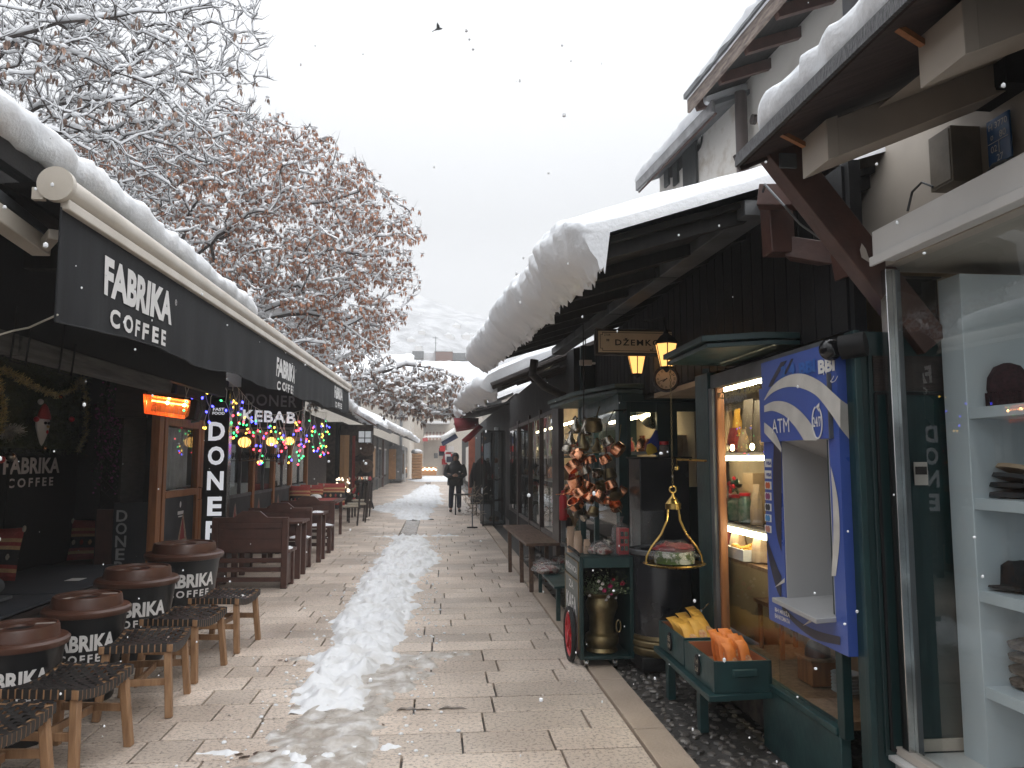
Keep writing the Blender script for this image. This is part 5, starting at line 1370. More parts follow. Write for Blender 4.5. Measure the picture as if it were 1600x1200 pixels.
mb.add([(AX - .10, oy0 - .01, z - .012), (AX - .06, oy1 + .04, z - .012), (AX + .299, oy1 - .012, z + .01), (AX + .299, oy0 + .012, z + .01),
        (AX - .10, oy0 - .01, z + .012), (AX - .06, oy1 + .04, z + .012), (AX + .299, oy1 - .012, z + .03), (AX + .299, oy0 + .012, z + .03)],
       [(0, 1, 2, 3), (7, 6, 5, 4), (0, 4, 5, 1), (1, 5, 6, 2), (3, 2, 6, 7), (0, 3, 7, 4)], M['atmgrey'])
build(mb, 'tray', t, bevel=.004)
mb = MB(); hb = oz1 - .005; ht_ = at(1197, 607, X=AX).z
hy1 = ay1 - .005; hy0 = at(1303, 720, X=AX).y
mb.box(AX - .018, AX + .02, hy0, hy1, hb, ht_, M['blue']); mb.box(AX - .02, AX - .0, hy0 - .008, hy0, hb, ht_ + .004, M['greymetal']); hd = build(mb, 'header_panel', t)
# printed livery: arcs laid on the front, side by side with millimetre steps
def clipY(p): return Vector((p.x, min(max(p.y, ay0), ay1), p.z))
def arc_poly(outer, inner, X, m, mb):
    a = [at(px, py, X=X) for px, py in outer]; b = [at(px, py, X=X) for px, py in inner]
    n = len(a); vs = a + b
    mb.add(vs, [(i, i + 1, n + i + 1, n + i) for i in range(n - 1)], m)
def spl(pts, n=18):
    out = []
    P = [pts[0]] + list(pts) + [pts[-1]]
    for i in range(1, len(P) - 2):
        for k in range(n):
            t_ = k / n; p0, p1, p2, p3 = P[i - 1], P[i], P[i + 1], P[i + 2]
            out.append(tuple(0.5 * ((2 * p1[c]) + (-p0[c] + p2[c]) * t_ + (2 * p0[c] - 5 * p1[c] + 4 * p2[c] - p3[c]) * t_ ** 2 + (-p0[c] + 3 * p1[c] - 3 * p2[c] + p3[c]) * t_ ** 3) for c in (0, 1)))
    out.append(tuple(pts[-1])); return out
F = AX - .0195; F0 = AX - .0015
mb = MB()
# dark diagonal bands behind
arc_poly(spl([(1230, 563), (1212, 592), (1200, 622), (1194, 640)]), spl([(1220, 566), (1204, 596), (1196, 618), (1194, 628)]), F0 - .0005, M['navy'], mb)
arc_poly(spl([(1240, 560), (1228, 585), (1222, 604)]), spl([(1236, 561), (1224, 586), (1217, 604)]), F0 - .0006, M['navy'], mb)
# big arc
arc_poly(spl([(1194, 624), (1207, 603), (1228, 588), (1254, 584), (1280, 595), (1300, 612), (1313, 624)]), spl([(1194, 626), (1208, 613), (1228, 605), (1250, 606), (1275, 618), (1297, 645), (1313, 669)]), F - .001, M['cream2'], mb)
# second arc
arc_poly(spl([(1194, 634), (1210, 627), (1230, 629), (1250, 642), (1268, 664), (1277, 688)]), spl([(1194, 644), (1208, 642), (1226, 650), (1240, 664), (1250, 678), (1256, 688)]), F - .0014, M['cream2'], mb)
arc_poly(spl([(1194, 660), (1206, 670), (1214, 682), (1221, 700)]), spl([(1194, 676), (1203, 686), (1212, 696), (1221, 707)]), F - .0018, M['cream2'], mb)
arc_poly(spl([(1209, 690), (1208, 760), (1213, 830), (1221, 862)]), spl([(1221, 706), (1221, 740), (1221, 800), (1221, 840)]), F0 - .0007, M['navy'], mb)
arc_poly(spl([(1198, 855), (1205, 890), (1214, 922), (1221, 935)]), spl([(1198, 840), (1208, 868), (1216, 890), (1221, 900)]), F0 - .0007, M['navy'], mb)
mb.add([at(*q, X=F0 - .0012) for q in ((1210, 918), (1226, 903), (1226, 910))], [(0, 1, 2)], M['cream2'])
mb.add([at(*q, X=F0 - .0012) for q in ((1254, 978), (1273, 962), (1268, 972))], [(0, 1, 2)], M['cream2'])
arc_poly(spl([(1222, 945), (1245, 968), (1275, 985), (1313, 995)]), spl([(1222, 952), (1245, 978), (1275, 999), (1313, 1008)]), F0 - .0005, M['navy'], mb)
arc_poly(spl([(1298, 728), (1309, 780), (1312, 840), (1306, 900)]), spl([(1298, 735), (1301, 780), (1302, 840), (1299, 900)]), F0 - .0013, M['cream2'], mb)
build(mb, 'livery', t)
mb = MB()
def ytxt(mb, s, px0, px1, py0, py1, X, m, **k):
    a_, b_ = at(px0, (py0 + py1) / 2, X=X), at(px1, (py0 + py1) / 2, X=X); c_ = at((px0 + px1) / 2, py0, X=X).z - at((px0 + px1) / 2, py1, X=X).z
    text(mb, s, (X, (a_.y + b_.y) / 2, (a_.z + b_.z) / 2), abs(a_.y - b_.y), c_, (0, -1, 0), m, **k)
ytxt(mb, 'BBI', 1278, 1304, 560, 582, F0 - .004, M['lettering'], bold=.05)
ytxt(mb, 'ATM', 1206, 1233, 654, 676, F - .003, M['lettering'])
ytxt(mb, '24/7', 1270, 1283, 651, 667, F - .003, M['lettering'], bold=.02)
ytxt(mb, 'BH MREŽA', 1211, 1234, 952, 960, F0 - .003, M['lettering'], bold=.03); ytxt(mb, 'BANKOMATA', 1211, 1234, 963, 970, F0 - .003, M['lettering'], bold=.02)
c = at(1277, 660, X=F - .002); r_ = .075
pts = [Vector((F - .003, c.y + r_ * .62 * math.cos(a) , c.z + r_ * math.sin(a))) for a in np.linspace(math.pi * .62, math.pi * 2.42, 30)]
for p, q in zip(pts, pts[1:]): mb.bar(p, q, .002, .008, M['lettering'], up=(0, 0, 1) if abs((q - p).y) > abs((q - p).z) else (0, 1, 0))
e_ = pts[0]; mb.add([e_ + Vector((-.001, .022, .004)), e_ + Vector((-.001, -.014, .022)), e_ + Vector((-.001, -.008, -.022))], [(0, 1, 2)], M['lettering'])
for rr, o_ in ((.055, 0), (.06, .05)):
    cc = at(1290, 575, X=F0 - .003); P = [cc + Vector((0, (rr * math.cos(a)) - .03 - o_ * .6, rr * math.sin(a) * 1.2)) for a in np.linspace(-2.4, -.3 + math.pi * .2, 18)]
    mb.tube(P, .002, M['lettering'], 4)
build(mb, 'lettering', t)
mb = MB(); lb_ = mat('bank_light_blue', (0.03, 0.14, 0.5), rough=.35, bump=0); ytxt(mb, 'BBI', 1248, 1274, 564, 584, F0 - .002, lb_, bold=.05); ytxt(mb, '4', 1232, 1242, 568, 586, F0 - .002, lb_, bold=.05); ytxt(mb, '2', 1220, 1228, 572, 590, F0 - .002, lb_, bold=.05); build(mb, 'faded_lettering', t)
for k, (py, col) in enumerate(((724, (0.06, 0.07, 0.3)), (742, (0.06, 0.07, 0.3)), (759, (0.6, 0.12, 0.03)), (776, (0.25, 0.05, 0.15)), (793, (0.03, 0.03, 0.04)), (810, (0.05, 0.25, 0.55)), (827, (0.55, 0.25, 0.2)))):
    mb = MB(); a_ = at(1196, py - 7, X=F0); b_ = at(1206, py + 6, X=F0)
    mb.box(F0 - .004, F0 - .001, b_.y, a_.y, b_.z, a_.z, M['white']); m_ = mat('card_%d' % k, col, rough=.4, bump=0)
    if k < 2: ytxt(mb, 'VISA', 1197, 1205, py - 3, py + 2.5, F0 - .006, m_, bold=.04)
    else:
        c = (a_ + b_) / 2
        for o_ in (-.012, .012): mb.add([(F0 - .0052 - o_ * .02, c.y + o_ + .018 * math.cos(a), c.z + .018 * math.sin(a)) for a in np.linspace(0, 2 * math.pi, 13)[:-1]], [tuple(range(12))[::-1]], m_)
    build(mb, 'card_sticker', t)
mb = MB(); XS = AX + .018
for py in (823, 840):
    a_ = at(1286, py - 7, X=AX + .02); mb.box(AX + .05, AX + .12, oy0 + .0125, oy0 + .0135, a_.z - .03, a_.z + .01, M['white'])
yy0 = oy1 - .0125
text(mb, 'VISA', (AX + .085, oy0 + .0142, at(1290, 826, X=AX + .02).z - .02), .05, .018, (-1, 0, 0), MATS['card_0'], bold=.04)
build(mb, 'inner_sticker', t)
mb = MB()  # folded livery on the narrow side: cream band and corner
S_ = ay0 - .0015
mb.add([at(*q, Y=S_) for q in ((1313, 624), (1336, 640), (1338, 700), (1313, 669))], [(3, 2, 1, 0)], M['cream2'])
build(mb, 'side_livery', t)
# dome camera above the machine
t = thing('security_camera', 'black dome camera above the teller machine', 'camera', at(1298, 545, X=1.78))
c = at(1298, 546, X=1.78); mb = MB(); mb.ball(c, .052, mat('black_dome', (0.01, 0.01, 0.012), rough=.08), 18, 12); build(mb, 'dome', t)
mb = MB(); mb.tube([c + Vector((.02, -.05, .0)), c + Vector((.1, -.12, .01))], .055, M['black'], 16); mb.tube([c + Vector((.055, -.125, -.02)), c + Vector((.055, -.125, .03))], .008, M['kraft'], 6); build(mb, 'housing', t)

# green folding shutter (pillar) between the machine and the hat shop
t = thing('green_shutter', 'tall dark green folded shutter panel between teller machine and hat shop window', 'shutter', (2.05, 3.5, .2))
mb = MB(); mb.box(1.845, 2.32, 3.25, 3.31, .2, 2.13, M['green']); mb.box(1.842, 1.87, 3.22, 3.25, .2, 2.13, M['greenl'])
mb.box(1.915, 1.92, 3.24, 3.25, .3, 2.05, M['green'])
build(mb, 'leaf_panel', t, bevel=.003)
mb = MB()
for z0, z1_ in ((.32, 1.85),): 
    for a_, b_ in (((1.945, z0), (1.945, z1_)), ((1.945, z0), (2.3, z0)), ((1.945, z1_), (2.3, z1_))): mb.bar((a_[0], 3.247, a_[1]), (b_[0], 3.247, b_[1]), .012, .012, M['black'])
mb.box(1.94, 2.3, 3.242, 3.2485, 1.86, 2.02, M['darkwood'])
build(mb, 'moulding', t)

# ------------------------------------------------------------------ drawers on the low shelf
t = thing('low_shelf', 'low dark green shelf on legs before the roastery window', 'shelf', (1.65, 4.65, 0))
mb = MB(); mb.add([(1.455, 4.12, .268), (1.84, 4.15, .268), (1.84, 5.25, .268), (1.475, 5.25, .268), (1.455, 4.12, .30), (1.84, 4.15, .30), (1.84, 5.25, .30), (1.475, 5.25, .30)],
    [(3, 2, 1, 0), (4, 5, 6, 7), (0, 1, 5, 4), (1, 2, 6, 5), (2, 3, 7, 6), (3, 0, 4, 7)], M['greenl']); build(mb, 'board', t, bevel=.004)
for x, y in ((1.56, 4.53), (1.56, 5.15), (1.80, 5.15)):
    mb = MB(); mb.box(x - .025, x + .025, y - .03, y + .03, -.02, .267, M['greenl']); build(mb, 'leg', t, bevel=.003)
inw = mat('drawer_wood', (0.38, 0.15, 0.07), (0.30, 0.11, 0.05), scale=6, rough=.45)
def drawer(y0, y1, z, label, num1, num2, handle):
    x0, x1 = 1.50, 1.825; h = .165
    t = thing('drawer', label, 'drawer', ((x0 + x1) / 2, (y0 + y1) / 2, z), 0, 'green drawers of coffee bags on the low shelf')
    mb = MB(); th = .014
    mb.box(x0, x0 + th, y0, y1, z, z + h, M['greenl']); mb.box(x1 - th, x1, y0, y1, z, z + h, M['green'])
    mb.box(x0 + th, x1 - th, y0, y0 + th, z, z + h, M['greenl']); mb.box(x0 + th, x1 - th, y1 - th, y1, z, z + h, M['greenl'])
    mb.box(x0 + th, x1 - th, y0 + th, y1 - th, z, z + h * .45, inw)
    for a_, b_, c_, d_ in ((x0 + th, x0 + th + .003, y0 + th, y1 - th), (x1 - th - .003, x1 - th, y0 + th, y1 - th), (x0 + th + .003, x1 - th - .003, y1 - th - .003, y1 - th), (x0 + th + .003, x1 - th - .003, y0 + th, y0 + th + .003)): mb.box(a_, b_, c_, d_, z + h * .45, z + h - .003, inw)
    build(mb, 'box', t, bevel=.003)
    if handle:
        mb = MB(); mb.box(1.60, 1.74, y0 - .022, y0, z + .085, z + .125, M['greenl']); build(mb, 'handle', t, bevel=.006)
    mb = MB(); c = Vector((x0 - .003, (y0 + y1) / 2, z + h * .52))
    mb.add([c + Vector((0, .048 * math.cos(a) * .8, .058 * math.sin(a))) for a in np.linspace(0, 2 * math.pi, 25)[:-1]] + [c + Vector((-.008, .048 * math.cos(a) * .8, .058 * math.sin(a))) for a in np.linspace(0, 2 * math.pi, 25)[:-1]],
           [tuple(range(24, 48))[::-1]] + [(i, (i + 1) % 24, (i + 1) % 24 + 24, i + 24) for i in range(24)], M['black'])
    pq = build(mb, 'plaque', t)
    mb = MB(); cr = mat('old_cream', (0.5, 0.42, 0.32), rough=.6, bump=0)
    text(mb, num1, c + Vector((-.0095, 0, .02)), .045, .034, (0, -1, 0), cr, bold=.01); text(mb, num2, c + Vector((-.0095, 0, -.024)), .045, .03, (0, -1, 0), cr, bold=.01); build(mb, 'numbers', pq)
    return t
drawer(4.16, 4.66, .302, 'green drawer with handle, filled with orange coffee bags', '1,4', '2,8', True)
drawer(4.675, 5.2, .312, 'green drawer filled with yellow coffee bags', '55', 'KM', False)
def lay_bag(label, c, w, h, ang, lean, m_, grp, name='coffee_packet'):
    t = thing(name, label, 'packet', c, 0, grp)
    T = Matrix.Translation(c) @ Matrix.Rotation(R(ang), 4, 'Z') @ Matrix.Rotation(R(lean), 4, 'X')
    mb = MB(); n = 6; P = []
    for s_ in (1, -1):
        rows = [[T @ Vector(((u / n - .5) * w, s_ * .012 * (1 - abs(2 * u / n - 1) ** 3) * (1 - abs(2 * v / n - 1) ** 4) + .012 * math.sin(v * 1.1) * (v / n), v / n * h)) for v in range(n + 1)] for u in range(n + 1)]
        if s_ > 0: rows = rows[::-1]
        mb.grid(rows, m_)
    build(mb, 'bag', t)
    mb = MB(); mb.add([T @ Vector((w * .33 * math.cos(a), -.0165, h * .30 + h * .2 * math.sin(a))) for a in np.linspace(0, 2 * math.pi, 17)[:-1]], [tuple(range(16))], mat('packet_label', (0.62, 0.42, 0.22), (0.45, 0.15, 0.08), scale=50, rough=.6, bump=0))
    build(mb, 'sticker', t)
k = 0
word = ['first', 'second', 'third', 'fourth', 'fifth', 'sixth', 'seventh', 'eighth', 'ninth']
for r_ in range(3):
    for q in range(3):
        lay_bag('yellow packet, %s from the viewer in the %s row of the yellow drawer' % (word[q], ('front', 'middle', 'wall side')[r_]), Vector((1.62 + r_ * .07, 4.78 + q * .10 + .03 * r_, .385 + .02 * r_)), .10, .19, 30 + rnd.uniform(-10, 10), -42 + rnd.uniform(-6, 6), gm['yellow'], 'yellow packets in the far drawer')
for r_ in range(2):
    for q in range(5):
        lay_bag('orange packet, %s from the viewer in the %s row of the orange drawer' % (word[q], ('front', 'wall side')[r_]), Vector((1.67 + r_ * .075, 4.25 + q * .075, .375 + .012 * r_)), .07, .175, 22 + rnd.uniform(-14, 14), -22 + rnd.uniform(-8, 8), gm['orangeb'], 'orange packets in the near drawer')
mb = MB(); c = Vector((1.60, 5.08, .392)); mb.add([c + Vector((.05 * math.cos(a), .022 * math.sin(a), 0)) for a in np.linspace(0, 2 * math.pi, 21)[:-1]] + [c + Vector((.05 * math.cos(a), .022 * math.sin(a), .004)) for a in np.linspace(0, 2 * math.pi, 21)[:-1]], [tuple(range(20))[::-1], tuple(range(20, 40))] + [(i, (i + 1) % 20, (i + 1) % 20 + 20, i + 20) for i in range(20)], M['black'])
text(mb, '5,4', c + Vector((0, 0, .006)), .04, .02, (1, 0, 0), M['lettering'], up=(0, 1, 0)); single(mb, 'price_tag', 'black oval tag with white writing in the yellow drawer', 'price tag')
mb = MB(); 
pts = [at(1082, 972, Y=5.15), at(1090, 960, Y=5.1), at(1100, 950, Y=5.08), at(1108, 942, Y=5.0)]
for p, q in zip(pts, pts[1:]):
    for s_ in range(3):
        c = p.lerp(q, (s_ + .5) / 3); d = (q - p).normalized() * .012; u = Vector((0, .006, .006)) if s_ % 2 else Vector((0, -.006, .006))
        mb.tube([c + d, c + u, c - d, c - u, c + d], .0022, M['steel'], 4)
single(mb, 'chain', 'steel chain holding the drawer shelf', 'chain')

def crumple(mb, c, sx_, sy_, sz_, m, seed, amp=.25):
    n = 14; k2 = 9; vs = []; fs = []
    for i in range(k2 + 1):
        a = math.pi * i / k2
        for j in range(n):
            t_ = 2 * math.pi * j / n; d = Vector((math.sin(a) * math.cos(t_), math.sin(a) * math.sin(t_), math.cos(a)))
            q = 1 + amp * fbm((d.x * 2.5 + seed, d.y * 2.5, d.z * 2.5), 3) + amp * .8 * noise.noise(d * 6 + Vector((seed, 0, 0)))
            vs.append((c[0] + d.x * sx_ * q, c[1] + d.y * sy_ * q, max(c[2], c[2] + sz_ * .8 + d.z * sz_ * q)))
    for i in range(k2):
        for j in range(n):
            j2 = (j + 1) % n; fs.append((i * n + j, (i + 1) * n + j, (i + 1) * n + j2, i * n + j2))
    mb.add(vs, fs, m)
# ------------------------------------------------------------------ drum, scale, cabinet
t = thing('roaster_drum', 'black metal drum with brass bottom rings standing before the shop recess', 'drum', (1.73, 5.92, 0))
T = Matrix.Translation((1.73, 5.92, 0)); r_ = .235
bl = mat('black_enamel', (0.012, 0.013, 0.016), (0.02, 0.02, 0.024), scale=3, rough=.22, bump=.12, bscale=6)
mb = MB(); mb.lathe([(r_, .24), (r_, .86), (r_ * .99, .868)], bl, 48, T); build(mb, 'barrel', t)
mb = MB(); mb.lathe([(r_ * 1.03, .84), (r_ * 1.05, .868), (r_ * 1.0, .878), (r_ * .97, .87)], M['greymetal'], 48, T, capb=False, capt=False); build(mb, 'rim', t)
mb = MB(); mb.lathe([(r_ * 1.0, .10), (r_ * 1.05, .12), (r_ * 1.05, .15), (r_ * 1.01, .16), (r_ * 1.06, .175), (r_ * 1.06, .2), (r_ * 1.02, .21), (r_ * 1.05, .225), (r_ * 1.02, .25)], M['oldbrass'], 48, T); build(mb, 'brass_ring', t)
mb = MB(); mb.box(1.52, 1.96, 5.72, 6.12, 0, .10, M['black']); build(mb, 'base', t, bevel=.01)
mb = MB()
mb.lathe([(.13, .88), (.13, 1.16)], glass_mat('plexiglass', (.8, .82, .82), 1.5, rough=.03, body=(.5, .5, .5), bodyfac=.08), 32, Matrix.Translation((1.66, 6.02, 0)), capb=False, capt=False); build(mb, 'clear_cylinder', t)
t = thing('black_cabinet', 'tall black glossy cabinet behind the drum', 'cabinet', (1.9, 6.5, 0))
mb = MB(); mb.box(1.70, 2.13, 6.38, 6.75, .0, 1.57, bl); build(mb, 'body', t, bevel=.008)
mb = MB(); mb.box(1.68, 2.15, 6.36, 6.77, 1.571, 1.585, M['black']); build(mb, 'top', t)
for z in (1.42, 1.33, 1.2):
    mb = MB(); mb.ball((1.98, 6.375, z), .012, M['steel'], 8, 6); build(mb, 'knob', t)
def rjar(mb):
    c = at(1038, 710, Y=6.45); T = Matrix.Translation((c.x, 6.45, 1.586)); mb.lathe([(.035, 0), (.04, .01), (.04, .09), (.03, .1)], gm['greybag'], 16, T); mb.lathe([(.04, .1), (.042, .11), (.04, .13)], M['red'], 16, T)
good('sugar_jar', 'small dark jar with red lid on top of the black cabinet', 'jar', rjar)
def cloth(mb):
    c = at(1022, 690, Y=6.5); b_ = mat('blue_cloth', (0.03, 0.05, 0.25), (0.02, 0.03, 0.16), scale=12, rough=.9, bump=.4); y_ = mat('yellow_cloth', (0.5, 0.33, 0.04), rough=.9, bump=.4)
    mb.lathe([(.05, -.11), (.06, -.04), (.035, .03), (.012, .10)], b_, 10, Matrix.Translation(c) @ Matrix.Rotation(R(12), 4, 'Y') @ Matrix.Diagonal((1, .5, 1, 1)))
    mb.lathe([(.045, -.11), (.05, -.07), (.02, -.02)], y_, 10, Matrix.Translation(c + Vector((-.06, -.03, 0))) @ Matrix.Rotation(R(-20), 4, 'Y') @ Matrix.Diagonal((1, .5, 1, 1)))
good('folded_flag', 'blue and yellow cloth flag folded on the black cabinet', 'flag', cloth)
# brass hanging scale
sx, sy = at(1052, 800, Y=5.0).x, 5.0
t = thing('hanging_scale', 'brass hanging tray with two bowed arms on a long chain', 'hanging scale', (sx, sy, .95))
zt = at(1052, 782, Y=5.0).z
mb = MB()
mb.tube([Vector((sx, sy, zt + .05)) + Vector((.022 * math.sin(a), 0, .022 - .022 * math.cos(a))) for a in np.linspace(0, 2 * math.pi, 17)], .005, M['brass'], 6, cap=False)
T = Matrix.Translation((sx, sy, zt)); mb.lathe([(.052, -.055), (.052, -.02), (.046, -.012), (.03, .01), (.01, .03), (.006, .05)], M['brass'], 24, T)
for s_ in (-1, 1):
    P = [Vector((sx + s_ * x, sy, z)) for x, z in ((.035, zt - .05), (.045, zt - .13), (.085, zt - .22), (.15, zt - .30), (.185, zt - .36), (.19, zt - .41))]
    pts = [];
    for i in range(len(P) - 1):
        for k_ in range(4): pts.append(P[i].lerp(P[i + 1], k_ / 4))
    pts.append(P[-1]); mb.tube(pts, .0075, M['brass'], 8)
build(mb, 'arms', t)
mb = MB(); mb.lathe([(.0, 0), (.17, .0), (.195, .012), (.205, .018), (.2, .022), (.17, .012), (0, .010)], M['brass'], 40, Matrix.Translation((sx, sy, zt - .425)), capb=False, capt=False); build(mb, 'tray', t)
mb = MB()
z = zt + .10; k_ = 0
while z < 2.25:
    mb.tube([Vector((sx, sy, z)) + (Vector((.006 * math.cos(a), 0, .012 * math.sin(a))) if k_ % 2 else Vector((0, .006 * math.cos(a), .012 * math.sin(a)))) for a in np.linspace(0, 2 * math.pi, 7)], .0018, M['oldbrass'], 4, cap=False); z += .02; k_ += 1
tag(build(mb, 'chain', t))
t = thing('gift_basket', 'clear wrapped green gift basket with dark red top on the hanging brass tray', 'gift basket', (sx, sy, zt - .41))
gg_ = mat('gift_green', (0.07, 0.12, 0.03), (0.5, 0.5, 0.44), scale=22, rough=.4, contrast=(.48, .56)); mb = MB(); mb.lathe([(.115, 0), (.13, .01), (.132, .04), (.12, .085)], gg_, 20, Matrix.Translation((sx, sy, zt - .412))); build(mb, 'basket', t)
mb = MB(); crumple(mb, (sx, sy, zt - .335), .135, .12, .035, gm['redbag'], 44, .3); build(mb, 'ribbon_top', t)
mb = MB(); crumple(mb, (sx, sy, zt - .41), .155, .145, .085, M['wrap'], 51, .25); build(mb, 'wrapping', t)

# ------------------------------------------------------------------ the green hand cart
t = thing('hand_cart', 'dark green hand cart with a red spoked wheel and cream lettered side', 'cart', (1.29, 6.2, 0))
cx0, cx1, cy0, cy1 = 1.085, 1.50, 5.86, 6.55; ztop = at(905, 872, Y=5.86).z
mb = MB(); mb.box(cx0, cx0 + .028, cy0, cy1, .06, ztop, M['green']); mb.box(cx1 - .028, cx1, cy0, cy1, .06, ztop, M['green']); mb.box(cx0 + .028, cx1 - .028, cy1 - .02, cy1, .06, ztop, M['black'])
mb.box(cx0 + .028, cx1 - .028, cy0, cy1 - .02, .06, .085, M['green']); build(mb, 'body', t, bevel=.004)
mb = MB(); mb.box(cx0, cx1, cy0 - .005, cy1, ztop, ztop + .012, M['green']); mb.box(cx0 + .0285, cx1 - .0285, cy0 - .004, cy0 + .016, ztop - .075, ztop, M['greenl']); build(mb, 'top_tray', t, bevel=.003)
mb = MB(); X0 = cx0 - .004
sg = mat('grey_green_panel', (0.10, 0.12, 0.11), (0.06, 0.075, 0.07), scale=4, rough=.4)
mb.box(X0, cx0 - .0005, cy0 + .05, cy1 - .05, .14, .62, sg); mb.box(X0, cx0 - .0005, cy0 + .05, cy1 - .05, .65, .77, sg)
for a_, b_, c_, d_ in ((cy0 + .04, cy0 + .05, .13, .78), (cy1 - .05, cy1 - .04, .13, .78), (cy0 + .05, cy1 - .05, .62, .635), (cy0 + .05, cy1 - .05, .77, .78)): mb.box(X0 - .004, cx0 - .0005, a_, b_, c_, d_, M['oldbrass'])
sp = build(mb, 'side_panel', t)
mb = MB(); yc = (cy0 + cy1) / 2; text(mb, 'PRŽIONICA', (X0 - .003, yc, .71), .5, .06, (0, -1, 0), cr_ if False else M['lettering'], bold=.02); text(mb, 'ZA', (X0 - .003, yc, .57), .2, .06, (0, -1, 0), M['lettering'], bold=.02); text(mb, 'KAFA', (X0 - .003, yc, .43), .46, .13, (0, -1, 0), M['lettering'], bold=.03)
build(mb, 'lettering', sp)
mb = MB(); mb.tube([(cx0 + .0, cy0 + .0, ztop + .02), (cx0 - .03, cy0 + .03, ztop + .05), (cx0 - .035, cy0 + .1, ztop + .055), (cx0 - .035, cy1 - .1, ztop + .055), (cx0 - .03, cy1, ztop + .03)], .013, M['black'], 8); build(mb, 'push_bar', t)
wc = Vector((cx0 - .035, 6.12, .20)); wr = .19
mb = MB(); mb.tube([wc + Vector((0, wr * math.cos(a), wr * math.sin(a))) for a in np.linspace(0, 2 * math.pi, 41)], .021, M['rubber'], 10, cap=False); whl = build(mb, 'wheel', t)
mb = MB(); mb.tube([wc + Vector((0, (wr - .03) * math.cos(a), (wr - .03) * math.sin(a))) for a in np.linspace(0, 2 * math.pi, 41)], .012, M['red'], 8, cap=False); mb.tube([wc - Vector((.02, 0, 0)), wc + Vector((.03, 0, 0))], .028, M['red'], 14)
for k_ in range(6): a = k_ * math.pi / 3 + .2; mb.bar(wc, wc + Vector((0, (wr - .03) * math.cos(a), (wr - .03) * math.sin(a))), .012, .022, M['red'], up=(1, 0, 0))
build(mb, 'rim', whl)
for x, y in ((cx0 + .05, cy0 + .05), (cx0 + .27, cy0 + .04)):
    mb = MB(); mb.tube([(x - .012, y, .03), (x + .012, y, .03)], .03, M['steel'], 14); mb.box(x - .018, x + .018, y - .01, y + .01, .03, .06, M['steel']); build(mb, 'caster', t)
t = thing('brass_urn', 'aged brass milk urn planter standing inside the green hand cart', 'urn', (1.285, 6.02, .085))
T = Matrix.Translation((1.285, 6.03, .086)) @ Matrix.Diagonal((.92, .92, 1.03, 1))
mb = MB(); mb.lathe([(.125, 0), (.135, .01), (.12, .035), (.14, .07), (.145, .10), (.135, .125), (.105, .14), (.102, .2), (.108, .26), (.125, .30), (.138, .33), (.136, .36), (.118, .385), (.115, .40), (.14, .42), (.15, .43), (.145, .435), (.10, .425)], M['oldbrass'], 40, T); build(mb, 'body', t)
mb = MB(); c = Vector((1.395, 5.94, .33)); mb.tube([c + Vector((.018 * math.sin(a), -.01, -.04 - .045 * math.cos(a))) for a in np.linspace(0, 2 * math.pi, 15)], .006, M['oldbrass'], 6, cap=False); build(mb, 'handle', t)
t = thing('flower_bouquet', 'artificial pink, white and red flowers with green sprays in the brass urn', 'flowers', (1.29, 6.0, .5))
mb = MB(); lfm = mat('spray_leaves', (0.07, 0.12, 0.05), (0.22, 0.26, 0.15), scale=30, rough=.5, isl=.5, bump=0)
for k_ in range(900):
    p = Vector((1.30 + rnd.gauss(0, .085), 5.98 + rnd.gauss(0, .05), .55 + abs(rnd.gauss(0, .06)) - .02)); p.x = min(max(p.x, 1.125), 1.465)
    d = Vector((rnd.uniform(-1, 1), rnd.uniform(-1, .5), rnd.uniform(-.5, 1))).normalized() * rnd.uniform(.012, .03); s_ = d.cross(Vector((rnd.random(), .2, rnd.random()))).normalized() * .006
    mb.add([p, p + d * .5 + s_, p + d, p + d * .5 - s_], [(0, 1, 2, 3)], lfm)
build(mb, 'leaves', t)
pm = {'pink': mat('pink_petal', (0.6, 0.05, 0.2), rough=.6, bump=0, isl=.3), 'white': mat('white_petal', (0.75, 0.7, 0.68), rough=.6, bump=0), 'crim': mat('crimson_petal', (0.35, 0.01, 0.04), rough=.6, bump=0, isl=.3)}
for px, py, r_, m_ in ((953, 915, .022, 'pink'), (944, 922, .02, 'pink'), (938, 919, .018, 'white'), (958, 905, .016, 'crim'), (972, 911, .024, 'crim'), (941, 912, .016, 'white'), (950, 932, .016, 'white'), (955, 928, .014, 'pink'), (921, 930, .013, 'white'), (989, 930, .014, 'white'), (947, 937, .013, 'white'), (962, 934, .012, 'white'), (935, 908, .014, 'white')):
    p = at(px, py, Y=5.88); mb = MB()
    for q in range(14):
        a = q * 2.4; e_ = .3 + .9 * (q / 14); d = Vector((math.cos(a) * math.sin(e_), -math.cos(e_), math.sin(a) * math.sin(e_))) * r_; s_ = d.cross(Vector((0, 1, .1))).normalized() * r_ * .45
        mb.add([p, p + d * .7 + s_, p + d * 1.1, p + d * .7 - s_], [(0, 1, 2, 3)], pm[m_])
    build(mb, 'blossom', t)
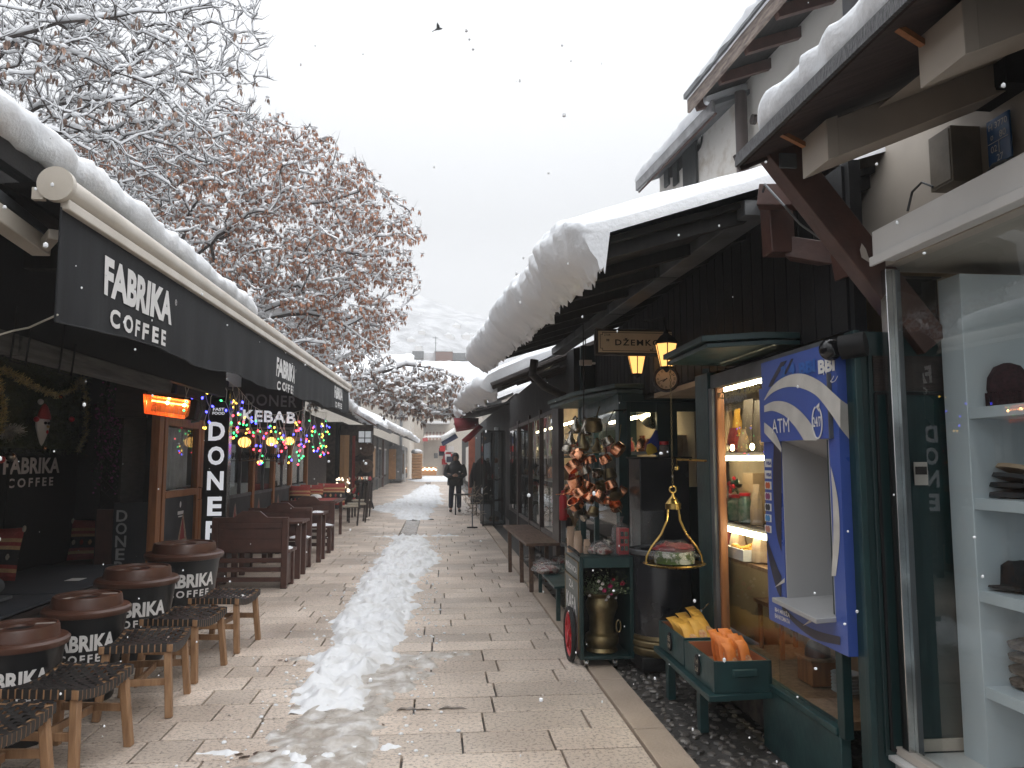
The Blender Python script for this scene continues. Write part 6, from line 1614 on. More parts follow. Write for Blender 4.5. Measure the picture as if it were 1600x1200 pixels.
# goods on the cart
zc = ztop + .013
kp = mat('crumpled_paper', (0.52, 0.38, 0.29), (0.42, 0.30, 0.22), scale=12, rough=.7, bump=.6, bscale=14)
for px, w_, h_, lb in ((893, .075, .20, 'tall crumpled kraft bag on the back corner of the cart'), (902, .07, .17, 'crumpled kraft bag in the middle of the cart bags'), (913, .06, .11, 'short kraft bag beside the foil packages on the cart')):
    p = at(px, 860, Y=6.15); mb = MB(); pouch(mb, (p.x, 6.15 - (px - 893) * .006, zc), w_, h_, .05, kp, Matrix.Rotation(R(30), 4, 'Z'), lean=.05); single(mb, 'kraft_bag', lb, 'paper bag', 'crumpled kraft bags on the cart')
cw_ = mat('candy_mix', (0.5, 0.42, 0.38), (0.25, 0.06, 0.05), scale=26, rough=.4, contrast=(.48, .56))
for px, yy_, s_, lb in ((930, 6.0, .05, 'foil wrapped sweets parcel in the middle of the cart top'), (943, 5.95, .055, 'silvery wrapped parcel beside the red gift box on the cart'), (938, 6.3, .05, 'wrapped parcel at the back of the cart top')):
    p = at(px, 860, Y=yy_); t = thing('wrapped_parcel', lb, 'parcel', (p.x, yy_, zc), 0, 'clear wrapped parcels on the cart')
    mb = MB(); crumple(mb, (p.x, yy_, zc), s_ * 1.2, s_, s_ * .6, cw_, px); build(mb, 'contents', t)
    mb = MB(); crumple(mb, (p.x, yy_, zc), s_ * 1.45, s_ * 1.2, s_ * .8, M['wrap'], px + 3, .4); build(mb, 'wrapping', t)
t = thing('gift_box', 'red gift tower box wrapped in clear film on the cart', 'gift box', (1.44, 5.95, zc))
mb = MB(); mb.box(1.41, 1.485, 5.93, 6.03, zc, zc + .20, M['red']); 
for k_ in range(3): mb.box(1.42, 1.445, 5.925, 5.93, zc + .03 + k_ * .055, zc + .065 + k_ * .055, M['black']); mb.box(1.452, 1.477, 5.925, 5.93, zc + .03 + k_ * .055, zc + .065 + k_ * .055, gm['greenj'])
build(mb, 'box', t)
mb = MB(); mb.lathe([(.075, .0), (.08, .12), (.07, .2), (.012, .25), (.03, .29)], M['wrap'], 10, Matrix.Translation((1.435, 5.98, zc)), capb=False, capt=False); build(mb, 'wrapping', t)
# low tray beyond the cart
t = thing('low_tray', 'low green board with wrapped sweets beyond the hand cart', 'shelf', (1.25, 7.6, .3))
pa, pb_, pc, pd = [at(px, py, Z=.34) for px, py in ((832, 879), (866, 917), (888, 912), (888, 876))]
mb = MB(); vs = [p.copy() for p in (pa, pb_, pc, pd)]; pc.x += .3; pd.x += .3; vs = [pa, pb_, pc, pd]
mb.add([(p.x, p.y, .32) for p in vs] + [(p.x, p.y, .34) for p in vs], [(0, 1, 2, 3)[::-1], (4, 5, 6, 7)] + [(i, (i + 1) % 4, (i + 1) % 4 + 4, i + 4) for i in range(4)], M['greenl']); build(mb, 'board', t)
for p in (pb_ + Vector((.05, .08, 0)), pa + Vector((.08, -.1, 0))):
    mb = MB(); mb.box(p.x - .02, p.x + .02, p.y - .02, p.y + .02, 0, .32, M['greenl']); build(mb, 'leg', t)
for px, py, s_, lb in ((856, 896, .13, 'red and silver sweets parcel nearest the wheel on the low board'), (850, 888, .11, 'red and silver sweets parcel in the far corner of the low board'), (874, 880, .1, 'sweets parcel on the low board touching the cart')):
    p = at(px, py, Z=.34); t = thing('wrapped_parcel', lb, 'parcel', (p.x, p.y, .341), 0, 'clear wrapped parcels on the low board')
    mb = MB(); crumple(mb, (p.x, p.y, .341), s_, s_ * .9, s_ * .35, cw_, px); build(mb, 'contents', t)
    mb = MB(); crumple(mb, (p.x, p.y, .341), s_ * 1.15, s_ * 1.05, s_ * .5, M['wrap'], px + 3, .4); build(mb, 'wrapping', t)

# ------------------------------------------------------------------ copper ware bunch hanging before the bay window
def pot_mesh(kind, r, T, m, t):
    mb = MB()
    if kind == 'pot':
        mb.lathe([(r * .8, 0), (r * .95, r * .1), (r, r * .6), (r * .82, r * 1.2), (r * .86, r * 1.35), (r * .8, r * 1.3), (r * .75, r * .2)], m, 18, T, capt=False)
    elif kind == 'jug':
        mb.lathe([(r * .5, 0), (r * .8, r * .25), (r * .85, r * .8), (r * .5, r * 1.5), (r * .34, r * 2.1), (r * .42, r * 2.4), (r * .2, r * 2.6), (r * .05, r * 2.8)], m, 18, T)
    else:
        mb.lathe([(r * .95, 0), (r, r * .1), (r * .98, r * 1.1), (r * .92, r * 1.1), (r * .9, r * .12)], m, 20, T, capt=False)
    build(mb, 'vessel', t)
    mb = MB()
    if kind == 'jug':
        mb.tube([T @ Vector(p) for p in ((r * .7, 0, r * .5), (r * 1.25, 0, r * 1.1), (r * 1.3, 0, r * 1.9), (r * 1.5, 0, r * 2.3))], [r * .13, r * .1, r * .07, r * .05], m, 7)
        mb.tube([T @ Vector(p) for p in ((-r * .75, 0, r * .6), (-r * 1.25, 0, r * 1.1), (-r * 1.0, 0, r * 2.0), (-r * .4, 0, r * 2.1))], r * .06, m, 6)
        build(mb, 'spout', t)
    else:
        mb.tube([T @ Vector(p) for p in ((r * .9, 0, r * 1.0), (r * 1.8, 0, r * 1.5), (r * 3.0, 0, r * 2.1))], [r * .1, r * .07, r * .06], m if kind == 'pot' else M['oldbrass'], 7)
        build(mb, 'handle', t)
spots = [(900, 668, 'jug', .05, 'silver'), (915, 672, 'jug', .055, 'silver'), (928, 665, 'pot', .07, 'oldbrass'), (892, 690, 'jug', .05, 'silver'), (912, 695, 'jug', .055, 'oldbrass'), (932, 700, 'jug', .045, 'oldbrass'),
         (904, 712, 'mug', .065, 'copper'), (922, 718, 'mug', .05, 'copper'), (896, 728, 'mug', .065, 'copper'), (914, 735, 'pot', .05, 'silver'), (946, 718, 'pot', .05, 'copper'), (965, 702, 'mug', .06, 'copper'), (950, 690, 'pot', .05, 'silver'),
         (900, 752, 'mug', .065, 'copper'), (916, 758, 'mug', .06, 'copper'), (892, 765, 'mug', .055, 'copper'), (907, 770, 'pot', .06, 'copper'), (924, 765, 'pot', .055, 'copper'), (933, 740, 'pot', .045, 'silver'), (952, 742, 'pot', .06, 'oldbrass'),
         (899, 786, 'mug', .06, 'copper'), (920, 778, 'mug', .05, 'copper'), (936, 775, 'mug', .055, 'copper'), (950, 782, 'mug', .055, 'copper'), (940, 760, 'pot', .05, 'oldbrass'), (962, 772, 'pot', .05, 'oldbrass'), (962, 790, 'mug', .05, 'copper'),
         (903, 800, 'pot', .045, 'silver'), (914, 806, 'pot', .045, 'silver'), (927, 800, 'pot', .045, 'oldbrass'), (972, 768, 'pot', .045, 'copper'), (955, 758, 'pot', .05, 'copper'), (886, 702, 'pot', .04, 'silver')]
mn = {'copper': 'copper', 'silver': 'tin-grey', 'oldbrass': 'dark brassy'}; kn = {'jug': 'spouted jug', 'pot': 'round pot', 'mug': 'straight pot'}
cnt = {}
def rowname(py): return 'top' if py < 683 else 'upper' if py < 710 else 'upper middle' if py < 738 else 'lower middle' if py < 763 else 'lower' if py < 793 else 'bottom'
from collections import defaultdict
byrow = defaultdict(list)
for s_ in spots: byrow[rowname(s_[1])].append(s_)
ordw = ['first', 'second', 'third', 'fourth', 'fifth', 'sixth', 'seventh', 'eighth', 'ninth', 'tenth', 'eleventh', 'twelfth']
for s_ in spots:
    px, py, kind, r_, m_ = s_
    row = sorted(byrow[rowname(py)], key=lambda q: q[0]); k_ = row.index(s_)
    depth = 6.75 + rnd.uniform(-.12, .15); p = at(px, py, Y=depth)
    lb = '%s %s, %s from the lane in the hanging bunch, %s tier' % (mn[m_], kn[kind], ordw[k_], rowname(py))
    t = thing('hanging_pot', lb, 'pot', p, 0, 'copper and tin ware hanging in a bunch')
    T = Matrix.Translation(p) @ Euler((rnd.uniform(-.8, .8), rnd.uniform(-.9, .9), rnd.uniform(0, 6.28))).to_matrix().to_4x4() @ Matrix.Translation((0, 0, -r_ * .7))
    if kind == 'jug': T = Matrix.Translation(p) @ Euler((rnd.uniform(-.2, .2), rnd.uniform(-.3, .3), rnd.choice((0, 3.0)) + rnd.uniform(-.5, .5))).to_matrix().to_4x4() @ Matrix.Translation((0, 0, -r_))
    pot_mesh(kind, r_ * 1.12, T, M[m_], t)
mb = MB(); a = at(912, 600, Y=6.8)
mb.tube([a + Vector((0, 0, .55)), a, at(912, 800, Y=6.8)], .006, M['black'], 5)
a = at(960, 640, Y=6.8); mb.tube([a, at(948, 665, Y=6.8), at(946, 770, Y=6.8)], .005, M['black'], 5); mb.tube([a + Vector((0, 0, -.01)), at(978, 640, Y=6.9), (1.78, 7.25, a.z)], .008, M['black'], 5)
single(mb, 'hanging_rope', 'black iron hooks and ropes carrying the copper ware bunch', 'hook')

# ------------------------------------------------------------------ plank bench
t = thing('plank_bench', 'narrow worn wooden plank bench standing on the kerb', 'bench', (1.27, 10.4, 0))
m = mat('worn_bench_wood', (0.12, 0.065, 0.04), (0.07, 0.038, 0.025), scale=5, stretch=(6, .8, 6), rough=.5, bump=.3, bscale=30)
mb = MB(); pa = at(822, 849, Z=.60); pe = at(786, 820, Z=.60)
P = [(pa.x, pa.y), (pa.x + .40, pa.y + .02), (pe.x + .40, pe.y + .02), (pe.x, pe.y)]
mb.add([(x, y, .565) for x, y in P] + [(x, y, .60) for x, y in P], [(3, 2, 1, 0), (4, 5, 6, 7)] + [(i, (i + 1) % 4, (i + 1) % 4 + 4, i + 4) for i in range(4)], m); build(mb, 'seat', t, bevel=.005)
for px, py in ((828, 925), (813, 910), (795, 894)):
    q = at(px, py, Z=0); mb = MB(); mb.bar((q.x + .02, q.y, 0), (q.x + .01, q.y, .565), .05, .05, m); build(mb, 'leg', t, bevel=.004)
    mb = MB(); mb.bar((q.x + .34, q.y, 0), (q.x + .34, q.y, .565), .05, .05, m); build(mb, 'leg', t, bevel=.004)
# ================================================================== HAT SHOP at the right edge, its big eave overhead
hat = thing('hat_shop', 'cream framed hat shop with glass corner under a low snowy eave at the right edge', 'shop', (2.2, 2.5, 0))
HX = 2.02
M['pale'] = mat('pale_blue_unit', (0.66, 0.72, 0.76), (0.61, 0.67, 0.71), scale=2, rough=0.4, bump=0.02)
M['tan'] = mat('tan_paint', (0.52, 0.46, 0.39), (0.44, 0.385, 0.325), scale=3, rough=0.55, bump=.05)
mb = MB(); mb.box(2.95, 3.05, -0.5, 3.35, 0, 2.4, M['pale']); mb.box(HX + .05, 2.95, 3.30, 3.34, 0.3, 2.4, M['tan'])
mb.box(2.40, 2.46, -0.5, 4.4, 2.56, 3.35, M['tan']); mb.box(2.7, 6.0, 3.36, 3.46, 0, 4.2, M['tan'])
build(mb, 'wall', hat)
mb = MB()
mb.box(HX - .06, 2.95, -.5, 3.27, -.02, .28, M['white']); mb.box(HX - .09, HX + .3, -.5, 3.30, .28, .30, M['white']); mb.box(HX - .055, HX - .0, -.5, 3.25, .302, .335, M['cream'])
build(mb, 'sill', hat, bevel=.004)
mb = MB(); mb.box(HX - .045, HX + .0, 3.17, 3.22, .30, 2.40, M['steel']); mb.box(HX + .001, HX + .03, 3.18, 3.2, .30, 2.40, M['greymetal']); build(mb, 'corner_post', hat, bevel=.003)
mb = MB(); mb.box(HX - .02, HX - .012, 0.3, 3.168, .335, 2.395, M['glass']); build(mb, 'pane', hat)
mb = MB(); P0 = (HX + .05, 3.26)
mb.box(HX + .02, HX + .06, 3.24, 3.28, .35, 2.38, M['tan']); mb.box(HX + .26, HX + .30, 3.24, 3.28, .35, 2.38, M['tan']); mb.box(HX + .05, HX + .3, 3.24, 3.28, .31, .36, M['tan'])
mb.box(HX + .10, HX + .26, 3.262, 3.27, .36, 2.38, M['darkglass']); mb.box(HX + .05, HX + .3, 3.285, 3.295, .3, 2.4, mat('grey_brown_panel', (.09, .075, .065), (.06, .05, .045), rough=.35))
build(mb, 'side_frame', hat, bevel=.002)
mb = MB(); a_ = at(1427, 722, Y=3.235); b_ = at(1450, 758, Y=3.235)
mb.box(a_.x, b_.x, 3.232, 3.234, b_.z, a_.z, M['cream']); mb.box(a_.x + .005, b_.x - .005, 3.229, 3.2315, a_.z - .055, a_.z - .02, M['darkwood']); build(mb, 'notice', hat)
# fascia and soffit
mb = MB(); mb.box(1.90, 2.0, -.5, 3.13, 2.425, 2.555, M['white']); mb.box(1.885, 1.90, -.5, 3.145, 2.40, 2.44, M['white']); mb.box(1.90, 2.0, 3.13, 3.14, 2.425, 2.555, M['white']); build(mb, 'fascia', hat, bevel=.003)
mb = MB(); mb.box(2.0, 2.95, -.5, 3.3, 2.42, 2.46, M['tan']); mb.box(2.0, 3.0, -.5, 3.2, 2.55, 2.56, M['black']); build(mb, 'soffit', hat)
mb = MB(); mb.lathe([(.06, 0), (.065, .02)], emit_mat('ceiling_spot', (1, .97, .92), 30), 18, Matrix.Translation((2.14, 1.85, 2.39))); build(mb, 'spotlight', hat)
# shelf unit
UX = 2.25
u0 = at(1485, 800, X=UX).y; u1 = at(1521, 800, X=UX).y
mb = MB(); mb.box(UX, 2.72, u1, u0, .30, 2.36, M['pale']); mb.box(2.70, 2.74, .3, u1, .30, 2.36, M['pale']); un = build(mb, 'shelf_unit', hat, bevel=.003)
SH = []
for py in (641, 783, 925, 1070):
    z = at(1521, py, X=UX).z; SH.append(z)
    mb = MB(); mb.box(UX + .005, 2.70, .3, u1 - .001, z - .035, z + .012, M['pale']); build(mb, 'shelf', un, bevel=.002)
def hatm(label, px, py, kind, m_, name, cat):
    X = 2.42; k = {0: 0, 1: 1, 2: 2, 3: 3}[py]; y = at(px, 800, X=X).y; z = SH[k] + .013
    t = thing(name, label, cat, (X, y, z)); mb = MB(); T = Matrix.Translation((X, y, z))
    if kind == 'beanie': mb.lathe([(.075, 0), (.085, .01), (.088, .06), (.08, .065), (.084, .08), (.078, .13), (.05, .175), (.015, .19)], m_, 20, T)
    elif kind == 'cap':
        for q in range(4): mb.lathe([(.05, q * .033), (.105, q * .033 + .006), (.10, q * .033 + .024), (.04, q * .033 + .031)], (m_, M['black'], m_, M['kraft'])[q], 20, T @ Matrix.Rotation(R(6 * q), 4, 'Y') @ Matrix.Diagonal((1, 1.15, 1, 1)))
    elif kind == 'brim': mb.lathe([(.125, .02), (.13, .012), (.08, .008), (.075, .03), (.07, .10), (.04, .12), (.01, .112)], m_, 28, T)
    elif kind == 'scarf':
        for q in range(4): mb.lathe([(.03, q * .05), (.08, q * .05 + .01), (.085, q * .05 + .03), (.03, q * .05 + .05)], m_, 20, T)
    build(mb, 'crown', t)
    if kind == 'beanie':
        mb = MB()
        for q in range(26): a = q / 26 * 6.283; mb.tube([T @ Vector((.089 * math.cos(a), .089 * math.sin(a), .0)), T @ Vector((.09 * math.cos(a), .09 * math.sin(a), .062))], .005, m_, 4)
        build(mb, 'cuff', t)
hatm('dark red knitted beanie on the topmost white shelf', 1588, 0, 'beanie', mat('maroon_knit', (.06, .02, .025), (.03, .015, .018), scale=60, rough=.95, bump=.6), 'beanie', 'hat')
hatm('stack of four folded caps on the second white shelf', 1592, 1, 'cap', mat('grey_felt_cap', (.05, .05, .055), rough=.95, bump=.4), 'cap_stack', 'caps')
hatm('black brimmed hat on the third white shelf', 1588, 2, 'brim', mat('black_felt', (.012, .012, .014), rough=.95, bump=.3), 'brimmed_hat', 'hat')
hatm('brown fur hat on the lowest white shelf', 1598, 3, 'scarf', mat('brown_fur', (.16, .12, .09), (.08, .055, .04), scale=30, rough=1, bump=1, bscale=40), 'fur_hat', 'hat')
mb = MB(); y_ = at(1575, 1190, X=2.2)
for k in range(600):
    p = Vector((2.12 + rnd.gauss(0, .05), 2.62 + rnd.gauss(0, .09), .315 + rnd.uniform(0, .025))); d = Vector((rnd.uniform(-1, 1), rnd.uniform(-1, 1), rnd.uniform(-.2, .2))).normalized() * .04; s_ = d.cross(Vector((0, 0, 1))) * .05
    mb.add([p - s_, p + s_, p + d], [(0, 1, 2)], mat('straw', (.5, .36, .2), (.4, .28, .14), rough=.7, bump=0, isl=.3))
o = build(mb, 'straw'); tag(o, 'straw strewn on the floor of the hat shop window', 'straw', kind='stuff')

# roof overhead
S_ = 0.42
he0, he1 = Vector((1.35, -0.6, 2.88)), Vector((1.35, 3.24, 2.905))
hu = Vector((1, 0, S_)).normalized()
mb = MB(); slab_roof(mb, he0, he1, hu, 4.6, 0.03, mat('brown_boards', (.045, .022, .018), (.03, .016, .013), scale=5, stretch=(1, 8, 1), rough=.6, bump=.3)); hr_ = build(mb, 'roof', hat)
mb = MB(); mb.bar(he0 + Vector((-.012, 0, -.005)), he1 + Vector((-.012, .01, -.005)), .016, .055, mat('grey_zinc', (.10, .10, .105), (.05, .05, .052), scale=30, stretch=(1, 3, 1), rough=.5, metal=.3, bump=.5)); mb.bar(he1 + Vector((-.01, .012, -.012)), he1 + hu * 4.4 + Vector((0, .012, -.012)), .02, .075, MATS['brown_boards']); build(mb, 'edge_trim', hr_)
mb = MB(); loft_snow(mb, he0 + hu * .05, he1 - Vector((0, .16, 0)) + hu * .05, hu, 4.3, .17, .015, seed=9.1, ns=90, lump=.008, drop=.0, fine=.008, tv=.03, endt=.1); build(mb, 'roof_snow', hr_, angle=70)
for k, (y0, y1) in enumerate(((2.82, 3.02), (2.02, 2.22), (1.2, 1.4), (.4, .6))):
    mb = MB(); a0 = Vector((1.55, 0, 2.755)); L = 1.6
    zz0, zz1 = 2.745, 2.905
    for (i0, i1, j0, j1) in ((y0, y1, zz0, zz1),):
        vs = [(1.55, y0, zz0), (1.55, y1, zz0), (1.55, y1, zz1), (1.55, y0, zz1)]; ve = [(x + L, y, z + L * S_) for x, y, z in vs]
        mb.add(vs + ve, [(0, 1, 2, 3)[::-1], (4, 5, 6, 7), (0, 1, 5, 4), (1, 2, 6, 5), (2, 3, 7, 6), (3, 0, 4, 7)], M['tan'])
        vs = [(1.535, y0 - .006, zz0 - .006), (1.535, y1 + .006, zz0 - .006), (1.535, y1 + .006, zz1 + .004), (1.535, y0 - .006, zz1 + .004)]; ve = [(x + .05, y, z + .02) for x, y, z in vs]
        mb.add(vs + ve, [(0, 1, 2, 3)[::-1], (4, 5, 6, 7), (0, 1, 5, 4), (1, 2, 6, 5), (2, 3, 7, 6), (3, 0, 4, 7)], M['tan'])
    build(mb, 'boxed_rafter', hat, bevel=.003)
    mb = MB(); pA = at(1210, 203, X=1.38); dy = (y1 - 3.02); mb.bar(pA + Vector((0, dy, 0)), at(1257, 227, X=1.535) + Vector((0, dy, 0)), .02, .02, M['oak']); build(mb, 'batten', hat)
mb = MB(); mb.add([(1.75, -.4, 2.96), (3.3, -.4, 2.96 + 1.55 * S_), (3.3, 2.81, 2.96 + 1.55 * S_), (1.75, 2.81, 2.96)], [(0, 1, 2, 3)[::-1]], M['tan']); build(mb, 'soffit_board', hat)
# meters on the upper wall
XW = 2.395
def wbox(nm, lb, cat, pxa, pya, pxb, pyb, dpt, m_, X=XW):
    a_ = at(pxa, pya, X=X - dpt); b_ = at(pxb, pyb, X=X - dpt); y0, y1 = min(a_.y, b_.y), max(a_.y, b_.y)
    mb = MB(); z0_, z1_ = min(a_.z, b_.z), max(a_.z, b_.z); mb.box(X - dpt, X, y0, y1, z0_, z1_, m_); mb.box(X - dpt - .004, X - dpt - .0005, y0 + .01, y1 - .01, z0_ + .01, z1_ - .01, m_)
    return single(mb, nm, lb, cat, bevel=.006)
wbox('meter_box', 'yellowed plastic meter box above the hat shop fascia', 'box', 1450, 218, 1490, 282, .14, mat('yellowed_plastic', (.24, .20, .15), (.17, .14, .10), scale=5, rough=.5))
wbox('junction_box', 'black box fixed under the eave above the meter box', 'box', 1500, 60, 1575, 128, .12, M['black'])
t = thing('number_plate', 'blue enamel utility plate with white figures H 3770, 80, 02, 27', 'sign', (2.38, 3.1, 2.8))
a_ = at(1540, 190, X=2.37); b_ = at(1582, 262, X=2.37); cy = (a_.y + b_.y) / 2; ca = at(1561, 218, X=2.37)
mb = MB(); mb.box(2.37, 2.38, b_.y, a_.y, ca.z - .10, ca.z + .105, mat('enamel_blue', (.01, .09, .28), (.008, .07, .22), rough=.3)); build(mb, 'plate', t, bevel=.004)
mb = MB(); X = 2.3675; W_ = abs(a_.y - b_.y)
text(mb, 'H 3770', (X, ca.y, ca.z + .07), W_ * .8, .028, (0, -1, 0), M['lettering'], bold=.01); text(mb, 'ø', (X, ca.y + W_ * .28, ca.z + .022), W_ * .12, .022, (0, -1, 0), M['lettering']); text(mb, '80', (X, ca.y - W_ * .18, ca.z + .022), W_ * .28, .03, (0, -1, 0), M['lettering'], bold=.01)
text(mb, '02', (X, ca.y + W_ * .22, ca.z - .03), W_ * .27, .03, (0, -1, 0), M['lettering'], bold=.01); text(mb, '27', (X, ca.y - W_ * .02, ca.z - .075), W_ * .27, .03, (0, -1, 0), M['lettering'], bold=.01)
mb.box(X - .001, X + .001, b_.y + .01, a_.y - .01, ca.z - .003, ca.z, M['lettering']); mb.box(X - .001, X + .001, ca.y - .002, ca.y + .001, ca.z - .055, ca.z - .0035, M['lettering']); build(mb, 'figures', t)
mb = MB(); mb.tube([at(1418, 330, X=2.2), at(1425, 300, X=2.2), at(1440, 285, X=2.25), at(1458, 292, X=2.25)], .006, M['greymetal'], 5); mb.tube([at(1545, 268, X=2.33), at(1552, 258, X=2.33), at(1570, 252, X=2.33), at(1590, 252, X=2.33)], .009, M['greymetal'], 5)
mb.bar((2.1, 3.0, 2.57), (2.1, 2.5, 2.575), .12, .025, M['tan']); single(mb, 'cable', 'loose grey cables lying on the hat shop fascia', 'cable')
# brown brace and boxed pipe
t = thing('roof_brace', 'dark brown diagonal roof brace, paint chipped near its foot', 'brace', (1.9, 3.28, 2.3))
mb = MB(); mb.bar((1.50, 3.27, 3.02), (2.22, 3.25, 2.07), .15, .10, M['brown'], up=(0, 1, 0)); mb.box(1.52, 1.60, 3.20, 3.215, 2.86, 2.93, M['greymetal']); build(mb, 'beam', t, bevel=.004)
mb = MB(); c = at(1347, 392, Y=3.19); mb.add([c + Vector(p) for p in ((0, 0, .035), (.018, 0, .01), (.03, 0, -.03), (.045, 0, -.06), (.02, 0, -.045), (-.004, 0, -.03), (-.01, 0, .005))], [(6, 5, 4, 3, 2, 1, 0)], M['cream']); build(mb, 'paint_chip', t)
t = thing('downpipe', 'brown boxed rainwater pipe with an elbow under the roastery roof', 'pipe', (1.8, 3.85, 2.7))
mb = MB(); p0 = at(1212, 318, Y=3.8); p1 = at(1217, 388, Y=3.8); p2 = at(1320, 405, Y=3.62); p3 = at(1400, 415, Y=3.5)
mb.bar(p0 + Vector((0, 0, .04)), p1 - Vector((0, 0, .035)), .13, .12, M['brown'], up=(0, 1, 0)); mb.bar(p1 + Vector((.06, -.0, 0)), p3, .115, .11, M['brown']); build(mb, 'duct', t, bevel=.006)
mb = MB(); mb.bar(at(1186, 308, Y=3.72), at(1262, 308, Y=3.6), .10, .11, M['brown']); build(mb, 'collar', t, bevel=.004); mb = MB(); mb.bar(at(1310, 392, Y=3.5), at(1318, 435, Y=3.5), .02, .13, M['brown'], up=(0, 1, 0)); build(mb, 'collar', t, bevel=.004)
mb = MB(); mb.tube([at(1192, 300, Y=3.6), at(1195, 288, Y=3.55), at(1226, 322, Y=3.4), at(1250, 350, Y=3.4), at(1300, 385, Y=3.4)], .006, M['greymetal'], 6); single(mb, 'gutter_hook', 'grey wire hook hanging beside the boxed brown pipe', 'hook')

# ================================================================== the plastered house above the right-hand shops
H = 5.70
ec = at(1077, 160, Z=H); en = at(1210, 0, Z=H); dv = (en - ec).normalized(); nv = Vector((-dv.y, dv.x, 0));
if nv.x < 0: nv = -nv
house = thing('plastered_house', 'upper storey of an off-white plastered house with dark rafters and snowy eave', 'house', (ec.x + 1, ec.y, 0))
M['plaster'] = mat('offwhite_plaster', (0.70, 0.67, 0.62), (0.56, 0.52, 0.47), scale=2.2, rough=0.85, bump=0.35, bscale=8, contrast=(.5, .8))
M['plaster_old'] = mat('peeling_plaster', (0.70, 0.67, 0.63), (0.48, 0.42, 0.35), scale=5, rough=0.85, bump=0.5, bscale=12, contrast=(.5, .75))
wall_o = .62
c0 = ec + nv * wall_o - dv * 0.0; c1 = en + dv * 3.5 + nv * wall_o
def vwall(mb, a, b, z0, z1, th, m):
    d = (b - a).normalized(); n_ = Vector((-d.y, d.x, 0));
    if n_.x < 0: n_ = -n_
    vs = [Vector((q.x, q.y, z)) for q in (a, b, b + n_ * th, a + n_ * th) for z in (z0, z1)]
    mb.add(vs, [(0, 2, 3, 1), (2, 4, 5, 3), (4, 6, 7, 5), (6, 0, 1, 7), (1, 3, 5, 7), (0, 6, 4, 2)], m)
mb = MB(); vwall(mb, c0 + dv * .15, c1, 2.6, H + .25, 3.0, M['plaster']); build(mb, 'wall', house)
upv = (nv + Vector((0, 0, .42))).normalized()
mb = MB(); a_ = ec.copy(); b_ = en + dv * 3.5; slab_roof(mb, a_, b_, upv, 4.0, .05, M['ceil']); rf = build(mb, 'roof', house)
mb = MB(); mb.bar(a_ + Vector((0, 0, -.05)) - nv * .01, b_ + Vector((0, 0, -.05)) - nv * .01, .03, .16, mat('weathered_fascia', (.30, .24, .20), (.12, .09, .08), scale=6, stretch=(1, 1, 6), rough=.7, bump=.4)); mb.bar(a_ + Vector((0, 0, .06)) - nv * .04, b_ + Vector((0, 0, .06)) - nv * .04, .06, .06, M['greymetal']); build(mb, 'fascia', rf)
mb = MB(); loft_snow(mb, a_ + Vector((0, 0, .03)), b_ + Vector((0, 0, .03)), upv, 3.8, .16, .03, seed=2.2, ns=40, lump=.02, drop=0, fine=.008, tv=.1); build(mb, 'roof_snow', rf, angle=70)
for k in range(8):
    q = a_ + dv * (.12 + k * .62); mb = MB(); mb.bar(q + Vector((0, 0, -.10)) + nv * .03, q + nv * (wall_o + .1) + Vector((0, 0, -.10 + .26)) , .07, .11, M['brown']); build(mb, 'rafter', house, bevel=.004)
mb = MB(); q = at(1122, 200, X=c0.x); q = c0 + dv * .28 - nv * .12; mb.tube([Vector((q.x, q.y, H + .02)), Vector((q.x, q.y, 3.0))], .068, mat('brown_grey_pipe', (.10, .075, .07), (.07, .055, .052), scale=3, rough=.5, metal=.2), 18); build(mb, 'downpipe', house)
q2 = en + dv * .35 + nv * (wall_o - .1); mb = MB(); mb.tube([Vector((q2.x, q2.y, H + .2)), Vector((q2.x, q2.y, 3.4))], .07, mat('zinc_copper_pipe', (.22, .22, .23), (.24, .12, .08), scale=2, rough=.45, metal=.3, contrast=(.5, .55)), 16); build(mb, 'downpipe', house)
mb = MB(); q = at(1165, 187, Y=c0.y - .6); d_ = c0 + dv * .75; mb.tube([Vector((d_.x, d_.y, at(1165, 187, Y=d_.y).z)) - nv * .22, Vector((d_.x, d_.y, at(1165, 187, Y=d_.y).z))], .05, M['cream'], 14)
mb.tube([Vector((d_.x, d_.y, at(1165, 187, Y=d_.y).z)) - nv * .23, Vector((d_.x, d_.y, at(1165, 187, Y=d_.y).z)) - nv * .19], .055, M['darkwood'], 14); build(mb, 'flue_pipe', house)
# lower wing with black letters
w0 = at(995, 285, Z=5.6); w1 = at(1100, 173, Z=5.6)
wing = thing('house_wing', 'lower farther wing of the plastered house with black wall lettering and metal eave', 'house', (w0.x, w0.y, 0))
wd = (w1 - w0).normalized(); wn_ = Vector((-wd.y, wd.x, 0)); wn_ = wn_ if wn_.x > 0 else -wn_
mb = MB(); vwall(mb, w0 + wn_ * .35, w1 + wn_ * .35 + wd * .1, 2.6, 5.7, 3.0, M['plaster_old']); build(mb, 'wall', wing)
upw = (wn_ + Vector((0, 0, .4))).normalized()
mb = MB(); slab_roof(mb, w0, w1 + wd * .25, upw, 3.5, .05, M['greymetal']); rf = build(mb, 'roof', wing)
mb = MB(); mb.bar(w0 + Vector((0, 0, -.06)), w1 + wd * .25 + Vector((0, 0, -.06)), .04, .14, mat('zinc_gutter', (.30, .30, .31), (.2, .2, .205), rough=.45, metal=.3)); mb.bar(w0 + Vector((0, 0, -.145)) + wn_ * .03, w1 + wd * .25 + Vector((0, 0, -.145)) + wn_ * .03, .02, .02, M['brown']); build(mb, 'gutter', rf)
mb = MB(); loft_snow(mb, w0, w1 + wd * .2, upw, 3.3, .14, .02, seed=7.7, ns=30, lump=.02, drop=0, fine=.008, tv=.1); build(mb, 'roof_snow', rf, angle=70)
mb = MB()
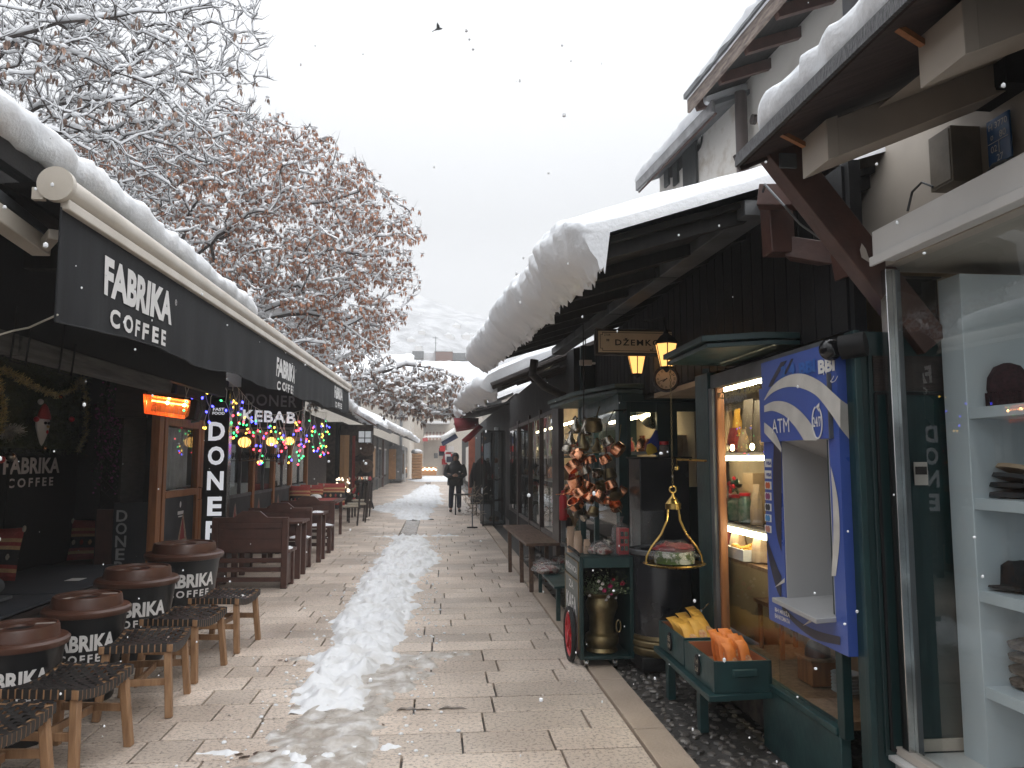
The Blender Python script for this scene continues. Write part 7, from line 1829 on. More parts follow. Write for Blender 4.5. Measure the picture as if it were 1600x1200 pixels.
def wallat(px, py):   # point of the wing wall plane seen at px,py
    o = Vector((0, 0, CAM_H)); d = (at(px, py, Y=10) - o); P = w0 + wn_ * .345; t_ = (P - o).dot(wn_) / d.dot(wn_); return o + d * t_
for k in range(8):
    px, py = 1092 - k * 5.6, 219 + k * 5.9
    c = wallat(px, py); c2 = wallat(px - 2, py); s_ = 1
    text(mb, 'OSMANLIJ'[k], c - wn_ * .01, .30, .30, -wd, bk, bold=.04)
for k, (px, py, h_) in enumerate(((1087, 252, .85), (1080, 258, .85), (1074, 263, .85), (1058, 272, .3), (1044, 275, .3))):
    c = wallat(px, py); mb.bar(c - wn_ * .02 + Vector((0, 0, h_ / 2)), c - wn_ * .02 - Vector((0, 0, h_ / 2)), .16, .03, M['greymetal'] if k < 0 else mat('dark_letter_grey', (.04, .045, .045), rough=.5), up=(wn_.x, wn_.y, 0))
build(mb, 'lettering', wing)

# ================================================================== RIGHT ROW beyond the roastery
M['bframe'] = mat('dark_brown_frame', (0.035, 0.018, 0.018), (0.025, 0.014, 0.014), scale=5, rough=.4)
s2 = thing('souvenir_shop', 'dark brown framed souvenir shop with paper diamonds in its window', 'shop', (1.8, 13, 0))
mb = MB(); mb.box(2.9, 3.0, 9.7, 19, 0, 3, M['shopin']); mb.box(1.82, 2.9, 9.62, 9.7, 0, 3, M['pale']); mb.box(1.78, 2.9, 18.5, 18.6, 0, 3, M['black']); mb.box(1.9, 2.9, 9.7, 18.5, 0, .1, M['shopin'])
mb.box(1.74, 1.84, 9.7, 18.5, 2.32, 3.0, M['black'])
build(mb, 'wall', s2)
for (y0, y1, m_) in ((10.75, 11.35, M['bframe']), (12.75, 12.84, M['bframe']), (14.3, 14.4, M['bframe']), (16.2, 16.5, M['bframe'])):
    mb = MB(); mb.box(1.70, 1.78, y0, y1, .05, 2.4, m_); build(mb, 'post', s2, bevel=.006)
for y0, y1 in ((11.35, 12.75), (12.84, 14.3), (14.4, 16.2), (16.5, 18.4)):
    mb = MB(); mb.box(1.71, 1.77, y0, y1, .40, .46, M['bframe']); mb.box(1.71, 1.77, y0, y1, 2.26, 2.32, M['bframe']); w = build(mb, 'window', s2, bevel=.003)
    mb = MB(); mb.box(1.735, 1.745, y0, y1, .46, 2.26, M['glass'] if y0 < 14 else M['darkglass']); build(mb, 'pane', w)
    mb = MB(); mb.box(1.72, 1.78, y0, y1, .04, .40, M['blackwall']); build(mb, 'plinth', s2)
for yc in (11.95, 13.55):
    mb = MB(); zc_ = 1.9; mb.add([(1.72, yc, zc_ + .42), (1.72, yc - .26, zc_), (1.72, yc, zc_ - .42), (1.72, yc + .26, zc_)], [(3, 2, 1, 0)], mat('diamond_paper', (.55, .53, .52), (.42, .38, .38), scale=6, rough=.6, bump=0))
    for k in range(5): mb.box(1.715, 1.7185, yc - .05 + k * .02, yc - .04 + k * .02, zc_ + .2 - k * .09, zc_ + .26 - k * .09, M['red'])
    build(mb, 'paper_diamond', s2)
mb = MB(); cm = (M['red'], M['copper'], M['silver'], M['kraft'], M['white'], gm['greenj'], M['bframe'])
for k in range(130):
    y = rnd.uniform(11.4, 18.2); z = rnd.choice((.46, .85, 1.25, 1.65)); x = rnd.uniform(1.95, 2.4); r_ = rnd.uniform(.05, .12)
    mb.lathe([(r_ * .8, 0), (r_, r_ * .5), (r_ * .7, r_ * 1.6), (r_ * .3, r_ * 2)], rnd.choice(cm), 9, Matrix.Translation((x, y, z)))
tag(build(mb, 'wares', s2), kind='stuff')
mb = MB()
for z in (.44, .83, 1.23, 1.63): mb.box(1.85, 2.5, 11.4, 18.3, z - .025, z - .005, M['white'])
build(mb, 'shelf', s2)
mb = MB(); mb.box(2.3, 2.36, 11.6, 18, 2.2, 2.23, M['led']); build(mb, 'led_strip', s2)
good('fire_extinguisher', 'red fire extinguisher behind the brown post', 'extinguisher', lambda mb: (mb.lathe([(.05, 0), (.055, .02), (.055, .3), (.03, .36), (.02, .4)], M['red'], 16, Matrix.Translation((at(880, 790, Y=10.4).x, 10.4, .75))), mb.box(at(880, 790, Y=10.4).x - .03, at(880, 790, Y=10.4).x + .03, 10.38, 10.42, .4, .749, M['greymetal'])))
# roof of that shop, snow over the front
g0, g1 = Vector((.72, 10.3, 2.58)), Vector((.55, 17.5, 2.82)); gu = Vector((1, 0, .42)).normalized()
mb = MB(); slab_roof(mb, g0, g1, gu, 2.6, .05, M['ceil']); rf = build(mb, 'roof', s2)
mb = MB(); mb.tube([g0 + gu * .0 + Vector((.0, -.03, -.03)), g0 + gu * 2.4 + Vector((0, -.03, -.03))], .05, M['darkwood'], 8)
for k in range(4): mb.tube([g0 + gu * (.15 + k * .22) + Vector((0, -.02 + k * .03, -.1 - k * .04)), g0 + gu * (.9 + k * .1) + Vector((.1, -.02 + k * .03, -.1 - k * .03))], .028, M['darkwood'], 6)
build(mb, 'bamboo_edge', rf)
mb = MB(); loft_snow(mb, g0, g1, gu, 2.5, .22, .16, seed=11.2, ns=70, nc=26, lump=.05, drop=.16, fringe=.08, fine=.015, tv=.12); build(mb, 'roof_snow', rf, angle=75)
mb = MB(); P = [at(835, 562, Y=9.8), at(832, 585, Y=9.8), at(850, 603, Y=9.9), at(880, 618, Y=10.2)]; mb.tube(P, .055, M['darkwood'], 12); single(mb, 'gutter_pipe', 'dark curved gutter pipe between the roastery and souvenir shop roofs', 'pipe')
# glass vitrine
t = thing('display_vitrine', 'tall black framed glass vitrine at the kerb', 'vitrine', (1.35, 18.9, 0))
mb = MB()
for x in (1.10, 1.36, 1.62):
    for y in (18.5, 19.3): mb.box(x - .018, x + .018, y - .018, y + .018, 0.0, 2.25, M['black'])
for z in (.03, 2.25):
    mb.box(1.10, 1.62, 18.485, 18.515, z, z + .03, M['black']); mb.box(1.085, 1.115, 18.5, 19.3, z, z + .03, M['black'])
build(mb, 'frame', t)
mb = MB(); mb.box(1.115, 1.61, 18.5, 18.506, .06, 2.25, M['darkglass']); mb.box(1.098, 1.102, 18.52, 19.28, .06, 2.25, M['darkglass']); build(mb, 'pane', t)
mb = MB()
for k in range(10): mb.lathe([(.03, 0), (.05, .05), (.03, .12)], rnd.choice(cm), 8, Matrix.Translation((rnd.uniform(1.2, 1.5), rnd.uniform(18.6, 19.1), rnd.choice((.1, .6, 1.1, 1.5)))))
mb.box(1.12, 1.6, 18.6, 19.2, .05, .1, M['white']); mb.box(1.12, 1.6, 18.6, 19.2, .58, .6, M['black']); mb.box(1.12, 1.6, 18.6, 19.2, 1.08, 1.1, M['black']); tag(build(mb, 'wares', t), kind='stuff')
# small stand with dried branches
t = thing('branch_stand', 'thin metal stand holding dry pale branches beside the vitrine', 'stand', (.98, 18.2, 0))
mb = MB(); q = at(738, 825, Z=0); mb.tube([(q.x, q.y, .03), (q.x, q.y, .95)], .014, M['greymetal'], 6); mb.box(q.x - .12, q.x + .12, q.y - .03, q.y + .03, 0, .03, M['black']); build(mb, 'pole', t)
mb = MB()
for k in range(70):
    b_ = Vector((q.x + rnd.gauss(0, .1), q.y + rnd.gauss(0, .1), rnd.uniform(.25, .9))); d = Vector((rnd.uniform(-1, 1), rnd.uniform(-1, 1), rnd.uniform(-.2, .8))).normalized() * rnd.uniform(.1, .22); mb.tube([b_, b_ + d * .5 + Vector((0, 0, .02)), b_ + d], .006, mat('dry_twig', (.30, .25, .2), (.2, .16, .12), rough=.8, isl=.3), 4)
build(mb, 'branches', t)

# shops farther on with red and blue awnings
s3 = thing('clothes_shop', 'far shop with red awning, clothes on its front and an orange post', 'shop', (2, 30, 0))
mb = MB(); mb.box(1.9, 2.0, 18.7, 60, 0, 3.2, M['blackwall']); mb.box(1.8, 1.9, 24, 24.4, 0, 2.6, M['pale']); mb.box(1.84, 1.9, 27, 32, .5, 2.2, M['pale']); mb.box(1.84, 1.9, 40, 50, .3, 2.4, M['plaster']); build(mb, 'wall', s3)
q = at(736, 776, Z=0); mb = MB(); mb.box(q.x - .12, q.x + .16, q.y - .1, q.y + .1, 0, 2.6, mat('rust_orange', (.33, .09, .045), (.26, .07, .035), rough=.5)); build(mb, 'post', s3)
k0, k1 = Vector((.62, 19.6, 2.78)), Vector((.72, 30, 3.1)); ku = Vector((1, 0, .25)).normalized()
mb = MB(); slab_roof(mb, k0, k1, ku, 2.0, .06, M['ceil']); rf = build(mb, 'roof', s3)
mb = MB(); loft_snow(mb, k0, k1, ku, 1.9, .34, .05, seed=14.2, ns=60, nc=24, lump=.10, drop=.03, fine=.03, tv=.3); build(mb, 'roof_snow', rf, angle=75)
redc = mat('red_canvas', (.33, .03, .04), (.24, .02, .03), scale=5, rough=.7)
mb = MB(); mb.add([at(709, 653, Y=21), at(748, 653, Y=21), at(748, 663, Y=20.8), at(711, 667, Y=20.8)], [(3, 2, 1, 0)], redc); mb.add([at(711, 667, Y=20.8), at(748, 663, Y=20.8), at(755, 668, Y=22.5), at(713, 675, Y=22.5)], [(3, 2, 1, 0)], redc)
mb.add([at(722, 688, Y=20.5), at(748, 664, Y=20.5), at(755, 668, Y=20.6), at(735, 688, Y=20.6), at(727, 692, Y=20.6)], [(4, 3, 2, 1, 0)], redc)
o = build(mb, 'red_awning', s3); sm = o.modifiers.new('thick', 'SOLIDIFY'); sm.thickness = .02
q = at(700, 693, Y=30)
t = thing('blue_awning', 'small blue awning with white edge far along the right row', 'awning', q)
mb = MB(); mb.add([at(690, 692, Y=30), at(712, 678, Y=30), at(716, 684, Y=31), at(692, 697, Y=31)], [(3, 2, 1, 0)], mat('blue_canvas', (.03, .06, .18), rough=.7)); o = build(mb, 'cloth', t); sm = o.modifiers.new('thick', 'SOLIDIFY'); sm.thickness = .04
mb = MB(); mb.add([at(690, 690, Y=30), at(688, 682, Y=30), at(710, 668, Y=30.5), at(712, 677, Y=30)], [(3, 2, 1, 0)], M['white']); o = build(mb, 'white_valance', t); sm = o.modifiers.new('thick', 'SOLIDIFY'); sm.thickness = .04
mb = MB()
for k in range(14):
    p = at(690 + rnd.uniform(0, 16), rnd.uniform(700, 722), Y=33 + rnd.random()); mb.box(p.x - .12, p.x + .12, p.y, p.y + .1, p.z - .12, p.z + .12, rnd.choice((M['red'], M['white'], MATS['bank_navy'], gm['redbag'])))
tag(build(mb, 'hanging_wares'), 'mixed red, white and navy wares hanging under the far blue awning', 'wares', kind='stuff')
t = thing('hanging_coat', 'long black coat hanging on the right row behind the man', 'coat', at(752, 760, Y=21.5))
c = at(752, 745, Y=21.5); mb = MB(); mb.lathe([(.30, -.75), (.27, -.4), (.2, 0), (.2, .3), (.12, .45), (.04, .52)], M['blackwall'], 14, Matrix.Translation(c) @ Matrix.Diagonal((1, .5, 1, 1))); build(mb, 'body', t)
for s_ in (-1, 1): mb = MB(); mb.tube([c + Vector((s_ * .15, 0, .38)), c + Vector((s_ * .26, 0, .0)), c + Vector((s_ * .28, -.02, -.3))], [.08, .07, .055], M['blackwall'], 8); build(mb, 'sleeve', t)
mb = MB(); q = at(728, 772, Y=22.5); mb.box(q.x - .35, q.x + .35, 22.3, 22.9, q.z - .03, q.z, M['black'])
for a in (-.3, .3): mb.box(q.x + a - .02, q.x + a + .02, 22.4, 22.44, 0, q.z - .03, M['black'])
single(mb, 'sales_table', 'small black sales table behind the standing man', 'table')
owood0 = mat('orange_shutter', (.40, .20, .07), (.30, .15, .05), scale=5, rough=.6)
# ================================================================== LEFT ROW beyond the kiosk
t = thing('cafe_table', 'brown table with red cloth and white cup behind the last settle', 'table', (-2.75, 16.3, 0))
mb = MB(); a_ = at(545, 776, Z=.76); mb.box(a_.x - .95, a_.x, 15.4, 16.9, .72, .76, M['brown']); build(mb, 'tabletop', t, bevel=.006)
mb = MB(); mb.box(a_.x - .9, a_.x - .15, 15.5, 16.8, .7605, .766, M['kred']); build(mb, 'cloth', t)
for x in (a_.x - .85, a_.x - .12):
    for y in (15.5, 16.75): mb = MB(); mb.box(x, x + .06, y, y + .06, 0, .72, M['brown']); build(mb, 'leg', t)
mb = MB(); mb.box(a_.x - .9, a_.x - .1, 15.42, 15.46, .5, .71, M['darkwood']); build(mb, 'apron', t)
good('serving_bowl', 'white bowl with dark opening on the red tablecloth', 'bowl', lambda mb: mb.lathe([(.05, 0), (.13, .04), (.10, .09), (.05, .11)], M['white'], 18, Matrix.Translation((a_.x - .5, 16.0, .767))))
for px, y_, s_, lb in ((486, 16.6, .5, 'round striped kilim cushion against the kiosk wall beyond the settles'), (468, 15.9, .42, 'narrow kilim cushion leaning on the kiosk post beyond the settles'), (517, 17.6, .62, 'wide red striped kilim cushion behind the far cafe table')):
    p = at(px, 770, Y=y_); mb = MB(); kilim(mb, (p.x, y_, .56), s_, .5, .16, rot('X', -10)); single(mb, 'kilim_cushion', lb, 'cushion')
mb = MB(); mb.box(-3.05, -2.55, 14.4, 18.2, .40, .46, M['brown']); mb.box(-3.05, -2.6, 14.5, 18.1, .46, .55, M['cushion']); single(mb, 'wall_bench', 'low bench with dark seat pads along the kiosk wall beyond the settles', 'bench')
def make_chair():
    t = thing('slatted_chair', 'x', 'chair', (0, 0, 0), 0, 'dark slatted chairs beside the far cafe table'); m = M['darkwood']
    for sx in (-1, 1):
        mb = MB(); mb.bar((sx * .2, .2, 0), (sx * .2, .27, 1.0), .04, .04, m); build(mb, 'leg', t)
        mb = MB(); mb.bar((sx * .2, -.2, 0), (sx * .2, -.2, .45), .04, .04, m); build(mb, 'leg', t)
    mb = MB(); mb.box(-.22, .22, -.22, .22, .44, .48, M['kcream']); build(mb, 'seat', t)
    mb = MB()
    for k in range(5): mb.bar((-.14 + k * .07, .235, .5), (-.14 + k * .07, .265, .96), .022, .015, m)
    mb.bar((-.2, .265, .97), (.2, .265, .97), .05, .06, m); build(mb, 'backrest', t); return t
ch = make_chair(); q = at(543, 822, Z=0); ch.location = (q.x + .0, q.y + .25, 0); ch.rotation_euler = (0, 0, R(-84)); ch['label'] = 'dark slatted chair nearest the viewer at the far cafe table'
copy_tree(ch, None, (q.x + .08, q.y + 1.2, 0), R(-78), 'dark slatted chair behind the nearest one at the far cafe table')
copy_tree(ch, None, (q.x + .02, q.y + 3.0, 0), R(-95), 'dark slatted chair farthest up the lane, beside the easel table')
t = thing('easel_table', 'low folding table with metal ware and red ribbons on splayed legs', 'table', at(575, 790, Z=0)); q = at(572, 795, Z=0)
mb = MB(); mb.box(q.x - .7, q.x + .15, q.y - .3, q.y + .5, .85, .9, M['darkwood']); build(mb, 'tabletop', t)
for a, b in ((-.6, -.7), (-.4, -.2), (.0, .25), (-.1, -.2)): mb = MB(); mb.bar((q.x + a, q.y, .85), (q.x + b, q.y - .1, 0), .04, .04, M['black']); build(mb, 'leg', t)
mb = MB()
for k in range(26): mb.lathe([(.03, 0), (.06, .05), (.02, .14)], rnd.choice((M['silver'], M['copper'], M['kcream'], M['red'])), 7, Matrix.Translation((q.x + rnd.uniform(-.65, .1), q.y + rnd.uniform(-.25, .45), .9)))
for k in range(12): p = Vector((q.x + rnd.uniform(-.6, -.2), q.y - .2, rnd.uniform(.3, .8))); mb.ball(p, .05, rnd.choice((M['red'], M['kcream'], M['kraft'])), 6, 4)
tag(build(mb, 'wares', t), kind='stuff')
carpet = t = thing('carpet_shop', 'dark open craft shop hung with rugs and round woven trays', 'shop', (-3.2, 24, 0))
mb = MB(); mb.box(-3.3, -3.15, 19.1, 22.5, 0, 2.7, M['darkwood']); mb.box(-5, -3.3, 27.0, 27.1, 0, 2.8, M['black']); mb.box(-3.3, -3.2, 25.5, 32, 0, 2.8, M['blackwall']); mb.box(-5.1, -5.0, 19, 27, 0, 2.8, M['blackwall'])
p = at(583, 700, Y=26); mb.box(-5.0, p.x, 26.0, 26.1, 0, 2.75, mat('rug_brown', (.10, .075, .06), (.05, .035, .03), scale=9, rough=.9)); build(mb, 'wall', t)
for k, px in enumerate((536, 541, 546, 538)):
    p = at(px, 720, Y=24.5 + k * .3); mb = MB(); mb.grid([[Vector((p.x - .1 + u * .07, p.y + .03 * math.sin(u * 2 + k), z)) for z in (2.35, 1.5, .7)] for u in range(5)], (M['ktan'], MATS['rug_brown'], M['kred'], M['kcream'])[k]); build(mb, 'rug', t)
for px, py, r_ in ((553, 701, .25), (573, 701, .25), (551, 731, .24), (573, 728, .22), (557, 752, .2)):
    p = at(px, py, Y=25.9); mb = MB(); mb.lathe([(r_ * 1.02, -.03), (r_, .03), (r_ * .86, .03), (r_ * .84, .0), (r_ * .5, .005), (r_ * .48, .015), (0, .015)], mat('woven_tray', (.20, .13, .09), (.12, .08, .06), scale=20, rough=.8, bump=.6), 24, Matrix.Translation(p) @ Matrix.Rotation(R(90), 4, 'X'), capt=False); build(mb, 'woven_tray', t)
mb = MB()
for k in range(30): p = at(rnd.uniform(526, 546), rnd.uniform(745, 770), Y=23 + rnd.random()); mb.ball(p, .035, mat('tiny_lamp', (.7, .6, .5), emit=(1, .8, .6), estr=1.2, bump=0) if k % 3 else M['copper'], 6, 4)
tag(build(mb, 'lit_wares', t), kind='stuff')
t = thing('lantern_sign', 'small hanging box lantern sign with white panes under the left eaves', 'sign', at(570, 683, Y=22))
p = at(560, 673, Y=22); p2 = at(580, 692, Y=22)
mb = MB(); mb.box(p.x, p2.x, 22, 22.2, p2.z, p.z, mat('white_pane', (.6, .62, .64), emit=(.8, .85, .9), estr=.25, bump=0)); build(mb, 'box', t)
mb = MB()
for u in (0, .5, 1): x = p.x + (p2.x - p.x) * u; mb.box(x - .012, x + .012, 21.985, 22.0, p2.z, p.z + .03, M['black'])
for z in (p2.z, (p.z * .4 + p2.z * .6), p.z): mb.box(p.x, p2.x, 21.98, 21.995, z - .012, z + .012, M['black'])
build(mb, 'frame', t)
# roofs of the left row with snow and striped awnings
shops_ = []
for y0, y1, lb in ((27.2, 36, 'low grey craft shop with orange shutter just beyond the rug shop'), (36, 48, 'low grey craft shop in the middle of the far left row'), (48, 70, 'farthest low grey craft shop, ending beside the log shed')):
    s_ = thing('craft_shop', lb, 'shop', (-4.4, (y0 + y1) / 2, 0), 0, 'low craft shops of the far left row'); shops_.append((y0, y1, s_))
    mb = MB(); mb.box(-5.5, -3.3, y0 + .02, y1 - .02, 0, 2.9, M['greywood']); build(mb, 'wall', s_)
for k, y in enumerate((27.6, 31.0, 34.6, 38.5, 42.5, 47.0, 57, 62)):
    rows = [s_ for a_, b_, s_ in shops_ if a_ <= y < b_][0]
    mb = MB(); mb.box(-3.3, -3.18, y, y + .18, 0, 2.8, (M['cream'], M['greymetal'], M['brown'])[k % 3]); build(mb, 'post', rows)
    mb = MB(); mb.box(-3.3, -3.24, y + .5, y + 2.6, .7, 2.2, (owood0, M['darkglass'], M['greymetal'])[k % 3]); w = build(mb, 'shutter', rows)
    mb = MB(); mb.box(-3.24, -3.22, y + .45, y + 2.65, 2.2, 2.3, M['cream']); mb.box(-3.24, -3.1, y + .45, y + 2.65, .6, .7, M['greywood']); build(mb, 'frame', w)
lu = Vector((-1, 0, .4)).normalized()
for k, (x0, y0, z0, x1, y1, z1_, w_, th_) in enumerate(((-2.02, 15.3, 2.93, -2.12, 19.5, 2.80, 1.6, .2), (-2.35, 19.5, 2.98, -2.6, 27, 2.9, 2.2, .26), (-2.45, 27, 2.85, -2.4, 36, 3.0, 2.4, .3), (-2.5, 36, 3.2, -2.0, 48, 3.1, 3.0, .35), (-2.2, 48, 3.3, -1.6, 66, 3.1, 3.4, .35))):
    a, b = Vector((x0, y0, z0)), Vector((x1, y1, z1_)); rows = (kio, carpet, shops_[0][2], shops_[1][2], shops_[2][2])[k]
    mb = MB(); slab_roof(mb, a, b, lu, w_, .08, M['greywood']); rf = build(mb, 'roof', rows)
    mb = MB(); loft_snow(mb, a, b, lu, w_, th_, .06, seed=20 + k * 3.1, ns=50, nc=20, lump=.05, drop=.05, fine=.02, tv=.3); build(mb, 'roof_snow', rf, angle=75)
st1, st2 = mat('tan_canvas', (.40, .28, .22), (.34, .23, .18), rough=.8), mat('brown_canvas', (.20, .12, .10), rough=.8)
t = thing('striped_awning', 'tan and brown striped awning sloping from the left shop roofs', 'awning', at(590, 665, Y=26))
mb = MB(); A0, A1, B0, B1 = at(566, 648, Y=24), at(578, 640, Y=27), at(604, 682, Y=24.2), at(611, 676, Y=27)
A0, A1 = Vector((-2.25, 21, 2.86)), Vector((-2.35, 27.5, 2.86)); B0, B1 = Vector((-1.62, 21, 2.50)), Vector((-1.64, 27.5, 2.54))
for k in range(10):
    u, v = k / 10, (k + 1) / 10; q = [A0.lerp(A1, u), A0.lerp(A1, v), B0.lerp(B1, v), B0.lerp(B1, u)]; mb.add(q + [p - Vector((0, 0, .02)) for p in q], [(0, 1, 2, 3)[::-1], (4, 5, 6, 7), (3, 2, 6, 7), (0, 3, 7, 4), (1, 2, 6, 5)], st1 if k % 2 else st2)
build(mb, 'cloth', t)
mb = MB(); mb.bar(B0, B1, .06, .09, M['greymetal']); build(mb, 'front_rail', t)
owood = mat('orange_stall_wood', (.42, .20, .06), (.32, .15, .045), scale=5, rough=.6)
t = thing('orange_stall', 'orange varnished wooden stall cabinet halfway up the left row', 'stall', at(598, 755, Z=0)); q0, q1 = at(588, 756, Z=0), at(606, 754, Z=0)
mb = MB(); y_ = q0.y; x0, x1 = q0.x, at(606, 720, Y=y_).x; zt = at(598, 699, Y=y_).z; mb.box(x0, x1, y_, y_ + .6, .1, zt, owood); mb.box(x0 + .12, x1 - .12, y_ - .02, y_, .3, zt - .12, mat('stall_panel', (.30, .22, .15), rough=.7)); build(mb, 'cabinet', t)
mb = MB(); mb.box(x1, x1 + .5, y_ + .6, y_ + 4.5, .3, zt - .1, owood); mb.box(x1 + .501, x1 + .53, y_ + .9, y_ + 4.2, .5, zt - .3, M['darkglass']); build(mb, 'side', t)
t = thing('grey_stall', 'grey shuttered stall beside the orange stall in the left row', 'stall', at(625, 752, Z=0)); q0 = at(612, 754, Z=0)
mb = MB(); x1 = at(634, 720, Y=q0.y + 4).x; mb.box(q0.x - .3, q0.x + .8, q0.y - 2, q0.y + 8, .2, 2.6, M['greymetal']); mb.box(q0.x + .8, q0.x + .83, q0.y - 1.5, q0.y + 7, .6, 2.3, M['darkglass']); mb.box(q0.x + .6, q0.x + .9, q0.y + 2, q0.y + 2.2, 0, 2.6, M['white']); build(mb, 'cabinet', t)
t = thing('wooden_shed', 'small orange log shed with a snow cap at the far end of the left row', 'shed', at(650, 750, Z=0)); q0 = at(643, 750, Z=0); zt = at(650, 709, Y=q0.y).z; x1 = at(657, 750, Y=q0.y).x
mb = MB()
for k in range(9): z = .1 + (zt - .1) * k / 9; mb.tube([(q0.x, q0.y, z + .12), (x1, q0.y, z + .12)], .12, owood, 8); mb.tube([(x1, q0.y, z + .12), (x1, q0.y + 2, z + .12)], .12, owood, 8)
mb.box(q0.x, x1, q0.y, q0.y + 2, .1, zt, owood); build(mb, 'body', t)
mb = MB(); crumple(mb, ((q0.x + x1) / 2, q0.y + 1, zt), (x1 - q0.x) * .62, 1.3, .22, M['snow'], 3, .15); build(mb, 'snow_cap', t)
good('firewood_table', 'wooden counter hung with white lights below the end building', 'counter', lambda mb: (mb.box(at(655, 735, Y=78).x, at(682, 735, Y=78).x, 78, 79, .1, .95, owood), [mb.ball(at(657 + k * 2.2, 732 + (k % 3), Y=77.8), .09, mat('white_lights', (.8, .7, .6), emit=(1, .85, .65), estr=2.5, bump=0), 6, 4) for k in range(12)]))

# ================================================================== END OF THE LANE
endb = thing('cream_building', 'cream end building with snow roof closing the lane', 'building', (-1.5, 86, 0))
cw2 = mat('cream_render', (.62, .57, .50), (.55, .50, .44), scale=.6, rough=.8, bump=.05)
def wx(px, Y): return at(px, 720, Y=Y).x
def wz(py, Y): return at(690, py, Y=Y).z
mb = MB(); mb.box(wx(640, 86), wx(760, 86), 86, 96, 0, wz(600, 86), cw2); mb.box(wx(634, 84), wx(661, 84), 84, 86, 0, wz(640, 84), cw2); build(mb, 'wall', endb)
mb = MB(); r0, r1 = Vector((wx(560, 85), 85, wz(602, 85))), Vector((wx(770, 85), 85, wz(602, 85)))
ub = Vector((0, 1, .35)).normalized(); slab_roof(mb, r0, r1, ub, 9, .2, M['greymetal']); rf = build(mb, 'roof', endb)
mb = MB(); loft_snow(mb, r0, r1, ub, 9, .9, .3, seed=31, ns=40, lump=.15, drop=.1, fine=.05, tv=.2); build(mb, 'roof_snow', rf, angle=75)
mb = MB(); mb.box(wx(672, 85.9), wx(678, 85.9), 85.9, 85.99, wz(650, 86), wz(632, 86), M['darkglass']); build(mb, 'window', endb)
mb = MB(); mb.box(wx(678, 85.9), wx(684, 85.9), 85.9, 85.99, wz(716, 86), wz(708, 86), M['darkglass']); build(mb, 'window', endb)
mb = MB(); mb.box(wx(692, 85), wx(698, 85), 85.5, 85.99, 0, wz(695, 86), M['brown']); build(mb, 'doorway', endb)
mb = MB(); mb.box(wx(660, 84), wx(702, 84), 83.6, 85.9, wz(662, 84), wz(658, 84), M['snow']); build(mb, 'ledge_snow', endb)
t = thing('striped_awning', 'pink and cream striped awning with snow on the end building', 'awning', (wx(680, 83), 83, 4))
pk = mat('pink_canvas', (.42, .24, .20), rough=.8)
mb = MB()
for k in range(14):
    x0, x1 = wx(662, 83) + (wx(700, 83) - wx(662, 83)) * k / 14, wx(662, 83) + (wx(700, 83) - wx(662, 83)) * (k + 1) / 14
    mb.add([(x0, 85.9, wz(673, 83)), (x1, 85.9, wz(673, 83)), (x1, 82.5, wz(684, 83)), (x0, 82.5, wz(684, 83)), (x0, 82.5, wz(688, 83)), (x1, 82.5, wz(688, 83))], [(3, 2, 1, 0), (4, 5, 2, 3)], pk if k % 2 else cw2)
build(mb, 'cloth', t)
mb = MB(); crumple(mb, (wx(681, 83), 83.2, wz(686, 83)), 1.45, .8, .22, M['snow'], 6, .1); build(mb, 'snow', t)
mb = MB(); mb.box(wx(660, 82.3), wx(668, 82.3), 82.3, 82.5, wz(690, 83), wz(685, 83), M['red']); single(mb, 'red_sign', 'small red sign under the striped awning of the end building', 'sign')
# bigger houses behind the left row, partly hidden by trees
hb = thing('cream_house', 'large cream house behind the trees on the left with snow roof', 'house', (-9, 72, 0))
mb = MB(); mb.box(wx(470, 70), wx(640, 70), 70, 84, 0, wz(604, 70), cw2); build(mb, 'wall', hb)
mb = MB(); r0, r1 = Vector((wx(455, 69), 69, wz(604, 69))), Vector((wx(640, 69), 69, wz(604, 69))); slab_roof(mb, r0, r1, ub, 11, .2, M['greymetal']); rf = build(mb, 'roof', hb)
mb = MB(); loft_snow(mb, r0, r1, ub, 11, .7, .3, seed=37, ns=40, lump=.12, drop=.1, fine=.05, tv=.2); build(mb, 'roof_snow', rf, angle=75)
for px in (520, 552, 590, 618):
    mb = MB(); mb.box(wx(px, 69.9), wx(px + 10, 69.9), 69.9, 69.99, wz(640, 70), wz(618, 70), M['darkglass']); build(mb, 'window', hb)
mb = MB(); mb.tube([(wx(626, 69.8), 69.8, 0), (wx(626, 69.8), 69.8, wz(606, 70))], .12, M['greymetal'], 8); build(mb, 'downpipe', hb)
brk = mat('brick', (.22, .10, .07), (.15, .07, .05), scale=12, rough=.85)
bh = thing('brick_chimney_house', 'low house with brick chimney block and flat snowy roof behind the end building', 'house', (0, 110, 0))
mb = MB(); mb.box(wx(560, 112), wx(770, 112), 112, 122, 0, wz(566, 112), cw2); build(mb, 'wall', bh)
mb = MB(); mb.box(wx(550, 111), wx(780, 111), 111, 123, wz(566, 112), wz(553, 112), M['snow']); build(mb, 'roof_snow', bh)
mb = MB(); mb.box(wx(678, 110), wx(706, 110), 109.5, 112, wz(572, 110), wz(550, 110), brk); mb.box(wx(677, 110), wx(707, 110), 109.4, 112.1, wz(550, 110), wz(547, 110), M['snow']); build(mb, 'chimney', bh)
mb = MB(); mb.box(wx(706, 110), wx(736, 110), 110, 113, wz(562, 110), wz(551, 110), M['greymetal']); mb.box(wx(642, 110), wx(660, 110), 110, 113, wz(560, 110), wz(549, 110), M['greymetal']); build(mb, 'dormer', bh)
t = thing('roof_antenna', 'thin television antenna beside the brick chimney', 'antenna', (wx(679, 109), 109, wz(552, 109)))
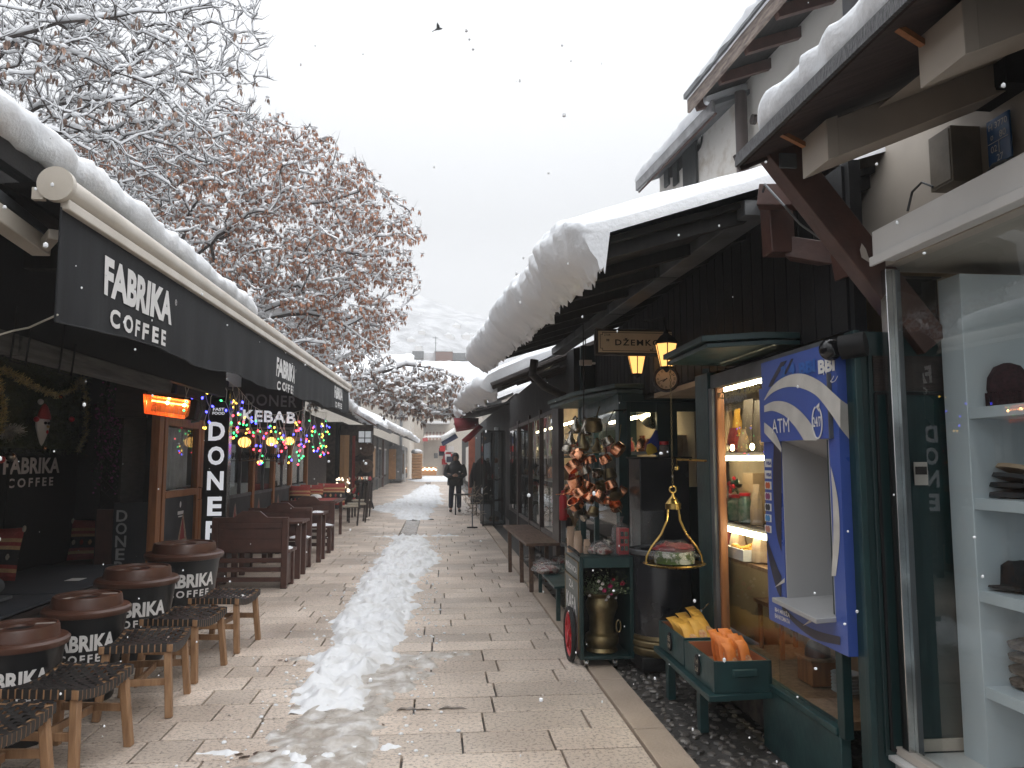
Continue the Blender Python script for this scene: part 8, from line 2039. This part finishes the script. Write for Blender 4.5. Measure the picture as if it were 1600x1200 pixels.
mb = MB(); mb.tube([(wx(679, 109), 109, wz(566, 109)), (wx(679, 109), 109, wz(526, 109))], .05, M['greymetal'], 5); mb.tube([(wx(674, 109), 109, wz(528, 109)), (wx(682, 109), 109, wz(528, 109))], .04, M['greymetal'], 4); mb.tube([(wx(676, 109), 109, wz(536, 109)), (wx(682, 109), 109, wz(536, 109))], .03, M['greymetal'], 4); build(mb, 'mast', t)
# right-hand backdrop behind the row so that no gap shows
rb = thing('plain_house', 'plain far house with snow roof behind the right row', 'house', (8, 60, 0))
mb = MB(); mb.box(3.5, 14, 40, 60, 0, 5.0, cw2); build(mb, 'wall', rb)
mb = MB(); mb.box(3.3, 14.2, 39.8, 60.2, 5.0, 5.4, M['snow']); build(mb, 'roof_snow', rb)
# hills
def hill_z(x, y):
    j = max(0, (y - 270) / 9); return 12 + (j / 25) ** .8 * 98 * (0.66 + .34 * math.sin(x * .010 + 2.2)) + 7 * fbm((x * .016, y * .016, 1)) + 1.8 * fbm((x * .12, y * .12, 4))
mb = MB(); P = []
for i in range(90):
    r_ = []
    for j in range(26):
        x = -400 + i * 9; y = 270 + j * 9; hgt = hill_z(x, y)
        if j == 0: hgt = -2
        r_.append(Vector((x, y, hgt)))
    P.append(r_)
hm = mat('snowy_wooded_hill', (.44, .45, .47), (.17, .18, .19), scale=.12, rough=.9, bump=0, contrast=(.42, .62), detail=9)
mb.grid(P, hm); o = struct(mb, 'hills'); 
# tiny far roofs on the slope
vh = mat('far_wall', (.60, .58, .56), rough=.9, bump=0)
for k in range(18):
    px, py = rnd.uniform(560, 780), rnd.uniform(512, 552); p = None
    for y in range(282, 490, 2):
        q_ = at(px, py, Y=y)
        if hill_z(q_.x, y) >= q_.z: p = q_; break
    w_ = rnd.uniform(2.4, 4.2)
    if p is None: continue
    p.z = hill_z(p.x, y)
    t = thing('hillside_house', 'x', 'house', (p.x, y, p.z), rnd.uniform(-.3, .3), 'tiny hazy houses with snowy roofs on the far hillside')
    t['label'] = 'tiny snow roofed house in the haze on the far hillside'
    mb = MB(); T = _wm(t); mb.T = T
    mb.box(-w_ / 2, w_ / 2, 0, w_, -3, w_ * .5, vh); build(mb, 'wall', t)
    mb = MB(); mb.T = T; mb.prism([(-w_ * .6, w_ * .5), (w_ * .6, w_ * .5), (0, w_ * .85)], w_ * 1.1, M['snow']); build(mb, 'roof', t)
# ================================================================== TREES under snow
M['bark'] = mat('wet_bark', (0.075, 0.058, 0.052), (0.042, 0.034, 0.031), scale=8, rough=.75, bump=.6, bscale=20)
M['leafr'] = mat('rust_leaves', (0.47, 0.245, 0.155), (0.35, 0.18, 0.12), scale=3, rough=.8, bump=0, isl=.35)
M['leafb'] = mat('brown_leaves', (0.30, 0.20, 0.15), (0.22, 0.145, 0.115), scale=3, rough=.8, bump=0, isl=.35)
M['tsnow'] = mat('branch_snow', (0.86, 0.87, 0.89), (0.80, 0.81, 0.83), scale=4, rough=.8, bump=0, spec=.2)
def ring(verts, faces, a, b, ra, rb, n, up=None, sq=1.0):
    d = b - a
    L = d.length
    if L < 1e-5: return
    d /= L; s = d.cross(Vector((0, 0, 1)))
    if s.length < .05: s = d.cross(Vector((0, 1, 0)))
    s.normalize(); u = s.cross(d); b0 = len(verts)
    for p, r in ((a, ra), (b, rb)):
        for k in range(n):
            t = 2 * math.pi * k / n; verts.append(tuple(p + s * (math.cos(t) * r) + u * (math.sin(t) * r * sq)))
    for k in range(n):
        k2 = (k + 1) % n; faces.append((b0 + k, b0 + k2, b0 + n + k2, b0 + n + k))
def make_tree(label, base, limbs, attract, seed, bf=.35, r0=.0045, leafy=0, leafm='leafr', lsize=1.0, twigs=3, tl=.28, snowk=1.0, leaf_region=None, jit=.10):
    rg = np.random.RandomState(seed); rr = random.Random(seed)
    nodes = []; par = []; pl = []
    def addpath(pts, p0):
        prev = p0
        for p in pts:
            nodes.append(np.array(p, float)); par.append(prev); pl.append(0 if prev < 0 else pl[prev] + np.linalg.norm(nodes[-1] - nodes[prev])); prev = len(nodes) - 1
        return prev
    tip0 = addpath(base, -1)
    for start, pts in limbs: addpath(pts, start if start >= 0 else tip0)
    A = np.array(attract); n = len(A); N0 = len(nodes)
    best = np.full(n, 1e9); bp = np.zeros(n, int)
    for i in range(max(0, len(base) - 2), N0):
        d = np.linalg.norm(A - nodes[i], axis=1); c = d + bf * (pl[i] + d) + np.where(d < .05, 9, 0); m_ = c < best; best[m_] = c[m_]; bp[m_] = i
    alive = np.ones(n, bool)
    for it in range(n):
        c = np.where(alive, best, 1e9); k = int(np.argmin(c))
        if c[k] > 1e8: break
        alive[k] = False; i = len(nodes); p = int(bp[k]); d0 = np.linalg.norm(A[k] - nodes[p])
        nodes.append(A[k].copy()); par.append(p); pl.append(pl[p] + d0)
        d = np.linalg.norm(A - A[k], axis=1); cc = d + bf * (pl[i] + d); m_ = cc < best; best[m_] = cc[m_]; bp[m_] = i
    NN = len(nodes); tips = np.zeros(NN)
    haschild = np.zeros(NN, bool)
    for i in range(NN):
        if par[i] >= 0: haschild[par[i]] = True
    for i in range(NN): tips[i] += 0 if haschild[i] else 1
    for i in range(NN - 1, -1, -1):
        if par[i] >= 0: tips[par[i]] += tips[i]
    rad = r0 * tips ** (1 / 2.15)
    t = thing('snowy_tree', label, 'tree', tuple(base[0]), 0, 'snow laden trees behind the left row')
    bv, bfc, tv_, tf, sv, sf = [], [], [], [], [], []
    W = Vector(base[0])
    twl = []
    for i in range(NN):
        p = par[i]
        if p < 0: continue
        a = Vector(nodes[p]) - W; b = Vector(nodes[i]) - W; L = (b - a).length
        m1 = a.lerp(b, .5) + Vector((rr.uniform(-1, 1), rr.uniform(-1, 1), rr.uniform(-.6, 1))) * L * jit
        ra = min(rad[p], rad[i] * 1.5); rb = rad[i]; rm = (ra + rb) / 2
        V, F, k = (tv_, tf, 7) if i < N0 and i < len(base) else (bv, bfc, 6 if rb > .03 else 4 if rb > .01 else 3)
        ring(V, F, a, m1, ra, rm, k); ring(V, F, m1, b, rm, rb, k)
        for (q, w, r_) in ((a, m1, rm), (m1, b, rb)):
            d = (w - q); hz = math.hypot(d.x, d.y) / max(d.length, 1e-6)
            if hz > .35 and rr.random() < .93:
                th = hz * (.010 + min(r_, .05) * .9) * snowk * rr.uniform(.7, 1.3); wd = min(r_, .06) * .95 + .007 * snowk
                o_ = Vector((0, 0, r_ * .7 + th * .75)); ring(sv, sf, q + o_, w + o_, wd * rr.uniform(.7, 1.1), wd * rr.uniform(.7, 1.1), 5 if r_ > .01 else 4, sq=th / wd)
        if rb < .03: twl.append((a, m1, b, rb))
    snow_blobs = []
    for a, m1, b, rb in twl:
        d = (b - a); d = d.normalized() if d.length > 1e-5 else Vector((1, 0, 0))
        for q in range(twigs):
            s0 = m1.lerp(b, rr.random()) if rr.random() < .7 else a.lerp(m1, rr.random())
            v = (d * .8 + Vector((rr.uniform(-1, 1), rr.uniform(-1, 1), rr.uniform(-.5, .9)))).normalized(); L = tl * rr.uniform(.5, 1.3)
            p1 = s0 + v * L * .5 - Vector((0, 0, L * .04)); v2 = (v + Vector((0, 0, rr.uniform(.1, .8)))).normalized(); p2 = p1 + v2 * L * .5
            ring(bv, bfc, s0, p1, .0042, .0034, 3); ring(bv, bfc, p1, p2, .0034, .0018, 3)
            if rr.random() < .8 * snowk:
                ring(sv, sf, s0 + Vector((0, 0, .011)), p1 + Vector((0, 0, .010)), .010, .008, 4, sq=.9)
                if rr.random() < .4: snow_blobs.append((p1 + Vector((0, 0, .008)), rr.uniform(.02, .045)))
            twl_p = p2
    for c, r_ in snow_blobs:
        b0 = len(sv); q = [rr.uniform(.7, 1.3) for _ in range(6)]
        for k, (x, y, z) in enumerate(((1, 0, 0), (0, 1, 0), (-1, 0, 0), (0, -1, 0), (0, 0, .8), (0, 0, -.35))): sv.append((c.x + x * r_ * q[k], c.y + y * r_ * q[k], c.z + z * r_ * q[k]))
        for k in range(4): sf.append((b0 + k, b0 + (k + 1) % 4, b0 + 4)); sf.append((b0 + (k + 1) % 4, b0 + k, b0 + 5))
    def mk(V, F, name, m, sm=True):
        me = bpy.data.meshes.new(name); me.from_pydata(V, [], F); me.materials.append(m)
        if sm: me.polygons.foreach_set('use_smooth', [True] * len(F))
        me.update(); o = bpy.data.objects.new(name, me); COL.objects.link(o); o.parent = t; WM[o.name] = _wm(t).copy(); return o
    mk(tv_, tf, 'trunk', M['bark']); mk(bv, bfc, 'branches', M['bark'])
    lv, lf = [], []
    if leafy:
        cand = [x for x in twl if leaf_region is None or leaf_region(x[2] + W)]
        for k in range(leafy):
            if not cand: break
            a, m1, b, rb = cand[rr.randrange(len(cand))]
            c = m1.lerp(b, rr.random()) + Vector((rr.gauss(0, .10), rr.gauss(0, .10), rr.gauss(-.02, .08)))
            nl = rr.randint(4, 8)
            for q in range(nl):
                az_ = rr.uniform(0, 6.283); o_ = Vector((math.cos(az_), math.sin(az_), 0)); L = lsize * rr.uniform(.07, .14); w_ = L * rr.uniform(.12, .24)
                p0 = c + o_ * .015; p1 = c + o_ * L * .28 + Vector((0, 0, -L * .45)); p2 = c + o_ * L * rr.uniform(.2, .5) + Vector((0, 0, -L))
                s_ = Vector((-o_.y, o_.x, rr.uniform(-.4, .4))).normalized() * w_; b0 = len(lv)
                lv += [tuple(p0), tuple(p1 + s_), tuple(p2), tuple(p1 - s_)]; lf.append((b0, b0 + 1, b0 + 2, b0 + 3))
            if rr.random() < .85:
                r_ = lsize * rr.uniform(.035, .085); b0 = len(sv); q = [rr.uniform(.6, 1.3) for _ in range(7)]; cc = c + Vector((0, 0, .012))
                for k2, (x, y, z) in enumerate(((1, 0, 0), (.3, .95, 0), (-.8, .6, 0), (-.8, -.6, 0), (.3, -.95, 0), (0, 0, .65), (0, 0, -.45))): sv.append((cc.x + x * r_ * q[k2], cc.y + y * r_ * q[k2], cc.z + z * r_ * q[k2]))
                for k2 in range(5): sf.append((b0 + k2, b0 + (k2 + 1) % 5, b0 + 5)); sf.append((b0 + (k2 + 1) % 5, b0 + k2, b0 + 6))
        mk(lv, lf, 'leaves', M[leafm], False)
    mk(sv, sf, 'snow_cover', M['tsnow'])
    print('tree', label[:20], NN, len(bfc), len(sf), len(lf))
    return t
def ell(n, c, r, seed, cond=None, shell=.45):
    rg = np.random.RandomState(seed); out = []
    while len(out) < n:
        v = rg.uniform(-1, 1, 3); l = np.linalg.norm(v)
        if l > 1 or (l < shell and rg.rand() < .75): continue
        p = np.array(c) + v * np.array(r)
        if cond is None or cond(p): out.append(p)
    return out
def wl_(pts, Y): return [tuple(at(px, py, Y=y)) for (px, py), y in zip(pts, Y)]
# near tree: bare branches over the coffee house
b1 = [(-9.2, 10.2, 0), (-9.15, 10.2, 2.2), (-9.0, 10.1, 4.2)]
limbs = [(2, wl_([(-110, 110), (0, 62), (90, 36), (180, 27), (260, 20), (330, 8)], [9.6, 9.2, 9.0, 8.8, 8.7, 8.6])),
         (2, wl_([(-80, 130), (30, 55), (100, 80), (170, 110), (240, 135), (290, 180), (312, 198)], [9.9, 9.6, 9.4, 9.2, 9.1, 9.0, 9.0])),
         (2, wl_([(-60, 90), (45, 62), (95, 95), (150, 140), (198, 182), (250, 205), (300, 215)], [10.3, 10.0, 9.9, 9.8, 9.8, 9.8, 9.8])),
         (2, wl_([(-90, 240), (0, 230), (60, 215), (130, 205)], [10.2, 10.4, 10.6, 10.8])),
         (2, wl_([(-100, -60), (0, -80), (120, -60), (200, -20)], [9.6, 9.3, 9.2, 9.2]))]
att = ell(3000, (-6.3, 9.8, 6.9), (4.1, 2.3, 3.0), 11, cond=lambda p: p[2] > 3.9 and p[2] < 9.6, shell=.3)
make_tree('near snow covered tree with bare arching branches above the coffee house roof', b1, limbs, att, 3, bf=.25, r0=.0042, leafy=1000, leafm='leafb', lsize=.8, twigs=3, tl=.28, snowk=1.5, leaf_region=lambda p: p.z < 6.9)
# middle tree: rust leaves
b2 = [(-6.6, 17.5, 0), (-6.55, 17.5, 2.0), (-6.4, 17.5, 3.6)]
limbs = [(2, wl_([(270, 440), (330, 380), (400, 340), (470, 320), (560, 300)], [17.4, 17.3, 17.2, 17.0, 16.8])),
         (2, wl_([(260, 400), (300, 330), (350, 270), (390, 200)], [17.6, 17.6, 17.8, 17.9])),
         (2, wl_([(240, 400), (200, 330), (150, 290), (80, 260)], [17.5, 17.5, 17.4, 17.2])),
         (2, wl_([(300, 460), (380, 450), (440, 410), (520, 390), (600, 400)], [17.0, 16.8, 16.6, 16.6, 16.5])),
         (2, wl_([(330, 500), (410, 500), (480, 490), (540, 510), (590, 545)], [17.0, 17.0, 17.0, 17.0, 17.0]))]
att = ell(2300, (-5.1, 17.6, 6.25), (4.75, 3.4, 3.25), 12, cond=lambda p: p[2] > 3.3 + max(0, (p[0] + 3) * .15), shell=.5)
make_tree('wide tree with hanging rust brown leaves under snow behind the awning', b2, limbs, att, 5, bf=.3, r0=.006, leafy=12500, leafm='leafr', lsize=.9, twigs=2, tl=.34, snowk=2.0)
# far tree: low boughs reaching over the lane
b3 = [(-5.6, 27, 0), (-5.5, 27, 2.2), (-5.2, 26.8, 3.8)]
limbs = [(2, wl_([(520, 600), (580, 590), (620, 575), (650, 572), (690, 580), (720, 590)], [26.5, 26, 25.6, 25.4, 25.2, 25])),
         (2, wl_([(500, 560), (540, 520), (590, 490), (630, 500)], [26.5, 26.4, 26.3, 26.2]))]
att = ell(330, (-.55, 25.5, 3.72), (1.95, 1.1, .88), 13, shell=.1) + ell(480, (-3.6, 26.2, 5.1), (2.3, 1.8, 1.9), 14)
make_tree('far tree whose low brown leaved boughs hang over the lane', b3, limbs, att, 8, bf=.3, r0=.006, leafy=2100, leafm='leafb', lsize=1.3, twigs=1, tl=.3, snowk=2.4)
# ================================================================== THE MAN
q = at(711, 800, Z=0)
man = thing('person', 'man in dark hooded coat and jeans standing on the lane, hands together', 'person', (q.x, q.y, 0))
def skin_body(name, verts, edges, radii, m, parent, loc, sub=2):
    me = bpy.data.meshes.new(name); me.from_pydata(verts, edges, []); me.update()
    o = bpy.data.objects.new(name, me); COL.objects.link(o)
    sk = o.modifiers.new('skin', 'SKIN'); sk.use_smooth_shade = True
    if not me.skin_vertices: me.attributes
    bpy.context.view_layer.objects.active = o
    for i, r_ in enumerate(radii):
        me.skin_vertices[0].data[i].radius = r_ if hasattr(r_, '__len__') else (r_, r_)
    me.skin_vertices[0].data[0].use_root = True
    ss = o.modifiers.new('sub', 'SUBSURF'); ss.levels = sub; ss.render_levels = sub
    dg = bpy.context.evaluated_depsgraph_get(); ev = o.evaluated_get(dg); m2 = bpy.data.meshes.new_from_object(ev)
    bpy.data.objects.remove(o)
    m2.materials.clear(); m2.materials.append(m); m2.polygons.foreach_set('use_smooth', [True] * len(m2.polygons)); m2.polygons.foreach_set('material_index', [0] * len(m2.polygons))
    o = bpy.data.objects.new(name, m2); COL.objects.link(o); o.parent = parent; o.location = loc
    return o
skin = mat('skin', (.42, .24, .17), (.36, .2, .14), rough=.55, bump=0)
jeans = mat('dark_jeans', (.018, .024, .045), (.012, .016, .03), scale=30, rough=.9, bump=.3)
coat = mat('dark_coat', (.022, .022, .025), (.014, .014, .016), scale=6, rough=.75, bump=.6, bscale=18)
# one continuous body: pelvis root, legs, spine, neck, head, arms
BV = [(0, 0, .93), (.10, 0, .86), (.115, -.01, .50), (.12, .01, .09), (.13, -.12, .04), (-.10, 0, .86), (-.12, -.01, .50), (-.13, .01, .09), (-.15, -.12, .04),
      (0, 0, 1.15), (0, 0, 1.38), (0, 0, 1.50), (0, -.01, 1.58), (0, -.015, 1.67),
      (.17, 0, 1.42), (.25, -.01, 1.14), (.09, -.20, 1.09), (-.17, 0, 1.42), (-.25, -.01, 1.14), (-.06, -.21, 1.10)]
BE = [(0, 1), (1, 2), (2, 3), (3, 4), (0, 5), (5, 6), (6, 7), (7, 8), (0, 9), (9, 10), (10, 11), (11, 12), (12, 13), (10, 14), (14, 15), (15, 16), (10, 17), (17, 18), (18, 19)]
BR = [(.14, .11), .09, .065, .045, (.045, .03), .09, .065, .045, (.045, .03), (.14, .10), (.13, .09), .055, .075, .085, .06, .045, .032, .06, .045, .032]
body = skin_body('body', BV, BE, BR, skin, man, (0, 0, 0))
# clothing
skin_body('jeans', [(0, .0, .95), (.09, 0, .88), (.115, -.01, .50), (.12, .012, .10), (-.09, 0, .88), (-.12, -.01, .50), (-.13, .012, .10)], [(0, 1), (1, 2), (2, 3), (0, 4), (4, 5), (5, 6)], [(.15, .12), .105, .085, .075, .105, .085, .075], jeans, man, (0, 0, 0))
for s_ in (-1, 1):
    mb = MB(); x = .125 * s_; mb.ball((q.x + x + .01 * s_, q.y - .06, .045), .09, M['black'], 12, 8, (.55, 1.45, .5)); build(mb, 'shoe', man)
mb = MB()
prof = [(.235, .80), (.245, .86), (.235, .98), (.225, 1.12), (.235, 1.28), (.22, 1.40), (.15, 1.48), (.09, 1.53)]
mb.lathe(prof, coat, 22, Matrix.Translation((q.x, q.y, 0)) @ Matrix.Diagonal((1.0, .66, 1, 1)))
ct = build(mb, 'coat', man)
for s_ in (-1, 1):
    mb = MB(); P = [(.19 * s_, 0, 1.42), (.255 * s_, .0, 1.30), (.29 * s_, -.01, 1.13), (.21 * s_, -.12, 1.08), (.09 * s_, -.21, 1.10)]; mb.tube([(q.x + a, q.y + b, c) for a, b, c in P], [.085, .085, .078, .068, .055], coat, 12); build(mb, 'sleeve', ct)
mb = MB(); mb.box(q.x - .004, q.x + .004, q.y - .163, q.y - .150, .84, 1.46, M['black']); mb.box(q.x + .10, q.x + .15, q.y - .142, q.y - .137, 1.20, 1.24, M['lettering']); build(mb, 'zip', ct)
for s_ in (-1, 1):
    mb = MB(); c = Vector((q.x + .04 * s_, q.y - .235, 1.105)); mb.ball(c, .042, skin, 10, 7, (.9, .6, 1))
    for f_ in range(4): mb.tube([c + Vector((-.01 * s_, -.01, .024 - f_ * .016)), c + Vector((-.045 * s_, -.03, .022 - f_ * .016)), c + Vector((-.065 * s_, -.015, .018 - f_ * .015))], [.0095, .009, .007], skin, 6)
    mb.tube([c + Vector((0, -.01, .03)), c + Vector((-.02 * s_, -.035, .05)), c + Vector((-.04 * s_, -.035, .055))], [.011, .01, .008], skin, 6); build(mb, 'hand', man)
mb = MB(); T = Matrix.Translation((q.x, q.y, 0)); mb.ball((q.x, q.y + .025, 1.66), .128, coat, 16, 12, (.9, .95, 1.12)); mb.lathe([(.15, 1.47), (.135, 1.52), (.11, 1.56)], coat, 18, T @ Matrix.Diagonal((1, .9, 1, 1)), capb=False, capt=False); build(mb, 'hood', man)
mb = MB(); fc = Vector((q.x, q.y - .058, 1.635)); mb.ball(fc, .078, skin, 14, 10, (.82, .72, 1.15)); mb.ball(fc + Vector((0, -.058, -.005)), .016, skin, 8, 6, (.8, 1, 1.5))
for s_ in (-1, 1): mb.ball(fc + Vector((.028 * s_, -.05, .022)), .010, M['black'], 6, 5)
mb.box(fc.x - .022, fc.x + .022, fc.y - .058, fc.y - .045, fc.z - .042, fc.z - .036, mat('lips', (.2, .08, .06), rough=.6)); build(mb, 'face', man)
mb = MB(); mb.ball((q.x, q.y - .01, 1.715), .098, M['black'], 14, 8, (.95, 1.0, .62)); mb.box(q.x - .06, q.x + .06, q.y - .17, q.y - .08, 1.70, 1.708, M['black']); build(mb, 'cap', man)

# ================================================================== BIRD
p = at(685, 46, Y=22)
t = thing('bird', 'small dark bird flying high over the lane', 'bird', p)
bdm = mat('bird_dark', (.03, .03, .035), rough=.8)
mb = MB()
mb.tube([p + Vector((-.13, 0, -.05)), p + Vector((-.06, 0, 0)), p + Vector((.02, 0, .02)), p + Vector((.09, 0, .03)), p + Vector((.125, 0, .03))], [.008, .03, .038, .025, .006], bdm, 8)
for s_ in (-1, 1): mb.add([p + Vector((-.05, 0, .02)), p + Vector((.05, 0, .03)), p + Vector((.03, s_ * .10, .07)), p + Vector((-.04, s_ * .22, .10)), p + Vector((-.06, s_ * .12, .05))], [(0, 1, 2, 3, 4)], bdm)
mb.add([p + Vector((-.1, -.01, -.03)), p + Vector((-.1, .01, -.03)), p + Vector((-.19, .035, -.08)), p + Vector((-.19, -.035, -.08))], [(0, 1, 2, 3)], bdm)
build(mb, 'body', t)

# ================================================================== FALLING SNOW
mb = MB(); fr_ = random.Random(77); mfl = mat('snowflake', (.92, .93, .95), rough=.8, bump=0)
for k in range(900):
    d = 1.1 + 17 * fr_.random() ** 1.3; px, py = fr_.uniform(-60, 1660), fr_.uniform(-40, 1240)
    p = at(px, py, Y=d); r_ = fr_.uniform(.0018, .0036) * (1 + d * .06)
    if not ((-1.6 < p.x < .4 or (p.x < 1.25 and p.z < 2.2) or (p.z > 3.6 and d < 9)) and p.z > .05 and p.z < 5.5): continue
    mb.ball(p, r_, mfl, 5, 3, (fr_.uniform(.7, 1.3), 1, fr_.uniform(.8, 1.6)))
tag(build(mb, 'falling_snow'), 'fine snowflakes drifting down through the whole lane', 'snowflakes', kind='stuff')
# ================================================================== HAZE
HAZE = 0.0022
mb = MB(); mb.box(-420, 420, -61, 520, -2.0, 128, M['snow'])
hz = build(mb, 'haze', smooth=False); hz['kind'] = 'stuff'; hz['label'] = 'pale snowy air hanging over the lane and hills'; hz['category'] = 'haze'
hm_ = bpy.data.materials.new('haze_air'); hm_.use_nodes = True
for n in list(hm_.node_tree.nodes): hm_.node_tree.nodes.remove(n)
o_ = hm_.node_tree.nodes.new('ShaderNodeOutputMaterial'); v_ = hm_.node_tree.nodes.new('ShaderNodeVolumePrincipled')
v_.inputs['Color'].default_value = (1.0, 1.0, 1.0, 1); v_.inputs['Density'].default_value = HAZE; v_.inputs['Anisotropy'].default_value = 0.2
hm_.node_tree.links.new(v_.outputs[0], o_.inputs['Volume']); hz.data.materials.clear(); hz.data.materials.append(hm_)
